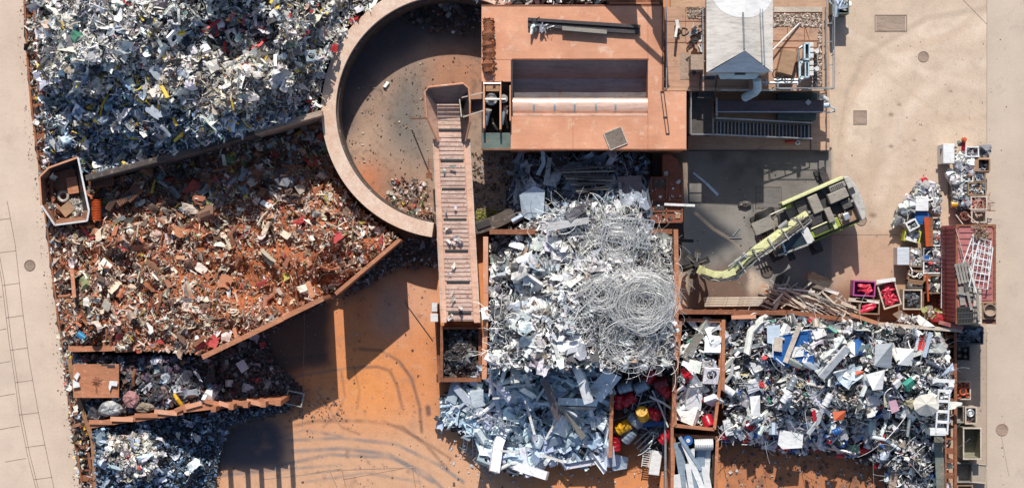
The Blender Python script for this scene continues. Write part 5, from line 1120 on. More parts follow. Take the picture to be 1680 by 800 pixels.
# extinguishers by the stairs
for x, y, m, lab in ((1139, 221, REDP, 'red and white fire reel at the corner of the landing'), (1296, 233, REDP, 'red fire extinguisher at the foot of the stairs')):
    g = MB(); c = P(x, y, .6); g.tube([c + Vector((-.3, 0, .1)), c + Vector((.25, .05, .1))], .09, 10); g.tube([c + Vector((.25, .05, .1)), c + Vector((.36, .06, .1))], .04, 8); solo('fire_extinguisher', g, m, lab, 'extinguisher')
g = MB(); c = P(1309, 234, .6); g.cyl(c, .15, .46, .6, 20); t = thing('white_bucket', 'small round white bucket beside the foot of the stairs', 'bucket', (c.x, c.y, .45)); obj('tub', g, WHITE, t); g = MB(); g.cyl(c, .05, .601, .63, 12); obj('lid_knob', g, DARKST, t)
# green skip at the top
t = thing('green_skip', 'small green skip with bent sheets at the top edge beyond the railing', 'skip', tuple(P(1379, 8, 0)))
c = P(1379, 0, 1.6); g = MB(); g.opentop((c.x, c.y, 0), (1.0, 1.6, 1.6), .06); obj('skip_body', g, GREENST, t)
singles('metal_sheet', pieces([(1370, -10), (1388, -10), (1388, 18), (1370, 18)], 14, lambda x, y: np.full(np.shape(x), 1.3), dict(sheet=3, angle=1), (.5, 1.0), [(1, (.5, .6, .7), .2), (1, (.75, .76, .76), .1)], 30, (0, .3), 195), 'bent pale sheet sticking out of the small green skip', 'metal sheet', 'sheets in the green skip')

LPV = [(leftx(y) - 14, y) for y in (-20, 200, 400, 600, 820)] + [(leftx(y) + 3, y) for y in (820, 600, 400, 200, -20)]
stuff('grit', pieces(LPV, 420, lambda x, y: np.full(np.shape(x), .022), dict(chunk=3, strip=2), (.03, .12), [(2, (.35, .22, .14), 0), (1, (.6, .55, .5), 0), (1, (.1, .08, .07), 0)], 20, (0, .01), 401), 'grit and small shreds fallen onto the edge of the left pavement', 'grit', M_RUSTY)
stuff('grit', pieces([(1370, 60), (1650, 60), (1660, 800), (1600, 800), (1600, 380), (1400, 480), (1370, 300)], 420, lambda x, y: np.full(np.shape(x), .01), dict(chunk=3, strip=2), (.02, .08), [(2, (.30, .20, .14), 0), (1, (.6, .55, .5), 0), (2, (.12, .09, .07), 0)], 20, (0, .01), 402), 'scattered grit on the bare concrete at the right', 'grit', M_RUSTY)
stuff('grit', pieces([(360, 600), (540, 500), (715, 440), (715, 620), (740, 800), (340, 800)], 420, lambda x, y: np.full(np.shape(x), .01), dict(chunk=3, strip=2), (.03, .13), [(2, (.25, .12, .07), 0), (1, (.5, .45, .4), 0), (2, (.08, .06, .05), 0)], 20, (0, .01), 403), 'scattered grit and slivers on the orange yard floor', 'grit', M_RUSTY)

# unseen screen out of view, added and shaped to shadow the shear deck
t = thing('shadow_screen', 'slanted steel screen beyond the shear, added unseen to cast the shadow on its deck', 'screen', tuple(P(1030, -30, 0)))
q = lambda x, z: ((x - 840) / S, 430 / S, z)
def screen_pan(x0, z0, x1, z1, zb=4.8):
    g = MB(); a = [q(x0, zb), q(x1, zb), q(x1, z1), q(x0, z0)]; g.add(a + [(v[0], v[1] + .08, v[2]) for v in a], [(0, 1, 2, 3), (7, 6, 5, 4), (0, 4, 5, 1), (1, 5, 6, 2), (2, 6, 7, 3), (3, 7, 4, 0)]); return g
obj('shadow_screen_sheet', screen_pan(966, 5.9, 1030, 8.2), RUST, t); obj('shadow_screen_sheet', screen_pan(1056, 7.9, 1078, 9.6), RUST, t)
g = MB(); g.beam(q(1030, 8.2), q(1078, 9.7), .12, .25); g.beam(q(1026, 6.1), q(1060, 7.6), .12, .2); obj('shadow_screen_beam', g, RUST, t)
for x, z in ((968, 5.8), (1030, 8.2), (1076, 9.6)): g = MB(); a = q(x, z / 2); g.box(a, (.2, .2, z)); obj('shadow_screen_post', g, RUST, t)
# ================================================================== wire coils on the aluminium heap
WR = random.Random(11)
def coil(cx_, cy_, r, n, z, label, m=SILV, ecc=.9, wr=.010, spread=.22):
    c = P(cx_, cy_, z); t = thing('wire_coil', label, 'wire coil', (c.x, c.y, z - .4)); r /= S
    for grp in range(4):
        g = MB()
        for i in range(n // 4):
            rr = r * WR.uniform(1 - spread * 3, 1.1); ox, oy = WR.gauss(0, r * .15), WR.gauss(0, r * .15); tx, ty = WR.gauss(0, .16), WR.gauss(0, .16)
            a0 = WR.uniform(0, 6.28); e = WR.uniform(ecc - .1, 1.05); z0 = WR.uniform(-.3, .45); ph = WR.uniform(0, 6.28); L_ = WR.uniform(.55, 1.0) * 6.283
            pts = []
            for k in range(26):
                a = a0 + L_ * k / 25; q = rr * (1 + .05 * math.sin(3 * a + ph))
                x = q * math.cos(a); y = q * e * math.sin(a); pts.append((c.x + ox + x, c.y + oy + y, z + z0 + x * tx + y * ty))
            g.tube(pts, wr * WR.uniform(.8, 1.5), 4, caps=False)
        obj('wire_bundle', g, m, t, smooth=True)
coil(1055, 494, 46, 110, 6.2, 'large round coil of bright wire at the right of the central bay')
coil(1034, 560, 40, 14, 5.9, 'loose sagging coil of bright wire below the largest coil')
coil(986, 482, 26, 34, 6.1, 'smaller coil of bright wire left of the largest coil')
coil(1012, 398, 34, 16, 5.4, 'flattened tangle of pale wire near the top of the central heap', ecc=.6)
def wires(name, poly, n, hf, ln, r, cols, seed, label, lift=(.2, .7)):
    g = np.random.default_rng(seed); x, y = samp(poly, n, g); h = hf(x, y) + g.uniform(*lift, n); mb = MB()
    for i in range(n):
        a = g.uniform(0, 6.28); k = g.normal(0, .9); l = g.uniform(*ln); p = P(x[i], y[i], h[i]); pts = [p]; dz = g.normal(0, .08)
        for s_ in range(9):
            a += k / 9 * 2; p = p + Vector((math.cos(a), math.sin(a), dz)) * l / 9; pts.append(p)
        mb.cc = cols[int(g.integers(len(cols)))]; mb.tube(pts, r * g.uniform(.7, 1.5), 3, caps=False)
    return tag(obj(name, mb, M_SCRAP), label, 'wire', kind='stuff')
SC = [(.86, .86, .84, .0), (.66, .66, .65, .2), (.86, .85, .82, .0), (.4, .39, .38, .2)]
wires('loose_wire', [(930, 420), (1000, 380), (1104, 400), (1106, 600), (1000, 595), (950, 560)], 1150, hF, (.4, 2.0), .010, SC, 201, 'tangle of loose bright wire covering the right half of the central heap')
wires('loose_wire', [(900, 345), (1050, 345), (1060, 410), (910, 400)], 420, hF, (.5, 1.8), .011, SC, 202, 'wire and lath tangle at the top of the central heap')
wires('loose_wire', [(800, 500), (900, 500), (900, 580), (800, 590)], 160, hF, (.5, 1.4), .012, SC + [(.3, .14, .08, 0)], 203, 'thin wires along the left of the central heap', (.1, .5))
wires('loose_wire', K_, 420, hK, (.5, 1.9), .013, [(.7, .7, .7, .2), (.08, .08, .09, 0), (.3, .32, .35, .2)], 204, 'thin cables and wires trailing over the household scrap heap')
wires('loose_wire', E_, 120, hE, (.8, 2.2), .014, [(.3, .34, .4, .2), (.08, .08, .09, 0)], 205, 'thin steel wire on the shaded profile heap')
wires('loose_wire', H_, 90, hH, (.6, 1.8), .016, [(.6, .66, .72, .2), (.1, .1, .1, 0)], 206, 'thin tubes and wires between the drums')
# perforated trays, rack and ladders ------------------------------------------------
def ladder(a, b, w, z, label, m=GALV, n=None, name='cable_ladder', cat='ladder', dz=0.0, rr=.035):
    A = P(*a, z); B = P(*b, z + dz); d = (B - A); ln = d.length; d.normalize(); nn = Vector((-d.y, d.x, 0)) * w / 2
    t = thing(name, label, cat, tuple(A)); g = MB(); g.beam(A + nn, B + nn, rr, .07); obj('rail', g, m, t); g = MB(); g.beam(A - nn, B - nn, rr, .07); obj('rail', g, m, t)
    g = MB(); k = n or int(ln / .22)
    for i in range(1, k): q = A + d * ln * i / k; g.beam(q + nn, q - nn, .05, .03)
    obj('rungs', g, m, t)
ladder((757, 729), (811, 782), .32, .35, 'perforated tray reaching furthest down onto the yard from the appliance heap', dz=-.2)
ladder((763, 665), (836, 703), .34, 2.4, 'long perforated tray lying across the middle of the appliance heap')
ladder((779, 690), (779, 748), .28, 1.3, 'short upright perforated tray above the one on the yard', dz=-1)
ladder((772, 680), (761, 742), .26, 1.4, 'narrow perforated tray at the left edge of the appliance heap', dz=-1.1)
ladder((806, 690), (850, 694), .30, 2.5, 'faint tray half buried in the left of the appliance heap')
t = None
# large recognisable sheets -----------------------------------------------------------
def sheet(poly, hs, m, name, label, cat, group=None, th=.04):
    v = [P(x, y, h) for (x, y), h in zip(poly, hs)]; g = MB(); 
    n = len(v); c = sum(v, Vector()) / n; a = (v[1] - v[0]).cross(v[2] - v[0])
    if a.z < 0: v = v[::-1]
    lo = [p - Vector((0, 0, th)) for p in v]
    g.add(v + lo, [tuple(range(n)), tuple(range(2 * n - 1, n - 1, -1))] + [(i, n + i, n + (i + 1) % n, (i + 1) % n) for i in range(n)])
    return solo(name, g, m, label, cat, group)
PBLUE = mat('pale_blue_enamel', (.58, .67, .76), (.50, .60, .70), 1.2, .4, .05, (.4, .44, .48), .6, .1, .1)
WHEN = mat('white_enamel', (.80, .80, .79), (.72, .72, .71), 1.5, .4, 0, (.5, .46, .42), .5, .1, .1)
sheet([(964, 640), (992, 606), (1020, 618), (986, 660)], [3.4, 4.2, 4.2, 3.1], PBLUE, 'flat_sheet', 'largest flat pale blue panel at the top of the divider wall', 'metal panel')
sheet([(916, 652), (982, 654), (979, 666), (914, 664)], [3.2, 3.2, 2.9, 2.9], PBLUE, 'folded_sheet', 'wide pale blue channel lying level in the middle of the appliance heap', 'metal panel')
sheet([(916, 666), (978, 668), (976, 673), (916, 671)], [2.9, 2.9, 2.5, 2.5], GALV, 'folded_sheet', 'grey lower flange strip below the wide pale blue channel', 'metal panel')
sheet([(888, 624), (898, 620), (922, 680), (916, 692), (908, 684)], [3.8, 3.9, 3.4, 3.2, 3.2], PURPST, 'steel_profile', 'dark folded profile leaning down the appliance heap', 'steel profile')
sheet([(918, 668), (926, 672), (962, 714), (954, 722)], [2.9, 3.0, 2.4, 2.3], GREYP, 'steel_profile', 'second dark folded profile lower on the appliance heap', 'steel profile')
for i, (a, b, w) in enumerate([((824, 635), (878, 630), 4), ((808, 653), (855, 650), 3), ((862, 656), (877, 712), 4), ((912, 690), (895, 720), 3), ((885, 745), (925, 757), 4), ((850, 742), (810, 737), 3)]):
    g = MB(); g.beam(P(*a, 3.3 - i * .25), P(*b, 3.3 - i * .25), w / S, .08); solo('metal_bar', g, WHITE, 'slim white bar lying on the appliance casings', 'metal bar', 'white bars on the appliance heap')
# grating panels on the top of the aluminium heap
def perforated(quad, hs, label, nx=14, ny=5, m=GALV):
    q = [P(x, y, h) for (x, y), h in zip(quad, hs)]; t = thing('perforated_sheet', label, 'panel', tuple(q[0] - Vector((0, 0, .3)))); g = MB()
    f = lambda u, v: (q[0] * (1 - u) + q[1] * u) * (1 - v) + (q[3] * (1 - u) + q[2] * u) * v
    for i in range(nx + 1): g.beam(f(i / nx, 0), f(i / nx, 1), .06 if i in (0, nx) else .035, .04)
    obj('cross_bars', g, m, t); g = MB()
    for j in range(ny + 1): g.beam(f(0, j / ny) + Vector((0, 0, .02)), f(1, j / ny) + Vector((0, 0, .02)), .06 if j in (0, ny) else .035, .04)
    obj('long_bars', g, m, t)
perforated([(994, 352), (1074, 362), (1062, 408), (985, 392)], [5.3, 5.2, 5.2, 5.4], 'wide perforated panel on the top right of the central heap', 16, 6, GALV)
perforated([(898, 368), (940, 340), (948, 352), (902, 382)], [5.2, 5.3, 5.2, 5.1], 'narrow perforated strip at the top left of the central heap', 12, 4)
perforated([(930, 500), (1000, 440), (1012, 452), (945, 515)], [6.2, 6.3, 6.2, 6.1], 'curved ribbed strip across the middle of the central heap', 18, 2, SILV)
sheet([(898, 366), (966, 356), (966, 366), (898, 380)], [5.3, 5.4, 5.3, 5.2], WHITE, 'flat_sheet', 'long white plank shaped panel at the top left of the central heap', 'metal panel')
sheet([(852, 320), (876, 305), (894, 312), (892, 350), (870, 362), (856, 350)], [2.4, 2.6, 2.5, 2.2, 2.0, 2.0], PBLUE, 'flat_sheet', 'broad pale blue sheet at the left end of the shaded profile heap', 'metal panel')
sheet([(1012, 290), (1052, 288), (1054, 326), (1016, 322)], [2.4, 2.4, 2.4, 2.4], PURPST, 'steel_plate', 'brown steel plate on the right of the shaded profile heap', 'steel plate')
for i in range(13):
    g = MB(); y = 272 + i * 3.4; g.beam(P(912 + i * 3, y + 4, 2.5), P(1010 - i, y + WR.uniform(-6, 8), 2.4 + WR.uniform(0, .3)), .09, .09); solo('steel_profile', g, [DARKST, HOSE, GREYP][i % 3], 'dark straight profile bundled in the shaded heap below the shear', 'steel profile', 'dark profiles bundled below the shear')
# ------------------------------------------------------------------ drums
def drum(cx_, cy_, z, ang, tilt, m, label, r=.30, l=.75, name='drum'):
    c = P(cx_, cy_, z); t = thing(name, label, 'drum', (c.x, c.y, z - r)); d = Vector((math.cos(ang) * math.cos(tilt), math.sin(ang) * math.cos(tilt), math.sin(tilt)))
    prof = [(-.5, .97), (-.48, 1.03), (-.45, 1.0), (-.19, 1.0), (-.17, 1.04), (-.15, 1.0), (.15, 1.0), (.17, 1.04), (.19, 1.0), (.45, 1.0), (.48, 1.03), (.5, .97)]
    g = MB(); g.tube([c + d * l * u for u, _ in prof], [r * q for _, q in prof], 22, caps=False)
    obj('shell', g, m, t, smooth=True)
    g = MB(); g.tube([c + d * l * .46, c + d * l * .475], r * .94, 22); obj('lid', g, m, t); g = MB(); g.tube([c - d * l * .475, c - d * l * .46], r * .94, 22); obj('base', g, m, t)
    g = MB(); u = d.cross(Vector((0, 0, 1))).normalized(); g.tube([c + d * l * .47 + u * r * .5, c + d * l * .51 + u * r * .5], r * .14, 8); obj('bung', g, CHROME, t)
for x, y, z, a, ti, m, lab in [
    (1014, 657, 1.6, 1.5, .3, REDP, 'red drum standing against the orange divider at its upper end'), (1032, 655, 1.7, .6, .2, REDP, 'red drum lying right of the one against the divider'),
    (1009, 726, .9, 1.57, .2, REDP, 'red drum at the lower end of the orange divider'), (1066, 616, 2.0, 1.0, .2, REDP, 'red drum nearest the wire coils'), (1092, 641, 1.9, -.7, .3, REDP, 'red drum at the right wall of the drum bay'),
    (1073, 679, 1.5, -.4, .4, REDP, 'red drum right of the upright yellow drum'), (1093, 716, 1.0, .8, .3, REDP, 'red drum at the bottom right of the drum bay'),
    (1054, 679, 2.2, 1.9, 1.0, YELP, 'upright yellow drum with a tilted lid'), (1023, 700, 1.4, .55, .3, YELP, 'yellow drum lying lowest beside the divider'),
    (1026, 634, 2.0, .3, .3, SKYP, 'grey blue drum at the top of the drum bay near the divider'), (1053, 633, 2.0, .5, .3, SKYP, 'grey blue drum between two red drums at the top'), (1043, 690, 1.5, -.6, .5, SKYP, 'grey blue drum tucked below the yellow upright drum'), (1032, 714, 1.1, .9, .4, SKYP, 'grey blue drum at the bottom of the drum bay'),
    (1085, 628, 1.9, .2, .2, mat('dark_red_paint', (.25, .02, .03), (.2, .02, .03), 2, .4), 'dark red drum half hidden under the right wall')]:
    drum(x, y, z + .45, a, ti, m, lab, .33, .8)
g = MB(); g.beam(P(1054, 696, 1.5), P(1088, 694, 1.5), .26, .12); solo('blue_channel', g, BLUEP, 'blue channel lying below the upright yellow drum', 'channel')
ladder((1063, 600), (1040, 672), .3, 2.3, 'thin grey tube frame standing between the top drums', n=3, name='tube_grid', cat='frame')
for i, (a, b, z) in enumerate([((1090, 650), (1092, 800), 1.8), ((1066, 650), (1106, 672), 2.6), ((1070, 640), (1096, 700), 2.4), ((1045, 735), (1080, 700), 1.0), ((1050, 740), (1082, 712), 1.0), ((1040, 728), (1070, 702), 1.1), ((1048, 662), (1080, 656), 2.1), ((1098, 700), (1104, 800), 1.4)]):
    g = MB(); A = P(*a, z); B = P(*b, z - .2); g.tube([A, (A + B) / 2 + Vector((.03, .05, .02)), B], .05 + .02 * (i < 2), 8); solo('metal_tube', g, WHITE if i in (1, 2) else GALV, 'long pale tube lying across the drum bay', 'metal tube', 'tubes in the drum bay')
c = P(1071, 754, .6); t = thing('dish_rack', 'white dish rack shaped casing at the bottom of the drum bay', 'casing', (c.x, c.y, 0)); g = MB(); Mx = Matrix.Rotation(R(-8), 3, 'Z')
for k in range(7): g.box(c + Mx @ Vector((-.42, -.35 + k * .13, .25)), (.42, .045, .04), mtx=Mx)
for q in (-.62, -.2): g.box(c + Mx @ Vector((q, .04, .26)), (.05, .95, .05), mtx=Mx)
obj('grille', g, WHITE, t); g = MB(); g.box(c + Mx @ Vector((.15, -.12, .1)), (.62, 1.4, .5), mtx=Mx); obj('housing', g, WHEN, t, bevel=.04)
sheet([(1000, 750), (1012, 745), (1031, 750), (1028, 768), (1005, 772)], [.7, .8, .6, .4, .5], PBLUE, 'flat_sheet', 'folded pale sheet at the foot of the orange divider', 'metal panel')

# ------------------------------------------------------------------ open skip and white box beside the household heap
t = thing('open_skip', 'long rusty open skip of white scrap left of the household heap', 'skip', tuple(P(1146, 615, 0)))
def skipwalls(t, pts, w, h, m):
    for a, b in zip(pts, pts[1:] + pts[:1]):
        g = MB(); wallmb(g, a, b, w, 0, h - .12); obj('side_plate', g, m, t); g = MB(); A = P(*a, h); B = P(*b, h); g.beam(A - Vector((0, 0, .05)), B - Vector((0, 0, .05)), w * 1.7 / S, .1); obj('rim', g, m, t, bevel=.01)
skipwalls(t, [(1117, 524), (1184, 526), (1180, 640), (1172, 704), (1108, 698), (1107, 650)], 3, 2.9, RUSTO)
SK = [(1120, 528), (1181, 530), (1177, 640), (1169, 700), (1111, 694), (1110, 650)]; hI = idw([(1150, 600, 2.6), (1140, 540, 2.3), (1140, 690, 1.6)], .3, 211)
mound('scrap_fill', SK, hI, 'scrap filling the long open skip', 'scrap heap', HB)
stuff('mixed_scrap', pieces(SK, 330, hI, dict(sheet=3, strip=4, bar=2, wire=2, frame=.5), (.2, .9), MIX, 40, (0, .35), 212), 'strips and sheets filling the long open skip', 'scrap')
singles('metal_sheet', pieces(SK, 22, hI, dict(sheet=2, frame=1, box=1), (.7, 1.3), [(3, (.82, .82, .8), 0), (1, (.5, .56, .62), .2)], 22, (.3, .5), 213), 'white sheet or casing lying in the long open skip', 'metal sheet', 'white sheets in the long open skip')
sheet([(1118, 585), (1141, 546), (1156, 548), (1130, 592)], [3.1, 3.3, 3.3, 3.0], GREYP, 'steel_plate', 'slanted grey plate in the top of the long open skip', 'steel plate')
drum(1162, 692, 2.5, -1.2, .5, REDP, 'red drum with a white label in the bottom of the long open skip', .33, .7)
g = MB(); c = P(1127, 612, 3.1)
for k in range(9):
    a = WR.uniform(0, 6.28); g.add([c + Vector((WR.uniform(-.3, .3), WR.uniform(-.3, .3), WR.uniform(0, .3))) for _ in range(3)], [(0, 1, 2)])
g.add([P(1116, 606, 3.1), P(1124, 603, 3.4), P(1132, 624, 3.1), P(1127, 628, 3.0)], [(0, 3, 2, 1)]); solo('red_cloth', g, REDP, 'crumpled red and white plastic in the left of the long open skip', 'plastic')
t = thing('open_skip', 'rusty skip of long white panels at the bottom edge', 'skip', tuple(P(1142, 760, 0)))
skipwalls(t, [(1106, 713), (1177, 718), (1172, 850), (1102, 850)], 3, 2.2, RUSTO)
SJ = [(1109, 716), (1174, 720), (1169, 845), (1105, 845)]; hJ = idw([(1140, 760, 1.6)], .2, 221)
mound('scrap_fill', SJ, hJ, 'scrap filling the skip of white panels', 'scrap heap', HB)
for i, (x0, y0, x1, y1, w, z) in enumerate([(1112, 725, 1124, 800, .5, 2.2), (1120, 722, 1160, 820, .32, 2.6), (1134, 735, 1130, 830, .42, 2.3), (1150, 730, 1148, 810, .5, 2.1), (1162, 735, 1158, 800, .3, 2.0), (1108, 778, 1116, 840, .5, 2.3), (1143, 770, 1150, 840, .55, 2.5), (1128, 760, 1140, 840, .3, 2.6), (1155, 765, 1168, 830, .4, 2.2), (1115, 716, 1150, 770, .2, 2.7)]):
    g = MB(); g.beam(P(x0, y0, z), P(x1, y1, z - .1), w, .12); solo('white_sheet', g, WHEN if i % 3 else SKYP, 'long white panel strip in the lower skip', 'panel', 'white panels in the lower skip')
c = P(1155, 729, 2.4); t = thing('white_motor', 'ribbed white motor housing at the top right of the lower skip', 'motor', tuple(c - Vector((0, 0, .3))))
g = MB(); g.tube([c - Vector((.55, 0, 0)), c + Vector((.5, .04, 0))], .32, 18); obj('housing', g, WHEN, t, smooth=True); g = MB()
for k in range(8): g.tube([c + Vector((-.5 + k * .13, 0, 0)), c + Vector((-.47 + k * .13, 0, 0))], .36, 18)
obj('fins', g, GALV, t)
g = MB(); c = P(1129, 722, 2.7); g.cyl(c, .27, c.z - .3, c.z, 20); t = thing('blue_tub', 'round blue tub at the top of the lower skip', 'tub', tuple(c - Vector((0, 0, .3)))); obj('tub', g, BLUEP, t); g = MB(); g.cyl(c, .12, c.z + .001, c.z + .05, 14); obj('cap', g, WHITE, t)

# ------------------------------------------------------------------ big pieces on the household heap
def pano(pts, z, m, name, label, cat, dz=0): return sheet(pts, [z + (dz if i % 2 else 0) for i in range(len(pts))], m, name, label, cat)
pano([(1268, 553), (1330, 540), (1337, 590), (1290, 602), (1268, 588)], 3.5, BLUEP, 'blue_sign_board', 'large blue board with white border under the plank on the household heap', 'board')
pano([(1300, 568), (1322, 569), (1318, 584), (1299, 586)], 3.62, WHEN, 'white_sheet', 'white sheet lying over the middle of the blue board', 'sheet')
pano([(1319, 574), (1336, 573), (1336, 597), (1320, 598)], 3.66, BLUEP, 'blue_sign_board', 'small blue board with a white rim beside the large one', 'board')
pano([(1258, 535), (1280, 532), (1278, 566), (1259, 562)], 3.7, PBLUE, 'printed_sheet', 'pale blue printed sheet left of the blue board', 'sheet')
pano([(1271, 553), (1284, 554), (1283, 577), (1269, 575)], 3.75, WOODL, 'plywood_piece', 'small tan plywood rectangle on the blue board', 'plywood')
g = MB(); g.beam(P(1311, 535, 3.9), P(1288, 594, 3.8), .28, .05); solo('wooden_plank', g, WOODL, 'long tan plank lying across the blue board', 'plank')
for a, b in (((1273, 587), (1287, 599)), ((1284, 545), (1326, 541)), ((1321, 575), (1334, 574)), ((1268, 556), (1268, 586))):
    g = MB(); g.beam(P(*a, 3.7), P(*b, 3.7), .06, .02); solo('sign_edging', g, WHEN, 'white edging strip of the broken blue board', 'edging', 'edging strips of the blue board')
pano([(1280, 704), (1318, 712), (1316, 734), (1284, 736), (1276, 728)], 2.3, WHEN, 'white_sheet', 'wide white panel at the foot of the household heap', 'panel')
pano([(1230, 650), (1247, 648), (1247, 682), (1233, 682)], 3.5, WHEN, 'white_casing', 'upright white casing plate left of the middle of the household heap', 'casing', .2)
pano([(1420, 614), (1452, 606), (1448, 638), (1432, 640)], 4.4, WHEN, 'white_board', 'white board with rounded corners right of the middle of the household heap', 'board', .2)
pano([(1458, 658), (1470, 655), (1476, 672), (1463, 678)], 4.3, mat('pink_enamel', (.62, .36, .44), (.55, .32, .4), 2, .5), 'pink_sheet', 'small pink sheet in the middle right of the household heap', 'sheet')
pano([(1436, 564), (1465, 562), (1462, 604), (1434, 600)], 4.1, GALV, 'appliance_sheet', 'grey panel with a yellow edge at the top of the household heap', 'panel', .2)
pano([(1470, 570), (1500, 572), (1496, 600), (1474, 598)], 4.0, WHEN, 'white_sheet', 'pale square panel near the top right of the household heap', 'panel', .3)
pano([(1393, 730), (1410, 728), (1411, 742), (1396, 746)], 1.4, mat('sage_green_plastic', (.25, .42, .27), (.2, .35, .22), 2, .5), 'green_plate', 'small sage green plate at the foot of the household heap', 'plate')
g = MB(); v = [P(1520 + 22 * math.cos(a), 662 + 18 * math.sin(a) * (1.15 if a < 3 else .9), 4.1 + .15 * math.sin(a * 3)) for a in np.linspace(0, 6.283, 13)[:-1]][::-1]; top = P(1520, 662, 4.55); g.add(v + [top], [(i, (i + 1) % 12, 12) for i in range(12)])
solo('white_sack', g, mat('cream_plastic_sheet', (.74, .71, .63), (.66, .62, .54), 2, .6), 'crumpled cream sack at the right of the household heap', 'sack')
c = P(1548, 660, 4.2); t = thing('white_shelf_rack', 'tall white shelf rack leaning on the right edge of the household heap', 'rack', tuple(c - Vector((0, 0, .4))))
for a, b in (((1540, 638), (1535, 710)), ((1558, 640), (1554, 712))): g = MB(); g.beam(P(*a, 4.3), P(*b, 4.0), .09, .1); obj('upright', g, WHEN, t)
for k in range(5): g = MB(); y = 640 + k * 17; g.beam(P(1539 - k * .9, y, 4.28 - k * .07), P(1558 - k * .9, y + 1, 4.28 - k * .07), .16, .05); obj('shelf', g, WHEN, t)
g = MB(); g.rect(1526, 702, 1552, 714, 3.6, 4.0); obj('base_plate', g, WHEN, t, bevel=.02)
g = MB(); g.beam(P(1530, 623, 4.3), P(1566, 625, 4.2), .2, .08); solo('white_rail', g, WHEN, 'short white rail crossing the right wall above the shelf rack', 'rail')
g = MB(); g.beam(P(1527, 545, 4.3), P(1516, 585, 4.0), .22, .08); solo('white_rail', g, PBLUE, 'upright pale strip near the top right corner of the household heap', 'rail')
for x, y, z, a, m, lab in [(1358, 655, 4.0, 1.1, WHEN, 'white cylinder lying in the middle of the household heap'), (1290, 650, 3.8, 1.0, WHEN, 'white cylinder left of the middle of the household heap'), (1195, 640, 3.0, -.6, WHEN, 'white cylinder at the left edge of the household heap'), (1300, 628, 3.9, 1.1, GALV, 'grey cylinder in the upper middle of the household heap'),
    (1230, 699, 2.0, -.6, REDP, 'red canister lying at the left foot of the household heap'), (1378, 745, 1.0, -.1, REDP, 'red canister at the foot of the household heap near the green plate'), (1416, 739, 1.2, 0, REDP, 'red canister right of the green plate'), (1443, 728, 1.6, 0, REDP, 'red canister highest at the lower right of the household heap'), (1440, 763, .8, .2, REDP, 'red canister lowest at the right of the bare floor'), (1373, 707, 2.6, .4, BLUEP, 'blue canister above the green plate'), (1384, 725, 1.6, 1, BLUEP, 'blue canister beside the green plate')]:
    drum(x, y, z, a, .1, m, lab, .2, .75 if m in (WHEN, GALV) else .5, name='canister')
for pts, m, lab in [([(1366, 675), (1388, 673), (1384, 688), (1368, 690)], ORGP, 'torn orange sheet near the middle of the household heap'), ([(1332, 674), (1338, 672), (1340, 690), (1334, 692)], REDP, 'red strip left of the torn orange sheet'), ([(1403, 608), (1418, 608), (1415, 615), (1404, 615)], ORGP, 'small orange plate high on the household heap')]:
    pano(pts, 4.1, m, 'coloured_sheet', lab, 'sheet', .15)
# bits of engine bay -------------------------------------------------------------
c = P(158, 623, 3.4); t = thing('orange_plate', 'square orange plate with a rusted star shaped patch in the engine bay', 'steel plate', tuple(c)); g = MB(); g.rect(120, 597, 195, 652, 3.25, 3.4)
obj('plate', g, RUSTO, t, bevel=.01); g = MB(); a0 = P(158, 626, 3.43); vs = [(a0.x, a0.y, 3.5)]; 
for i in range(18): rr = (.36 if i % 2 else .16) * WR.uniform(.8, 1.2); vs.append((a0.x + rr * math.cos(i * .349), a0.y + rr * math.sin(i * .349), 3.405))
g.add(vs, [(0, i + 1, (i + 1) % 18 + 1) for i in range(18)]); obj('rust_star', g, RUST, t)
g = MB(); g.rect(157, 628, 160, 645, 3.402, 3.41); obj('rust_streak', g, RUST, t)
g = MB(); g.rect(166, 597, 178, 599.5, 3.402, 3.42); g.rect(176, 598, 188, 602, 3.404, 3.45); obj('top_notch', g, DARKST, t)
for i, pts in enumerate([[(121, 617), (127, 610), (131, 613), (126, 624)], [(119, 622), (130, 628), (131, 634), (120, 636)], [(180, 624), (193, 625), (192, 633), (183, 632), (180, 641), (178, 634)]]):
    sheet(pts, [3.6] * len(pts), WHEN, 'paper_scrap', 'white crumpled scrap lying on the square orange plate', 'scrap piece', 'white scraps on the orange plate')
def lump(cx_, cy_, z, r, m, name, label, cat, seed, sq=(1, 1, .7)):
    rr = random.Random(seed); g = MB(); c = P(cx_, cy_, z); vs = []; n, k = 14, 9
    for i in range(k + 1):
        for j in range(n):
            a = math.pi * i / k; b = 2 * math.pi * j / n; q = r * rr.uniform(.78, 1.12); vs.append(c + Vector((q * math.sin(a) * math.cos(b) * sq[0], q * math.sin(a) * math.sin(b) * sq[1], q * math.cos(a) * sq[2])))
    g.add(vs, [(i * n + j, (i + 1) * n + j, (i + 1) * n + (j + 1) % n, i * n + (j + 1) % n) for i in range(k) for j in range(n)]); return solo(name, g, m, label, cat)
lump(215, 655, 3.3, .48, mat('crushed_red_wire', (.50, .10, .10), (.45, .35, .33), 7, .6, 0, None, .9, .4, .8), 'wire_ball', 'round crushed ball of red and pink wire in the engine bay', 'wire ball', 1)
lump(180, 670, 3.2, .55, mat('crushed_silver', (.62, .62, .60), (.3, .3, .3), 6, .5, .3, None, .9, .4, .8), 'crushed_block', 'crumpled silver block left of the red wire ball', 'crushed block', 2, (1.3, .8, .6))
lump(236, 668, 3.1, .45, mat('crushed_brown', (.45, .36, .26), (.2, .15, .1), 6, .7, 0, None, .9, .4, .8), 'crushed_block', 'crumpled beige block right of the red wire ball', 'crushed block', 3, (1.3, .6, .6))
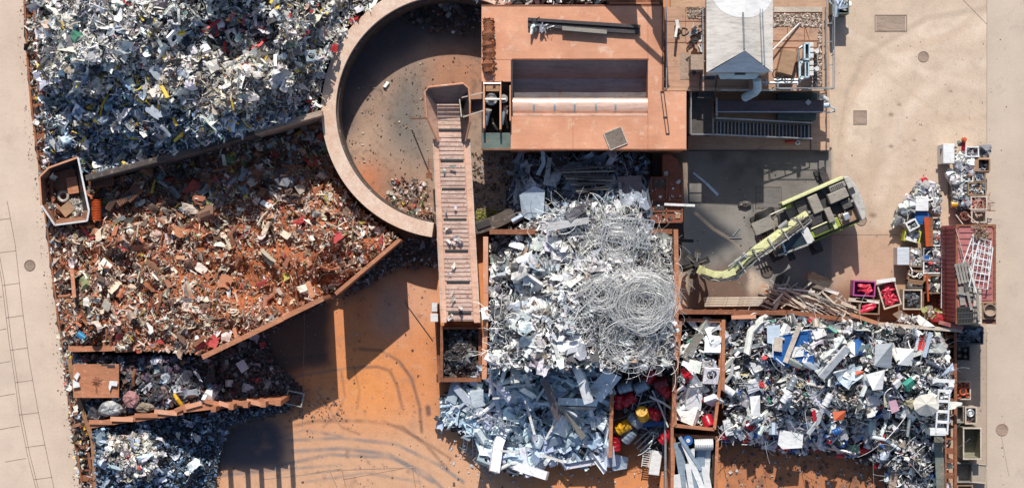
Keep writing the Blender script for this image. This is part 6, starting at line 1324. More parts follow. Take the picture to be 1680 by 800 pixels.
g = MB(); g.tube([P(286, 646, 3.1), P(291, 655, 3.3), P(296, 661, 3.2), P(301, 668, 3.1)], [.09, .12, .12, .08], 8); solo('yellow_lever', g, YELP, 'bent yellow arm lying in the right of the engine bay', 'metal arm')
g = MB(); g.tube([P(222, 605, 3.2), P(218, 618, 3.3), P(219, 632, 3.1)], .1, 8); solo('red_lever', g, RUST, 'dark red lever in the middle of the engine bay', 'lever')
singles('white_scrap_piece', pieces([], 0, lambda x, y: np.interp(x, [330, 380], [2.6, .6]), dict(box=1, sheet=1), (.45, .75), [(2, (.62, .68, .74), .1), (1, (.8, .8, .8), 0)], 25, (.1, .3), 231, pts=[(346, 645), (338, 652), (376, 628), (387, 625), (408, 637), (270, 626), (325, 617), (416, 552), (398, 600)]), 'pale scrap block on the dark debris beside the slanting wall', 'scrap piece', 'pale pieces on the dark debris')
# cage at the end of the wall
c = P(484, 653, .5); t = thing('wire_cage', 'square grey framed cage of wire scrap at the end of the crooked orange wall', 'cage', (c.x, c.y, 0)); Mx = Matrix.Rotation(R(-12), 3, 'Z'); g = MB()
g.opentop((c.x, c.y, .02), (.98, .82, .7), .06, R(-12)); obj('cage_frame', g, GREYL, t)
g = MB()
for k in range(60):
    p = c + Mx @ Vector((WR.uniform(-.38, .38), WR.uniform(-.3, .3), WR.uniform(-.1, .25))); g.tube([p, p + Vector((WR.uniform(-.3, .3), WR.uniform(-.3, .3), .05)) * .7], .015, 4)
obj('wire_filling', g, COPPER, t)
g = MB(); g.tube([P(494, 645, .6), P(508, 638, .3)], .02, 6); obj('loose_wire_end', g, HOSE, t)

# ------------------------------------------------------------------ tipping bucket on the left
t = thing('tipping_bucket', 'huge rusty tipping bucket with a pale rim holding a steel ring and plates', 'bucket', tuple(P(105, 315, 0)))
bt = [(80, 275), (128, 258), (146, 345), (143, 362), (90, 369), (68, 336), (65, 290)]; hb = [3.6, 3.7, 3.5, 3.4, 3.4, 3.4, 3.5]; bb_ = [(86, 285), (122, 275), (134, 345), (131, 352), (94, 356), (82, 330), (80, 296)]
T3 = [P(x, y, h) for (x, y), h in zip(bt, hb)]; B3 = [P(x, y, 1.7) for x, y in bb_]; n = 7
BK = mat('streaked_rust_bucket', (.46, .17, .08), (.30, .17, .12), 1.4, .6, .1, (.50, .44, .38), .9, .25)
for i in range(n):
    g = MB(); j = (i + 1) % n; v = [T3[i], T3[j], B3[j], B3[i]]; o_ = Vector((0, 0, -.05)); g.add(v + [q + o_ for q in v], [(0, 1, 2, 3), (7, 6, 5, 4), (0, 4, 5, 1), (1, 5, 6, 2), (2, 6, 7, 3), (3, 7, 4, 0)]); obj('side_plate', g, [DARKST, DARKST, BK, BK, BK, BK, BK][i], t)
g = MB(); g.add(B3 + [q - Vector((0, 0, .05)) for q in B3], [tuple(range(n))[::-1], tuple(range(n, 2 * n))]); obj('floor_plate', g, BK, t)
for i in range(n): g = MB(); g.beam(T3[i], T3[(i + 1) % n], .10, .08); obj('rim', g, [RUSTL, WHEN, WHEN, WHITE, WHITE, RUSTL, RUSTL][i], t)
c = P(104, 322, 2.1); g = MB(); g.tube([(c.x + .27 * math.cos(a), c.y + .27 * math.sin(a), 2.1) for a in np.linspace(0, 6.283, 25)[:-1]], .09, 8, True); solo('steel_ring', g, GREYL, 'grey steel ring lying in the tipping bucket', 'ring', smooth=True)
g = MB(); c = P(119, 304, 2.4); g.box(c, (.62, .95, .08), R(8)); solo('orange_plate', g, RUSTO, 'orange plate in the top of the tipping bucket', 'plate', bevel=.01)
g = MB(); c = P(110, 343, 2.3); g.box(c, (.72, .62, .12), R(40)); solo('brown_plate', g, CARD, 'brown square plate at the bottom of the tipping bucket', 'plate', bevel=.01)
stuff('metal_chips', pieces([(112, 328), (135, 326), (138, 352), (115, 358)], 130, lambda x, y: np.full(np.shape(x), 2.0), dict(sheet=2, chunk=2, strip=1), (.1, .4), [(2, (.7, .68, .65), .2), (1, (.3, .25, .2), 0)], 40, (0, .3), 241), 'pale chips in the lower corner of the tipping bucket', 'scrap')
# springs, ribbed plates, motors on the rust heap
c = P(158, 344, 2.6); g = MB(); pts = []
for i in range(150): a = i * .55; pts.append(c + Vector((.26 * math.cos(a), -.62 + i * .0083, .26 * math.sin(a))))
g.tube(pts, .035, 6); solo('coil_spring', g, ORGP, 'bright orange coil spring right of the tipping bucket', 'spring', smooth=True)
for i, (x, y, a, w, l) in enumerate([(166, 299, .15, 1.4, .55), (218, 317, .75, 1.0, .6), (206, 326, .6, 1.1, .4), (183, 335, 1.0, .8, .35)]):
    c = P(x, y, 2.4); Mx = Matrix.Rotation(a, 3, 'Z'); t = thing('ribbed_casting', ['long ribbed rusty casting just below the dark wall end', 'ribbed rusty block in the shade right of the spring', 'narrow ribbed rusty block below the wall shadow', 'short ribbed rusty block above the coil spring'][i], 'casting', tuple(c - Vector((0, 0, .2)))); g = MB(); g.box(c, (w, l, .3), mtx=Mx); obj('casting', g, RUST, t, bevel=.03); g = MB()
    for k in range(9): g.box(c + Mx @ Vector((-w / 2 + (k + .5) * w / 9, 0, .17)), (.035, l * .9, .05), mtx=Mx)
    obj('ribs', g, DARKST, t)
g = MB(); c = P(134, 551, 3.5); t = thing('blue_cylinder', 'short bright blue cylinder near the left end of the straight orange wall', 'cylinder', tuple(c)); g.tube([c + Vector((-.22, .15, 0)), c + Vector((.2, -.14, 0))], .2, 16); obj('body', g, mat('bright_blue', (.03, .28, .5), (.03, .22, .4), 3, .35), t, smooth=True); g = MB(); g.tube([c + Vector((.2, -.14, 0)), c + Vector((.32, -.22, 0))], .15, 14); obj('cap', g, BLACK, t)
for i, (x, y, r) in enumerate([(158, 560, .3), (432, 312, .33), (440, 300, .25), (202, 366, .22), (590, 298, .2), (536, 355, .2)]):
    c = P(x, y, 3.4 if i == 0 else 1.5 + .8 * (i == 3)); g = MB(); g.tube([c + Vector((0, 0, -.15)), c + Vector((.05, .05, .25))], [r, r], 18, caps=False); g.tube([c + Vector((.05, .05, .25)), c + Vector((0, 0, -.15))], [r * .8, r * .8], 18, caps=False)
    solo('pipe_ring', g, [DARKST, RUST, GALV, RUSTL, RUST, RUST][i], ['dark open pipe ring at the left end of the straight orange wall', 'rusty open pipe end in the wall shadow', 'small grey pipe ring in the wall shadow', 'pale rusty pipe ring below the spring', 'rusty pipe ring beside the round wall', 'open pipe ring at the right of the rust heap'][i], 'pipe ring')
singles('white_casing', pieces([], 0, lambda x, y: hB(x, y), dict(flat=1, sheet=2), (.5, .9), [(2, (.66, .58, .50), 0), (1, (.55, .40, .32), 0)], 14, (.35, .5), 243, pts=[(329, 440), (274, 480), (175, 500), (186, 518), (371, 551), (460, 480), (499, 472), (543, 472), (548, 466), (497, 478), (215, 518), (144, 494)]), 'pale casing lying on the sunlit rust heap', 'casing', 'pale casings on the rust heap')
singles('white_casing', pieces([], 0, lambda x, y: hA(x, y), dict(sheet=3, frame=.5), (.7, 1.15), [(2, (.80, .79, .77), 0), (1, (.55, .6, .66), .2)], 18, (.4, .6), 244, pts=[(197, 25), (300, 60), (318, 78), (286, 62), (271, 82), (205, 75), (412, 158), (312, 138), (344, 205), (510, 92), (535, 78), (201, 190), (262, 182), (265, 215), (135, 112), (420, 95), (470, 60), (395, 130)]), 'larger pale casing lying among the shreds of the upper left heap', 'casing', 'pale casings on the upper left heap')

# ------------------------------------------------------------------ rusty tank beside the profile heap
t = thing('rusty_trailer', 'rusty red machine bed with ribbed panels between the profile heap and the loading pad', 'machine bed', tuple(P(1093, 310, 0)))
TRU = mat('red_brown_rust', (.36, .10, .045), (.22, .07, .04), 1.8, .75, 0, (.14, .12, .08), .9, .35)
g = MB(); g.pp([(1068, 290), (1087, 290), (1087, 254), (1098, 252), (1112, 262), (1119, 280), (1119, 364), (1068, 366)], 0, 1.7); obj('bed', g, TRU, t, bevel=.02)
for a, b in (((1068, 328), (1119, 328)), ((1087, 290), (1119, 287)), ((1094, 290), (1093, 366)), ((1068, 291), (1068, 366)), ((1119, 284), (1119, 364)), ((1068, 365), (1119, 364)), ((1068, 347), (1119, 346))):
    g = MB(); g.beam(P(*a, 1.74), P(*b, 1.74), .08, .09); obj('rib', g, RUST, t)
for x0, y0, x1, y1, m in ((1072, 294, 1090, 308, CONCD), (1074, 333, 1090, 345, DARKST), (1108, 348, 1116, 358, CARD), (1090, 281, 1096, 288, GREYL)):
    g = MB(); g.rect(x0, y0, x1, y1, 1.71, 1.76); obj('cover', g, m, t)
stuff('debris', pieces([(1070, 292), (1117, 285), (1117, 362), (1070, 364)], 90, lambda x, y: np.full(np.shape(x), 1.74), dict(chunk=3, strip=2), (.05, .25), [(1, (.6, .6, .6), 0), (1, (.1, .08, .07), 0)], 30, (0, .03), 251), 'small chips lying on the rusty machine bed', 'scrap', M_RUSTY)
g = MB(); g.beam(P(1090, 335, 1.9), P(1140, 337, 1.9), .14, .05); solo('white_bar', g, WHEN, 'pale bar resting on the rusty machine bed and pointing right', 'metal bar')
g = MB(); g.beam(P(1137, 283, .05), P(1158, 300, .05), .12, .04); g2 = MB(); g2.beam(P(1158.5, 300.5, .05), P(1178, 320, .05), .16, .04)
solo('pale_strip', g, PBLUE, 'upper pale strip lying on the loading pad', 'strip'); solo('pale_strip', g2, PBLUE, 'lower pale strip lying on the loading pad end to end with the other', 'strip')
for a, b, lab in (((1197, 390), (1217, 390), 'short straight rod on the pad left of the boom'), ((1202, 387), (1214, 374), 'short slanted rod on the pad left of the boom')):
    g = MB(); g.tube([P(*a, .04), P(*b, .05)], .03, 6); solo('steel_rod', g, GALV, lab, 'rod')
lump(1222, 335, .15, .3, HOSE, 'dark_debris', 'small dark pile of hose scrap on the loading pad', 'debris', 7, (1.4, .7, .6))

# ------------------------------------------------------------------ timber at the foot of the pad
t = None
for i in range(4):
    g = MB(); y = 488.5 + i * 4.0; g.beam(P(1154 + i * .6, y + .6, .35), P(1258 - i * 3, y - .6, .35), .12, .1)
    solo('white_beam', g, WOODL, 'long pale beam stacked along the foot of the loading pad', 'beam', 'pale beams stacked at the foot of the loading pad', bevel=.01)
for i, (a, b, w) in enumerate([((1252, 492), (1275, 503), 4), ((1248, 500), (1268, 507), 3), ((1258, 486), (1285, 500), 2)]):
    g = MB(); g.beam(P(*a, .5), P(*b, .4), w / S, .08); solo('pale_plank', g, WOODL, 'short pale plank at the right end of the stacked beams', 'plank', 'short planks beside the stacked beams')
LR = random.Random(21)
for i in range(120):
    x = LR.uniform(1270, 1400); y = np.interp(x, [1275, 1330, 1400], [480, 492, 512]) + LR.uniform(-12, 16); a = R(LR.gauss(-22, 16)) if LR.random() < .8 else R(LR.uniform(20, 70)); l = LR.uniform(.6, 2.6) / 2; z = LR.uniform(.1, .9)
    c = P(x, y, z); d = Vector((math.cos(a), math.sin(a), LR.uniform(-.1, .1))) * l; g = MB(); g.beam(c - d, c + d, LR.uniform(.03, .11), .04)
    solo('timber_lath', g, LR.choice([WOODL, WOODL, GREYW, GREYL, HOSE, WHITE]), 'thin weathered lath in the loose timber pile above the scrap bay wall', 'lath', 'laths in the loose timber pile')
sheet([(1328, 443), (1368, 461), (1357, 474), (1318, 456)], [.9, .7, .5, .6], HOSE, 'dark_board', 'dark flat board lying above the timber pile', 'board')
sheet([(1354, 471), (1377, 479), (1374, 484), (1352, 476)], [.9, .8, .8, .8], WHEN, 'white_offcut', 'small white offcut below the dark board', 'offcut')

# ================================================================== material handler (excavator)
t = thing('material_handler', 'pale lime green material handler with a long boom and an open tine grapple', 'excavator', tuple(P(1330, 350, 0)))
def part(name, mb, m, par=None, **k): return obj(name, mb, m, par or t, **k)
HOODM = mat('dusty_brown_grey_hood', (.40, .35, .29), (.30, .26, .21), 1.8, .55, 0, (.16, .13, .11), .8, .25); BZ = 2.9; AX = Vector((.915, .40, 0)); 
def EP(u, v, z):           # u along the body (to the counterweight), v across (to the top of the plan)
    c = P(1342, 346, z); return c + AX * u + Vector((-AX.y, AX.x, 0)) * v
ER = Matrix.Rotation(math.atan2(AX.y, AX.x), 3, 'Z')
def ebox(g, u0, u1, v0, v1, z0, z1): g.box(EP((u0 + u1) / 2, (v0 + v1) / 2, 0) * 1 + Vector((0, 0, (z0 + z1) / 2)), (u1 - u0, v1 - v0, z1 - z0), mtx=ER); return g
# undercarriage
part('chassis', ebox(MB(), -3.4, 1.4, -.65, .65, .55, 1.15), GREYP, bevel=.03)
for u in (-2.9, 1.0):
    for v in (-1.05, 1.05):
        c = EP(u, v, .62); A = c - ER @ Vector((0, .28, 0)); B = c + ER @ Vector((0, .28, 0)); g = MB(); g.tube([A, A + (B - A) * .12, A + (B - A) * .88, B], [.5, .6, .6, .5], 24); w_ = part('wheel', g, BLACK, smooth=True)
        g = MB(); g.tube([A - (B - A) * .03, B + (B - A) * .03], .28, 16); obj('rim', g, GREYL, w_)
for u, v, s_ in ((-3.5, .95, 1), (-3.3, -1.4, -1), (1.0, 1.95, 1), (-1.0, -1.95, -1)):
    o_ = MB(); ebox(o_, u - .2, u + .2, min(0, v), max(0, v), .75, .98); w_ = part('outrigger', o_, DARKST); g = MB(); ebox(g, u - .35, u + .35, v - .3, v + .3, .06, .16); ebox(g, u - .12, u + .12, v - .12, v + .12, .165, .74); obj('foot', g, BLACK, w_, bevel=.02)
g = MB(); ebox(g, -4.1, -2.9, .2, .95, 1.3, 1.7); part('step_box', g, GREYP, bevel=.02)
g = MB()
for k in range(6): ebox(g, -4.0 + k * .18, -3.92 + k * .18, -.75, .05, 1.3, 1.36)
part('step_grating', g, CARD)
part('turntable', MB().add([], []).cyl(EP(-.3, 0, 0), .8, 1.16, 1.5, 28), DARKST)
# body deck
g = MB(); g.prism([EP(u, v, 0)[:2] for u, v in ((-1.9, -1.2), (1.6, -1.35), (1.9, -1.2), (1.9, 1.2), (1.6, 1.35), (-1.9, 1.4), (-2.1, 1.3))], 1.5, 2.2); part('body_deck', g, GREYP, bevel=.03)
cwm = MB(); cwm.prism([EP(u, v, 0)[:2] for u, v in ((1.62, -1.38), (1.9, -1.28), (2.1, -.7), (2.16, 0), (2.1, .7), (1.9, 1.28), (1.62, 1.38))], 1.3, 3.05); part('counterweight', cwm, mat('pale_counterweight', (.56, .53, .48), (.48, .45, .40), 1.2, .5, 0, (.25, .22, .19), .7, .15), bevel=.06)
g = MB(); ebox(g, 1.66, 1.9, .3, .62, 3.06, 3.12); part('counterweight_slot', g, BLACK)
g = MB(); c = EP(2.0, -.25, 3.1); g.tube([c, c + Vector((0, 0, .12))], .08, 10); part('beacon', g, CHROME)
g = MB(); ebox(g, -2.2, 1.6, 1.24, 1.42, 1.6, 3.12); part('lime_side_rail', g, YELG, bevel=.03)
g = MB(); ebox(g, -2.25, -1.7, .95, 1.16, 1.6, 2.8); part('lime_side_rail', g, GREENL, bevel=.02)
g = MB(); ebox(g, .62, 1.58, .82, 1.15, 2.2, 3.08); part('tank_cover', g, GREYP, bevel=.04)
g = MB()
for k in range(7): ebox(g, .7 + k * .11, .76 + k * .11, .88, 1.1, 3.085, 3.1)
part('vent_grille', g, DARKST)
g = MB(); ebox(g, .35, 1.5, .2, .79, 2.2, 3.1); part('engine_hood', g, HOODM, bevel=.05)
g = MB(); ebox(g, -.75, -.15, .05, 1.1, 2.2, 3.1); part('middle_hood', g, HOODM, bevel=.05)
g = MB(); c = EP(-.5, .15, 3.14); g.tube([c, c + Vector((0, 0, .12))], .08, 12); part('filler_cap', g, CHROME)
g = MB(); ebox(g, -1.45, -.8, .3, 1.12, 2.2, 2.6); part('dark_recess', g, HOSE)
g = MB(); ebox(g, -.1, .3, .1, 1.1, 2.2, 2.5); part('dark_recess', g, BLACK)
for k in range(10):
    g = MB(); a = EP(-.08 + LR.uniform(0, .35), LR.uniform(.1, 1), 2.6); b = EP(-.08 + LR.uniform(0, .35), LR.uniform(.1, 1), 2.7); g.tube([a, (a + b) / 2 + Vector((0, 0, .2)), b], .03, 6); part('engine_hose', g, HOSE if k % 2 else GREYP, smooth=True)
g = MB(); ebox(g, -2.6, -1.15, .25, .85, 1.8, 2.1); part('walkway', g, DARKST); g = MB()
for k in range(14): ebox(g, -2.55 + k * .1, -2.51 + k * .1, .28, .82, 2.11, 2.15)
part('walkway_grating', g, HOSE)
g = MB(); a = [EP(-3.35, .72, 2.5), EP(-2.6, .9, 2.9), EP(-1.6, .9, 2.9)]; g.tube(a, .03, 8); g.tube([EP(-2.6, .9, 2.9), EP(-2.55, .55, 2.2)], .035, 8); part('handrail', g, CHROME)
g = MB(); ebox(g, -1.9, 1.6, -1.42, -1.36, 1.5, 2.3); part('green_side_skirt', g, GREENL)
# engine pit
g = MB(); ebox(g, .3, 1.6, -.52, .17, 2.2, 2.35); part('engine_pit', g, BLACK)
g = MB(); ebox(g, .95, 1.55, -.42, .1, 2.36, 2.75); part('air_filter', g, HOSE, bevel=.05)
g = MB(); ebox(g, -.15, .22, -.75, .1, 2.2, 3.15); part('hydraulic_box', g, HOODM, bevel=.03)
g = MB(); ebox(g, .55, 1.62, -1.2, -.55, 2.2, 2.5); part('rear_deck', g, CARD)
g = MB(); ebox(g, .75, 1.1, -1.0, -.6, 2.5, 2.95); part('pump', g, GALV, bevel=.04)
for k in range(16):
    g = MB(); u = LR.uniform(.45, 1.55); v = LR.uniform(-1.1, -.55); a = EP(u, v, 2.6); b = EP(u + LR.uniform(-.3, .3), v + LR.uniform(-.2, .3), 2.75); g.tube([a, (a + b) / 2 + Vector((0, 0, .12)), b], .028, 6); part('pipe', g, [CHROME, GREYP, HOSE][k % 3], smooth=True)
g = MB()
for k in range(7): c = EP(.42, -.55 - k * .08, 2.62); g.cyl(c, .03, 2.5, 2.66, 8)
part('valve_block', g, BLACK)
# green deck with grille behind the cab
g = MB(); ebox(g, -1.35, .45, -1.18, -.62, 2.2, 2.75); part('lime_deck_box', g, GREENL, bevel=.03)
g = MB(); ebox(g, -1.15, -.15, -1.08, -.72, 2.755, 2.78); part('grille_bed', g, BLACK); g = MB()
for k in range(12): ebox(g, -1.12 + k * .085, -1.09 + k * .085, -1.07, -.73, 2.785, 2.82)
part('grille_bars', g, HOSE)
g = MB(); ebox(g, .0, .2, -1.2, -.3, 2.76, 2.95); ebox(g, -1.3, -.01, -.68, -.60, 2.76, 2.9); part('lime_bracket', g, YELG, bevel=.02)
# cab
CZ = 3.5
cabp = [(1316, 376), (1321, 371), (1335, 392), (1332, 397), (1290, 417), (1278, 419), (1284, 396)]
g = MB(); v = [P(x, y, CZ) for x, y in cabp]; g.prism([p[:2] for p in v], 1.9, CZ - .12); part('cab_body', g, GLASS, bevel=.03)
g = MB(); g.pp([(1313, 379), (1320, 371), (1326, 373), (1336, 393), (1332, 399), (1325, 401)], CZ - .12, CZ + .03); part('cab_roof', g, WHITE, bevel=.05)
g = MB(); g.pp([(1284, 396), (1313, 379), (1325, 401), (1290, 417)], CZ - .119, CZ - .08); part('roof_window', g, GLASS)
for a, b, w in (((1283, 396), (1290, 418), .12), ((1277, 419), (1326, 401), .10), ((1284, 395), (1314, 378), .06), ((1326, 400), (1336, 393), .08)):
    g = MB(); g.beam(P(*a, CZ - .02), P(*b, CZ - .02), w, .09); part('cab_frame', g, GREYL if w != .12 else CYAN, bevel=.01)
g = MB(); ebox(g, -2.9, -2.5, -1.95, -1.5, 1.4, 1.5); part('cab_step', g, BLACK)
# boom, with plates, cylinders and hoses
def arm(pts, w, h, m, name):
    g = MB(); V_ = [P(x, y, z) for x, y, z in pts]; n = len(V_); vs = []
    for i, p in enumerate(V_):
        d = (V_[min(i + 1, n - 1)] - V_[max(i - 1, 0)]); d.z = 0; d.normalize(); nn = Vector((-d.y, d.x, 0)) * (w[i] / 2); hh = Vector((0, 0, h[i]))
        vs += [p + nn, p - nn, p - nn - hh, p + nn - hh]
    fs = [(i * 4 + j, i * 4 + (j + 1) % 4, i * 4 + 4 + (j + 1) % 4, i * 4 + 4 + j) for i in range(n - 1) for j in range(4)] + [(0, 3, 2, 1), (n * 4 - 4, n * 4 - 3, n * 4 - 2, n * 4 - 1)]
    g.add(vs, [f[::-1] for f in fs]); return part(name, g, m, bevel=.02)
bp = [(1325, 350, 3.3), (1300, 368, 3.9), (1270, 390, 4.5), (1240, 411, 4.8), (1215, 433, 4.6), (1200, 447, 4.3)]
bm = arm(bp, [.38, .44, .46, .46, .44, .38], [.5, .6, .62, .62, .6, .5], YELG, 'boom')
sp_ = [(1206, 444, 4.45), (1188, 451, 4.4), (1172, 450, 4.1), (1158, 446, 3.5), (1145, 441, 2.8)]
st = arm(sp_, [.44, .42, .40, .40, .5], [.5, .5, .45, .4, .35], YELG, 'stick')
g = MB(); a_ = P(1160, 439, 3.7); g.add([P(1156, 436, 3.5), P(1144, 442, 3.2), P(1148, 452, 3.2), P(1160, 452, 3.6)], [(0, 1, 2, 3)]); part('stick_end_plate', g, YELG)
off = lambda p, q: P(p[0] + q * .50, p[1] + q * .86, p[2])
for k in range(11):
    q = 4.5 + k * .9; g = MB(); z_ = LR.uniform(-.15, .2); pts = [off((x, y, z + z_ - .1 * abs(q - 9) / 4), q + LR.uniform(-.5, .5)) for x, y, z in bp] + [P(1184 - k * .4, 455 + k * .55, 4.2 + z_), P(1165, 454 + k * .6, 3.8 + z_), P(1148, 449 + k * .4, 3.0 + z_)]
    ps = [pts[0]]
    for a, b in zip(pts, pts[1:]): ps += [(a + b) / 2 + Vector((LR.gauss(0, .03), LR.gauss(0, .03), LR.gauss(0, .05))), b]
    g.tube(ps, .032 + .012 * (k % 3 == 0), 7); part('hydraulic_hose', g, [HOSE, GREENL, CHROME, HOSE, GREYL, DARKST][k % 6], smooth=True)
for f in (.12, .3, .45, .62, .8):
    i = f * 5; k = int(i); a = Vector(bp[k]).lerp(Vector(bp[k + 1]), i - k); g = MB(); g.beam(P(a.x - 3, a.y - 5, a.z + .12), P(a.x + 9, a.y + 14, a.z + .1), .07, .08); part('hose_clamp', g, GREYL)
g = MB(); A = P(1222, 418, 4.7); B = P(1195, 437, 4.6); g.tube([A, A + (B - A) * .62], .10, 12); cy = part('stick_cylinder', g, CHROME, smooth=True); g = MB(); g.tube([A + (B - A) * .6, B], .055, 10); obj('rod', g, CHROME, cy)
g = MB(); g.tube([A - Vector((.0, .12, 0)), A + Vector((.0, .14, 0))], .12, 12); obj('end_bearing', g, WHITE, cy)
g = MB(); A = P(1292, 363, 4.2); B = P(1278, 374, 4.1); g.tube([A, B], .13, 14); part('boom_cylinder', g, CHROME, smooth=True)
g = MB(); g.tube([P(1278, 376, 4.5), P(1290, 370, 4.7), P(1310, 372, 4.5), P(1302, 386, 4.4)], .025, 6); part('loop_hose', g, HOSE, smooth=True); g = MB(); g.tube([P(1216, 421, 4.9), P(1228, 411, 5.0), P(1252, 407, 5.1), P(1262, 415, 4.9)], .025, 6); part('loop_hose', g, HOSE, smooth=True)
for k in range(9):
    g = MB(); a = EP(-1.3 + LR.uniform(-.2, .9), LR.uniform(-.5, .3), 3.0); b = P(1312 - LR.uniform(0, 14), 358 + LR.uniform(0, 16), 3.8); g.tube([a, (a + b) / 2 + Vector((0, 0, .35)), b], .03, 6); part('hydraulic_hose', g, [HOSE, CHROME, GREYP][k % 3], smooth=True)
g = MB(); ebox(g, -1.35, -.4, -.55, .1, 2.3, 2.9); part('boom_mount', g, DARKST, bevel=.03)
# grapple
gp = (1140, 433, 1.75); g = MB(); c = P(*gp); g.tube([c + Vector((0, 0, 1.0)), c + Vector((0, 0, .5))], [.16, .26], 14); gh = part('grapple_head', g, DARKST)
for k in range(6):
    a = R(20 + 60 * k); d = Vector((math.cos(a), math.sin(a), 0)); n_ = Vector((-d.y, d.x, 0)); b = c + Vector((0, 0, .55)); sg = [b + d * .1, b + d * .36 + Vector((0, 0, .12)), b + d * .66 + Vector((0, 0, -.1)), b + d * .82 + Vector((0, 0, -.5)), b + d * .72 + Vector((0, 0, -1.1)), b + d * .45 + Vector((0, 0, -1.45))]
    g = MB(); vs = []; W = [.10, .16, .20, .18, .13, .04]
    for i, p in enumerate(sg):
        dd = (sg[min(i + 1, 5)] - sg[max(i - 1, 0)]).normalized(); up = dd.cross(n_).normalized() * .05; vs += [p + n_ * W[i] + up, p - n_ * W[i] + up, p - n_ * W[i] - up, p + n_ * W[i] - up]
    g.add(vs, [(i * 4 + j, i * 4 + (j + 1) % 4, i * 4 + 4 + (j + 1) % 4, i * 4 + 4 + j) for i in range(5) for j in range(4)] + [(0, 3, 2, 1), (20, 21, 22, 23)])
    tn = obj('tine', g, BLACK, t, bevel=.01); g = MB(); g.tube([c + d * .12 + Vector((0, 0, .85)), b + d * .62 + Vector((0, 0, .02))], .05, 10); obj('tine_cylinder', g, HOSE, tn)

# ================================================================== container and what lies on it
t = thing('shipping_container', 'faded red corrugated container stacked high among the crates', 'container', tuple(P(1600, 450, 0)))
CT = 4.7; ca, cb_ = P(1568, 368, CT), P(1634, 531, CT)
g = MB(); g.prism([(ca.x + .05, ca.y - .05), (cb_.x - .05, ca.y - .05), (cb_.x - .05, cb_.y + .05), (ca.x + .05, cb_.y + .05)], 0.02, CT - .09); obj('box_body', g, REDC, t)
for side, xx in (('left', ca.x + .03), ('right', cb_.x - .03)):
    g = MB(); nn_ = 44; yy0, yy1 = ca.y - .1, cb_.y + .1
    for lev in (0, 1):
        z0, z1 = .12 + lev * 2.32, 2.28 + lev * 2.32; vs = []
        for i in range(nn_ + 1):
            y = yy0 + (yy1 - yy0) * i / nn_; o_ = (.05 if (i // 1) % 2 else -.0) * (-1 if side == 'left' else 1); vs += [(xx + o_ + (-.02 if side == 'left' else .02), y, z0), (xx + o_ + (-.02 if side == 'left' else .02), y, z1)]
        g.add(vs, [(2 * i, 2 * i + 2, 2 * i + 3, 2 * i + 1) if side == 'right' else (2 * i + 1, 2 * i + 3, 2 * i + 2, 2 * i) for i in range(nn_)])
    obj('corrugated_side', g, REDC, t)
g = MB(); n_ = 15
ROOFC = mat('dusty_pink_roof', (.50, .20, .19), (.42, .12, .12), 1.5, .6, 0, (.5, .3, .25), .8, .15)
g0 = MB(); g0.box(((ca.x + cb_.x) / 2, (ca.y + cb_.y) / 2, CT - .082), (cb_.x - ca.x - .28, ca.y - cb_.y - .28, .014)); obj('roof_sheet', g0, ROOFC, t)
for i in range(n_):
    y = ca.y - .2 + (cb_.y - ca.y + .4) * (i + .5) / n_
    g.box(((ca.x + cb_.x) / 2, y, CT - .05), (cb_.x - ca.x - .45, .16, .05))
obj('roof_corrugation', g, ROOFC, t)
for x0, x1, y0, y1 in ((ca.x, ca.x + .12, ca.y, cb_.y), (cb_.x - .12, cb_.x, ca.y, cb_.y), (ca.x + .125, cb_.x - .125, ca.y, ca.y - .12), (ca.x + .125, cb_.x - .125, cb_.y + .12, cb_.y)):
    g = MB(); g.prism([(x0, y0), (x1, y0), (x1, y1), (x0, y1)], CT - .16, CT); obj('top_rail', g, RUST, t, bevel=.01)
for x in (ca.x + .09, cb_.x - .09):
    for y in (ca.y - .09, cb_.y + .09): g = MB(); g.box((x, y, CT - .05), (.2, .2, .12)); obj('corner_casting', g, RUST, t, bevel=.01)
def wframe(pts, z, label, cols=3, rows=4):
    q = [P(x, y, z) for x, y in pts]; t = thing('wire_shelf', label, 'wire frame', tuple(q[0])); f = lambda u, v: (q[0] * (1 - u) + q[1] * u) * (1 - v) + (q[3] * (1 - u) + q[2] * u) * v
    g = MB(); g.tube(q, .04, 8, True); obj('outer_tube', g, WHEN, t, smooth=False); g = MB()
    for i in range(1, cols): g.tube([f(i / cols, 0), f(i / cols, 1)], .022, 6)
    for j in range(1, rows): g.tube([f(0, j / rows), f(1, j / rows)], .025, 6)
    obj('cross_tubes', g, WHEN, t)
wframe([(1597, 387), (1626, 396), (1621, 449), (1594, 446)], CT + .25, 'upper white wire frame lying on the container roof', 3, 5)
wframe([(1606, 396), (1629, 406), (1620, 474), (1590, 470)], CT + .45, 'lower and larger white wire frame lying on the container roof', 4, 6)
wframe([(1597, 384), (1610, 388), (1592, 440), (1580, 432)], CT + .12, 'narrow slanted white wire frame under the two others', 2, 3)
def pallet(cx_, cy_, w, l, z, ang, m, label, n=5):
    c = P(cx_, cy_, z); t = thing('pallet', label, 'pallet', tuple(c)); Mx = Matrix.Rotation(ang, 3, 'Z'); 
    for k in range(n): g = MB(); g.box(c + Mx @ Vector((-w / 2 + (k + .5) * w / n, 0, .16)), (w / n * .72, l, .03), mtx=Mx); obj('board', g, m, t)
    g = MB()
    for q in (-1, 0, 1): g.box(c + Mx @ Vector((0, q * l * .42, .07)), (w, .1, .12), mtx=Mx)
    obj('runners', g, m, t)
pallet(1580, 447, .85, 1.15, CT + .02, R(12), GREYW, 'grey wooden pallet on the left of the container roof')
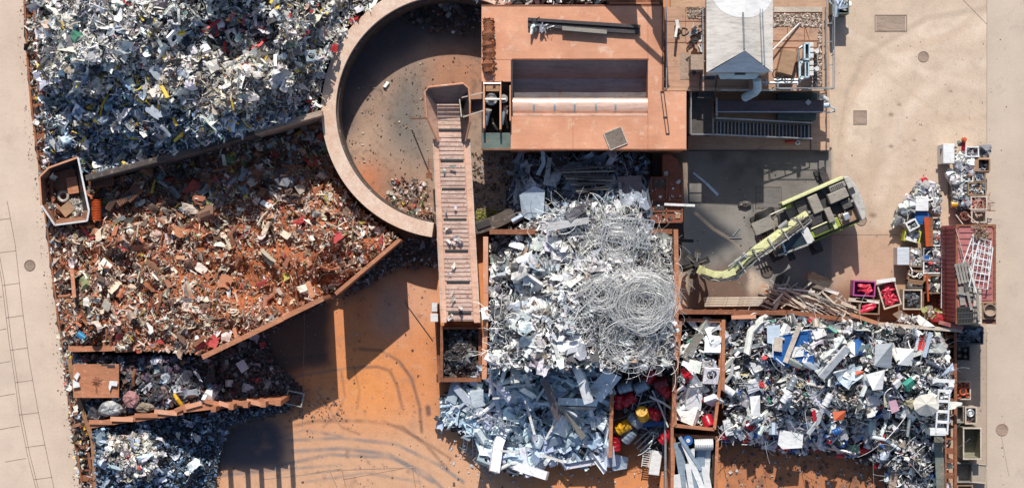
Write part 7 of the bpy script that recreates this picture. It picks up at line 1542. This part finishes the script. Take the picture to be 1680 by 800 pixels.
for i, (a, b, w, z, m) in enumerate([((1601, 474), (1599, 531), .22, .1, WOODL), ((1607, 474), (1608, 531), .2, .12, WOODL), ((1603, 470), (1606, 525), .12, .2, GREYW), ((1576, 470), (1580, 500), .3, .05, GREYW), ((1584, 462), (1592, 494), .3, .1, HOSE), ((1595, 462), (1592, 480), .35, .14, GREYP), ((1570, 480), (1598, 484), .14, .2, GREYW), ((1587, 478), (1594, 508), .15, .22, GREYW), ((1568, 375), (1584, 430), .03, .1, WOODL), ((1573, 400), (1582, 440), .03, .12, GREYP), ((1590, 440), (1602, 480), .08, .5, WHITE), ((1596, 425), (1598, 480), .06, .45, WOODL)]):
    g = MB(); g.beam(P(*a, CT + z), P(*b, CT + z), w, .05); solo('board', g, m, ['pale', 'grey', 'worn'][0 if m in (WOODL, WHITE) else 1] + ' narrow board lying on the container roof', 'board', 'pale boards on the container roof' if m in (WOODL, WHITE) else 'grey boards on the container roof')
c = P(1587, 517, CT + .02); t = thing('plastic_pallet', 'black slotted plastic pallet at the lower end of the container roof', 'pallet', tuple(c)); g = MB(); Mx = Matrix.Rotation(R(3), 3, 'Z'); w_, l_ = 1.15, 1.0
for k in range(4): g.box(c + Mx @ Vector((0, -l_ / 2 + .04 + k * (l_ - .08) / 3, .12)), (w_, .08, .06), mtx=Mx)
for k in range(14): g.box(c + Mx @ Vector((-w_ / 2 + .03 + k * (w_ - .06) / 13, 0, .119)), (.045, l_, .05), mtx=Mx)
obj('slotted_deck', g, GREYBLK, t); g = MB()
for q in (-1, 0, 1): g.box(c + Mx @ Vector((0, q * .42, .04)), (w_, .1, .07), mtx=Mx)
obj('runners', g, GREYBLK, t)
c = P(1622, 509, CT + .02); t = thing('round_tub', 'round pale tub in a brown tray at the lower right corner of the container roof', 'tub', tuple(c)); g = MB(); g.opentop(c, (.78, .95, .16), .06); obj('tray', g, CARD, t)
g = MB(); vs = []; 
for r_, z in ((.33, .1), (.36, .42), (.31, .42), (.26, .17), (.05, .12)): vs.append([(c.x + r_ * math.cos(a), c.y + .05 + r_ * math.sin(a), CT + z) for a in np.linspace(0, 6.283, 29)[:-1]])
g.add([p for r_ in vs for p in r_], [(i * 28 + j, i * 28 + (j + 1) % 28, (i + 1) * 28 + (j + 1) % 28, (i + 1) * 28 + j) for i in range(4) for j in range(28)] + [tuple(4 * 28 + j for j in range(28))]); obj('tub', g, CONC, t, smooth=True)
stuff('twigs', pieces([(1597, 370), (1620, 370), (1624, 388), (1600, 392)], 120, lambda x, y: np.full(np.shape(x), CT + .05), dict(strip=2, wire=3, bar=1), (.2, .8), [(2, (.28, .17, .1), 0), (1, (.5, .4, .3), 0), (1, (.15, .1, .08), 0)], 30, (0, .3), 261), 'tangle of brown twigs and wire at the upper end of the container roof', 'twigs', M_RUSTY)
g = MB(); A = P(1546.5, 390, 1.35); B = P(1545, 505, 1.35); g.beam(A, B, .1, .08); solo('white_rail', g, WHEN, 'long thin white rail between the crates and the container', 'rail')

# ------------------------------------------------------------------ crates and goods
def crate(cx_, cy_, w, l, h, m, label, ang=0, z=0, wall=.055, rim=None, name='crate'):
    """w,l in plan units measured at the rim"""
    c = P(cx_, cy_, z + h); k = (HC - z - h) / HC / S; t = thing(name, label, 'crate', (c.x, c.y, z + .004)); W, Lx = w * k, l * k
    Mx = Matrix.Rotation(R(ang), 3, 'Z'); b = Vector((c.x, c.y, z + .006))
    for q in (-1, 1): 
        g = MB(); g.box(b + Mx @ Vector((q * (W - wall) / 2, 0, h / 2)), (wall, Lx - 2 * wall - .004, h - .04), mtx=Mx); obj('side', g, m, t)
        g = MB(); g.box(b + Mx @ Vector((0, q * (Lx - wall) / 2, h / 2)), (W, wall, h - .04), mtx=Mx); obj('side', g, m, t)
    g = MB(); g.box(b + Vector((0, 0, .06)), (W - 2 * wall, Lx - 2 * wall, .08), mtx=Mx); obj('floor', g, m, t)
    g = MB()
    for q in (-1, 1): g.box(b + Mx @ Vector((q * (W - wall) / 2, 0, h - .01)), (wall * 1.5, Lx + .03, .05), mtx=Mx); g.box(b + Mx @ Vector((0, q * (Lx - wall) / 2, h - .012)), (W - wall * 1.2, wall * 1.5, .046), mtx=Mx)
    obj('rim', g, rim or m, t, bevel=.006)
    return t
def rotrect(cx_, cy_, w, l, ang, sh=.86):
    a = R(-ang); return [(cx_ + sh * (x * math.cos(a) - y * math.sin(a)), cy_ + sh * (x * math.sin(a) + y * math.cos(a))) for x, y in ((-w / 2, -l / 2), (w / 2, -l / 2), (w / 2, l / 2), (-w / 2, l / 2))]
SEED = [300]
def fill(cx_, cy_, w, l, z, ang, n, kinds, size, pal, label, cat='metal parts', name='metal_parts', m=M_SCRAP, tilt=45, lift=(0, .25)):
    SEED[0] += 1; pts = rotrect(cx_, cy_, w, l, ang)
    stuff(name, pieces(pts, n, lambda x, y: np.full(np.shape(x), float(z)), kinds, size, pal, tilt, lift, SEED[0]), label, cat, m)
def fillc(cx_, cy_, w, l, h, ang, n, kinds, size, pal, label, group, name, cat, z0=None):
    SEED[0] += 1; singles(name, pieces(rotrect(cx_, cy_, w, l, ang, .78), n, lambda x, y: np.full(np.shape(x), h - .35), kinds, size, pal, 35, (0, .3), SEED[0]), label, cat, group)
KM = dict(chunk=3, can=2, tube=2, sheet=2, box=1, strip=1)
PS = [(3, (.72, .72, .70), .4), (2, (.4, .42, .44), .4), (1.5, (.06, .06, .07), 0), (.4, (.45, .2, .1), 0)]
PD = [(3, (.06, .06, .065), .1), (2, (.16, .17, .18), .3), (1, (.5, .52, .54), .3), (.3, (.4, .1, .06), 0)]
PB = [(3, (.30, .36, .42), .3), (2, (.12, .14, .17), .2), (1, (.6, .62, .64), .3)]
PR = [(3, (.55, .015, .04), 0), (1, (.42, .01, .03), 0)]
# right hand column above the container
def pbox(cx_, cy_, w, l, h0, h1, m, name, label, cat, ang=0, bevel=.03, group=None):
    c = P(cx_, cy_, h1); k = (HC - h1) / HC / S; g = MB(); g.box((c.x, c.y, (h0 + h1) / 2), (w * k, l * k, h1 - h0), mtx=Matrix.Rotation(R(ang), 3, 'Z')); return solo(name, g, m, label, cat, group, bevel=bevel)
pbox(1557, 252, 19, 32, .01, 1.5, WHEN, 'white_cabinet', 'white cabinet with a torn right edge at the top left of the crate column', 'cabinet')
for k in range(5):
    sheet([(1566, 240 + k * 6), (1571, 242 + k * 6), (1566, 245 + k * 6)], [1.5] * 3, HOSE, 'torn_flap', 'dark torn flap along the edge of the white cabinet', 'flap', 'torn flaps of the white cabinet')
g = MB(); g.beam(P(1543, 242, 1.2), P(1544, 268, .3), .08, .08); g.beam(P(1541, 242, 1.22), P(1550, 242, 1.22), .14, .1); solo('leaning_pole', g, GALV, 'thin grey bracket leaning left of the white cabinet', 'bracket')
g = MB(); c = P(1581, 230, 1.3); g.tube([P(1581, 231, 1.2), P(1580, 247, 1.0)], [.13, .1], 12); t = thing('red_fire_hydrant', 'red post with an orange cap at the top of the crate column', 'hydrant', tuple(c - Vector((0, 0, 1)))); obj('post', g, REDP, t); g = MB(); g.tube([c, c + Vector((.05, .05, .15))], [.16, .12], 14); obj('cap', g, ORGP, t)
g = MB(); g.tube([P(1573, 233, 1.2), P(1575, 238, 1.0)], .12, 10); solo('green_bottle', g, GREENST, 'small dark green bottle beside the orange capped post', 'bottle')
crate(1595, 249, 22, 17, 1.1, WHEN, 'grey rimmed tray crate at the top of the crate column'); fill(1595, 249, 22, 17, .8, 0, 60, dict(sheet=2, strip=3, tube=1), (.15, .5), PS, 'silver strips in the topmost tray crate')
crate(1613, 251, 18, 20, 1.0, DARKST, 'dark crate right of the topmost tray crate'); fill(1613, 251, 18, 20, .7, 0, 40, KM, (.15, .5), PD, 'dark machine parts in the crate right of the topmost tray')
sheet([(1606, 238), (1625, 237), (1628, 243), (1620, 248)], [1.3, 1.3, 1.1, 1.1], WHITE, 'plastic_sheet', 'pale plastic sheet over the corner of the dark top crate', 'sheet')
def cardboard(cx_, cy_, w, l, h, label, m=CARD, ang=0, flaps=(1, 1, 1, 1)):
    t = crate(cx_, cy_, w, l, h, m, label, ang, wall=.03, name='cardboard_box'); c = P(cx_, cy_, h); k = (HC - h) / HC / S; W, Lx = w * k, l * k; Mx = Matrix.Rotation(R(ang), 3, 'Z')
    for i, (dx, dy) in enumerate(((-1, 0), (1, 0), (0, -1), (0, 1))):
        if not flaps[i]: continue
        a, b = (Vector((dx * W / 2, -Lx / 2, .01)), Vector((dx * W / 2, Lx / 2, .01))) if dx else (Vector((-W / 2, dy * Lx / 2, .01)), Vector((W / 2, dy * Lx / 2, .01)))
        o_ = Vector((dx, dy, 0)) * .28 * flaps[i] + Vector((0, 0, -.1)); v = [c + Mx @ a, c + Mx @ b, c + Mx @ (b * .96 + o_), c + Mx @ (a * .96 + o_)]
        v = v + [p - Vector((0, 0, .012)) for p in v]; g = MB(); g.add(v, [(0, 1, 2, 3), (7, 6, 5, 4), (0, 4, 5, 1), (1, 5, 6, 2), (2, 6, 7, 3), (3, 7, 4, 0)]); obj('flap', g, m, t)
    return t
cardboard(1614, 271, 19, 20, 1.1, 'open cardboard box with folded flaps near the top of the crate column', flaps=(.9, .3, .4, .4)); fill(1613, 274, 14, 10, .5, 0, 18, KM, (.12, .35), PB, 'grey parts in the open cardboard box')
crate(1587, 289, 20, 18, 1.0, WHEN, 'pale crate of white parts left of the crate of bolts'); fill(1587, 289, 20, 18, .75, 0, 50, KM, (.15, .45), PS, 'white and red parts in the pale crate')
crate(1607, 289, 20, 18, 1.0, WOOD, 'wooden crate of small blue grey bolts'); fill(1607, 289, 20, 18, .7, 0, 220, dict(chunk=3, can=1), (.07, .16), PB, 'small blue grey bolts in the wooden crate')
crate(1603, 310, 30, 21, 1.05, WOOD, 'wide wooden crate of silver cuttings'); fill(1603, 310, 30, 21, .8, 0, 220, dict(strip=3, sheet=2, chunk=1), (.1, .3), PS, 'silver cuttings in the wide wooden crate')
crate(1574, 311, 26, 22, .9, HOSE, 'dark crate of white and grey fittings left of the wide wooden crate'); fill(1574, 311, 26, 22, .7, 0, 70, KM, (.15, .5), PS, 'white and grey fittings in the dark crate')
crate(1606, 333, 27, 22, 1.05, WOODL, 'pale wooden crate of red brown copper wire')
wires('copper_wire', rotrect(1606, 333, 27, 22, 0, .7), 110, lambda x, y: np.full(np.shape(x), .75), (.3, .8), .025, [(.36, .13, .10, 0), (.5, .22, .17, .2), (.55, .4, .33, 0)], 263, 'red brown copper wire curling in the pale wooden crate', (0, .25))
crate(1606, 355, 25, 20, 1.0, WOODL, 'empty dark crate with a pale rim above the container')
pbox(1576, 331, 24, 20, .01, .8, GREYP, 'engine_block', 'dark grey engine block with blue parts left of the copper wire crate', 'engine block'); fill(1578, 331, 26, 24, .8, 0, 50, KM, (.15, .45), PB + PD, 'engine parts on the dark grey engine block')
g = MB(); c = P(1565, 335, .9); g.tube([c - Vector((.15, 0, 0)), c + Vector((.2, .03, 0))], [.17, .2], 14); solo('yellow_motor', g, YELP, 'bright yellow motor at the left of the crate column', 'motor')
c = P(1582, 354, .9); g = MB(); 
for k in range(40): a = WR.uniform(0, 6.28); q = WR.uniform(.05, .26); g.tube([(c.x + q * math.cos(a + j * .5), c.y + q * math.sin(a + j * .5), .75 + WR.uniform(0, .3)) for j in range(6)], .02, 5)
t = thing('copper_coil_bucket', 'round bucket of shiny copper coils above the container', 'bucket', (c.x, c.y, 0)); obj('copper_coils', g, COPPER, t); g = MB(); g.tube([(c.x, c.y, 0.02), (c.x, c.y, .75)], [.3, .36], 22); obj('bucket', g, HOSE, t)
for a, b in (((1568, 352), (1580, 368)), ((1587, 352), (1606, 368)), ((1600, 353), (1610, 353))):
    g = MB(); g.tube([P(*a, 1.1), P(*b, 1.4)], .03, 6); solo('thin_pole', g, WOODL, 'thin pale pole leaning at the upper end of the container', 'pole', 'thin poles at the upper end of the container')
hq = lambda x, y: np.full(np.shape(x), .35)
singles('aluminium_casting', pieces([(1566, 258), (1600, 256), (1598, 278), (1582, 282), (1578, 298), (1562, 300), (1556, 284), (1566, 274)], 60, hq, dict(chunk=3, can=1, tube=1, frame=.5), (.3, .65), [(3, (.74, .74, .72), .3), (1, (.5, .5, .5), .4)], 40, (.0, .7), 264), 'silvery casting in the loose pile left of the crate column', 'casting', 'castings left of the crate column')
# middle group
singles('aluminium_casting', pieces([(1504, 312), (1510, 300), (1535, 300), (1543, 318), (1542, 345), (1530, 348), (1524, 320), (1505, 322), (1500, 345), (1484, 360), (1465, 372), (1466, 356), (1482, 338), (1494, 322)], 110, hq, dict(chunk=2, can=1, tube=2, frame=1, sheet=1), (.3, .75), [(3, (.72, .71, .68), .3), (1, (.45, .45, .44), .4), (.3, (.12, .12, .12), 0)], 40, (.0, .8), 265), 'silvery casting in the loose pile above the blue barrel', 'casting', 'castings above the blue barrel')
for x, y, r in ((1503, 311, .2), (1511, 316, .2), (1498, 318, .17), (1507, 305, .17)):
    c = P(x, y, 1.0); g = MB(); g.tube([(c.x + r * math.cos(a), c.y + r * math.sin(a), 1.0 + .05 * math.sin(a)) for a in np.linspace(0, 6.283, 19)[:-1]], .05, 7, True); solo('metal_ring', g, [HOSE, GALV][int(x) % 2], 'metal ring on the loose pile above the white box', 'ring', 'rings on the loose pile')
for x, y, m, lab in ((1517, 296, REDP, 'round red tub at the very top of the middle crate group'), (1492, 323, mat('pink_plastic', (.62, .14, .18), (.5, .1, .14), 3, .5), 'round pink tub at the upper left of the middle crate group')):
    c = P(x, y, .9); t = thing('round_tub', lab, 'tub', (c.x, c.y, 0)); g = MB(); g.tube([(c.x, c.y, .01), (c.x, c.y, .85)], [.15, .19], 20); obj('tub', g, m, t); g = MB(); g.tube([(c.x, c.y, .851), (c.x, c.y, .9)], [.2, .12], 20); obj('lid', g, m, t)
pbox(1513, 334, 21, 24, .2, 1.3, WHEN, 'white_box', 'white box in the middle of the loose castings', 'box')
for i in range(6): g = MB(); g.beam(P(1530 + i * 2.2, 310 + i * 3, 1.2), P(1534 + i * 1.3, 350 - i * 2, .9), .08, .06); solo('window_profile', g, [WHEN, GALV][i % 2], 'upright pale window profile at the right of the loose castings', 'profile', 'window profiles beside the castings')
pbox(1483, 345, 12, 10, .2, 1.1, GALV, 'grey_box', 'small grey box left of the white box', 'box', 20)
c = P(1513, 356, 1.0); g = MB(); g.cyl(c, .42, .01, 1.0, 26); t = thing('blue_barrel', 'dark blue barrel under the white box', 'barrel', (c.x, c.y, 0)); obj('barrel', g, BLUEP, t); g = MB(); g.cyl(c, .30, 1.001, 1.03, 22); obj('lid', g, BLUEP, t)
for i, (a, b, w) in enumerate([((1520, 356), (1523, 404), 8), ((1527, 356), (1528, 404), 6)]): g = MB(); g.beam(P(*a, 1.25), P(*b, 1.2), w / S, .06); solo('orange_shelf', g, ORGP if i == 0 else RUST, ['bright orange shelf board', 'dull red shelf board'][i] + ' standing between the crates', 'shelf board')
crate(1497, 369, 18, 15, 1.2, WHEN, 'small tilted white tray crate below the loose castings', ang=28, z=.2); fill(1497, 369, 18, 15, 1.15, 28, 16, KM, (.15, .35), PS, 'silver parts in the tilted white tray crate', lift=(0, .1))
crate(1497, 387, 26, 19, 1.1, LIMEP, 'yellow green crate of grey tubes', ang=-10); fill(1497, 385, 26, 17, .8, -10, 28, dict(tube=3, sheet=2, chunk=1), (.25, .6), PB, 'grey tubes in the yellow green crate'); g = MB(); g.beam(P(1486, 390, 1.15), P(1504, 395, 1.15), .22, .04); solo('paper_sheet', g, WHEN, 'white paper sheet over the lower edge of the yellow green crate', 'sheet')
crate(1536, 368, 16, 23, 1.0, WOODL, 'narrow crate of dark parts beside the container, upper one'); fill(1536, 368, 16, 23, .75, 0, 60, KM, (.12, .35), PD, 'dark parts in the narrow upper crate')
crate(1536, 392, 16, 23, 1.0, WHEN, 'narrow crate of black and white parts beside the container, lower one'); fill(1536, 392, 16, 23, .75, 0, 60, KM, (.12, .35), PD + PS, 'black and white parts in the narrow lower crate')
pbox(1482, 420, 20, 29, .01, 1.1, mat('pale_blue_white_lid', (.66, .70, .75), (.6, .64, .7), 1, .4), 'white_chest', 'white chest freezer left of the crate of silver pipes', 'chest')
crate(1502, 422, 20, 31, 1.0, WOOD, 'wooden crate of silver and black fittings beside the white chest'); fill(1502, 422, 20, 31, .75, 0, 90, KM, (.15, .4), PS, 'silver and black fittings in the crate beside the white chest')
crate(1530, 417, 31, 20, 1.0, GALV, 'pale rimmed crate holding a blue object and grey tubes'); fill(1533, 417, 24, 19, .75, 0, 26, dict(tube=3, can=1), (.25, .6), PS, 'grey tubes in the pale rimmed crate'); pbox(1520, 422, 8, 8, .3, 1.0, BLUEP, 'blue_canister', 'small blue canister in the pale rimmed crate', 'canister')
crate(1530, 438, 31, 21, .95, WHEN, 'pale crate of dark mixed parts with red bits'); fill(1530, 438, 31, 21, .72, 0, 130, KM, (.1, .3), PD + [(1, (.5, .03, .03), 0)], 'dark mixed parts with red bits in the pale crate')
t = cardboard(1504, 452, 26, 16, .9, 'flattened cardboard box of white tubes tilted over the crates', ang=-8, flaps=(.2, 1.1, .9, .2)); fill(1503, 449, 24, 10, .75, -8, 14, dict(tube=1), (.3, .5), [(1, (.8, .78, .74), 0)], 'white tubes in the flattened cardboard box')
crate(1502, 466, 24, 12, .8, HOSE, 'dark crate of black parts under the flattened cardboard box'); fill(1502, 466, 24, 12, .55, 0, 40, KM, (.1, .3), PD, 'black parts in the crate under the flattened cardboard box')
crate(1533, 466, 26, 30, 1.0, WOOD, 'wooden crate of cream and black knobs'); fill(1533, 466, 26, 30, .7, 0, 26, dict(can=1, chunk=2), (.2, .42), [(2, (.75, .72, .62), 0), (3, (.05, .05, .05), 0)], 'cream and black knobs in the wooden crate')
g = MB(); g.beam(P(1521, 448, 1.3), P(1523, 494, 1.2), .1, .05); g.beam(P(1515, 455, 1.25), P(1527, 455, 1.25), .06, .04); solo('red_bar', g, ORGP, 'thin red crossbar lying over the knob crate', 'bar')
crate(1497, 491, 31, 33, 1.0, WOODL, 'wooden crate of round black stones', rim=WOODL); fillc(1497, 490, 24, 26, .95, 0, 44, dict(chunk=2, can=1), (.18, .3), [(1, (.07, .075, .085), .1), (1, (.14, .15, .17), .2)], 'round black lump in the wooden crate', 'black lumps in the wooden crate', 'black_lump', 'lump')
crate(1530, 494, 32, 30, .9, RUST, 'nearly empty rusty crate beside the container'); g = MB(); c = P(1525, 505, .3); g.cyl(c, .2, .1, .35, 20); solo('metal_disc', g, GREYP, 'grey disc in the nearly empty rusty crate', 'disc')
crate(1418, 473, 36, 25, 1.1, MAGP, 'magenta plastic crate of red fire extinguishers', ang=-3)
crate(1459, 483, 30, 42, 1.1, WOODL, 'pale wooden crate of red fire extinguishers set askew', ang=17)
crate(1426, 503, 34, 24, 1.0, WOOD, 'wooden crate with two long red extinguishers on the scrap bay wall side', ang=-2)
def exting(cx_, cy_, z, a, ln, r, label, group):
    c = P(cx_, cy_, z); d = Vector((math.cos(a), math.sin(a), .08)); g = MB(); A = c - d * ln / 2; g.tube([A, A + d * ln * .04, A + d * ln * .78, A + d * ln * .9, A + d * ln * .93, A + d * ln], [r * .8, r, r, r * .5, r * .3, r * .35], 12); return solo('fire_extinguisher', g, EXR, label, 'fire extinguisher', group, smooth=True)
er = random.Random(3)
EXR = mat('extinguisher_red', (.66, .03, .085), (.52, .02, .05), 4, .35, 0, (.7, .4, .4), .5, .1, .05)
for i in range(17): x = 1418 + er.uniform(-11, 11); y = 473 + er.uniform(-6, 6); exting(x, y, .75 + er.uniform(0, .25), er.uniform(0, 6.28), .42, .075, 'red fire extinguisher lying in the magenta crate', 'extinguishers in the magenta crate')
for i in range(24): v = er.uniform(-15, 15); u = er.uniform(-8, 8); x = 1459 + u + v * .3; y = 483 + v - u * .3; exting(x, y, .75 + er.uniform(0, .3), er.uniform(0, 6.28), .5, .085, 'red fire extinguisher lying in the askew wooden crate', 'extinguishers in the askew wooden crate')
for x, y in ((1424, 507), (1428, 500)): exting(x, y, .95, .35, 1.0, .14, 'long dusty red extinguisher in the crate by the scrap bay wall', 'long extinguishers by the scrap bay wall')
g = MB(); g.beam(P(1438, 462, 1.3), P(1469, 458, 1.3), .22, .04); solo('white_board', g, WHEN, 'white board across the top of the askew extinguisher crate', 'board')
for i, (a, b, w) in enumerate([((1392, 491), (1422, 493), 6), ((1404, 490), (1442, 496), 4), ((1380, 496), (1404, 505), 5)]): g = MB(); g.beam(P(*a, 1.1), P(*b, 1.1), w / S, .06); solo('white_plank', g, [WOODL, WHITE, WOODL][i], 'pale plank beside the crate of long extinguishers', 'plank', 'pale planks beside the extinguisher crate')
sheet([(1464, 515), (1478, 508), (1496, 520), (1480, 528)], [.7, .9, .7, .5], WOODL, 'beige_board', 'beige square board lying above the white topped wall', 'board')
sheet([(1499, 520), (1508, 516), (1534, 535), (1512, 537)], [1.6, 1.7, 3.5, 3.4], WHEN, 'white_slab', 'long white slab leaning on the white topped wall', 'slab')
stuff('twigs', pieces([(1513, 508), (1540, 510), (1548, 525), (1520, 522)], 130, lambda x, y: np.full(np.shape(x), .9), dict(strip=3, wire=2, sheet=1), (.15, .7), [(2, (.32, .33, .12), 0), (2, (.7, .68, .62), 0), (1, (.45, .03, .04), 0)], 40, (0, .7), 266), 'olive and white wires piled below the nearly empty rusty crate', 'wires')
stuff('wires', pieces([(1476, 520), (1512, 522), (1516, 532), (1490, 530)], 60, lambda x, y: np.full(np.shape(x), 1.6), dict(bar=3, strip=2), (.3, .9), [(1, (.7, .7, .68), .2), (1, (.3, .3, .3), .2)], 30, (0, .5), 267), 'grey rods lying beside the long white slab', 'rods')
# column below the container
pz = lambda z: z
t = crate(1590, 550, 46, 28, 1.3, mat('dark_blue_steel', (.04, .07, .10), (.06, .06, .07), 2, .5), 'dark blue skip of grey arms below the container'); fill(1588, 549, 40, 24, .8, 0, 70, dict(bar=2, tube=2, sheet=2, chunk=1), (.2, .8), PB, 'grey blue arms and plates in the dark blue skip')
crate(1579, 579, 25, 25, 1.0, HOSE, 'dark crate of black wheels below the dark blue skip')
def disc(cx_, cy_, z, r, m, label, name='wheel_disc', group=None, m2=None):
    c = P(cx_, cy_, z); t = thing(name, label, 'wheel', (c.x, c.y, z - .15), group); g = MB(); g.tube([(c.x + r * .75 * math.cos(a), c.y + r * .75 * math.sin(a), z) for a in np.linspace(0, 6.283, 21)[:-1]], r * .25, 8, True); obj('tyre', g, m, t, smooth=True)
    g = MB(); g.cyl(c, r * .55, z - .08, z + .03, 18, r * .4); obj('hub', g, m2 or GALV, t)
for x, y in ((1574, 572), (1584, 574), (1574, 583), (1584, 585)): disc(x, y, .85, .17, BLACK, 'black wheel in the dark crate below the container', group='black wheels in the dark crate', m2=GREYP)
crate(1580, 640, 25, 30, 1.0, WOODL, 'pale crate of orange motor rings')
for x, y, r in ((1574, 632, .18), (1586, 632, .18), (1580, 642, .24), (1573, 650, .15), (1588, 648, .15), (1576, 641, .13)): disc(x, y, .9 + r, r, ORGP, 'orange motor ring in the pale crate', 'motor_ring', 'orange rings in the pale crate', DARKST)
crate(1593, 681, 19, 28, 1.1, WOODL, 'narrow pale crate with one large silver pulley'); disc(1592, 677, 1.1, .24, GALV, 'large silver pulley in the narrow pale crate', 'pulley', None, WHEN); fill(1592, 690, 14, 9, .8, 0, 20, KM, (.12, .3), PD + [(2, (.4, .2, .12), 0)], 'brown parts below the silver pulley')
crate(1575, 679, 13, 28, .8, GREYW, 'narrow grey crate left of the pulley crate')
t = crate(1595, 727, 30, 52, 1.5, mat('paint_spattered_wood', (.42, .36, .24), (.20, .24, .20), 3.5, .7, 0, (.5, .30, .12), .9, .3), 'tall open box with paint spattered sides and a brown floor', rim=WOODL)
t = thing('open_cabinet', 'grey open cabinet lying with its door folded out at the lower right', 'cabinet', tuple(P(1590, 770, 0)))
c = P(1582, 775, .8); g = MB(); g.opentop((c.x, c.y, .005), (.95, 1.15, .8), .05); obj('cabinet_body', g, GREYW, t); g = MB(); g.pp([(1594, 760), (1619, 762), (1617, 792), (1594, 790)], .5, .56); obj('door', g, mat('beige_laminate', (.46, .38, .30), (.40, .32, .25), 1, .6), t); g = MB()
for a, b in (((1594, 760), (1619, 762)), ((1619, 762), (1617, 792)), ((1594, 790), (1617, 792))): g.beam(P(*a, .6), P(*b, .6), .05, .05)
obj('door_edge', g, WOODL, t)
crate(1583, 806, 26, 22, .7, WOOD, 'wooden box cut by the bottom edge at the lower right')
# thin bar lying on the rusted yard
g = MB(); g.beam(P(664, 495, .05), P(710, 558, .05), .035, .04); solo('steel_rod', g, DARKST, 'long thin dark rod lying on the orange yard left of the slag bin', 'rod')
# ================================================================== camera, light, world
cam = bpy.data.cameras.new('camera'); co = bpy.data.objects.new('camera', cam); link(co)
co.location = (0, 0, HC); co.rotation_euler = (0, 0, 0)
cam.sensor_width = 36; cam.lens = 36 * S * HC / 1680; cam.clip_end = 5000; cam.clip_start = 1
sc.camera = co
EL = R(43.0); AZX = 0.055
sd = Vector((AZX, -1, -math.tan(EL) * math.hypot(1, AZX))).normalized()
su = bpy.data.lights.new('sun', 'SUN'); su.energy = 5.0; su.angle = R(.5); su.color = (1.0, .95, .87)
so = bpy.data.objects.new('sun', su); link(so); so.rotation_euler = sd.to_track_quat('-Z', 'Y').to_euler(); so.location = (0, 60, 60)
w = bpy.data.worlds.new('World'); sc.world = w; w.use_nodes = True
wt = w.node_tree; bg = wt.nodes['Background']; sky = wt.nodes.new('ShaderNodeTexSky'); sky.sky_type = 'NISHITA'
sky.sun_disc = False; sky.sun_elevation = EL; sky.sun_rotation = math.atan2(-AZX, 1); sky.air_density = 1.0; sky.dust_density = 1.0
wt.links.new(sky.outputs[0], bg.inputs[0]); bg.inputs[1].default_value = .12
sc.view_settings.view_transform = 'Standard'; sc.view_settings.look = 'None'; sc.view_settings.exposure = 0; sc.view_settings.gamma = 1
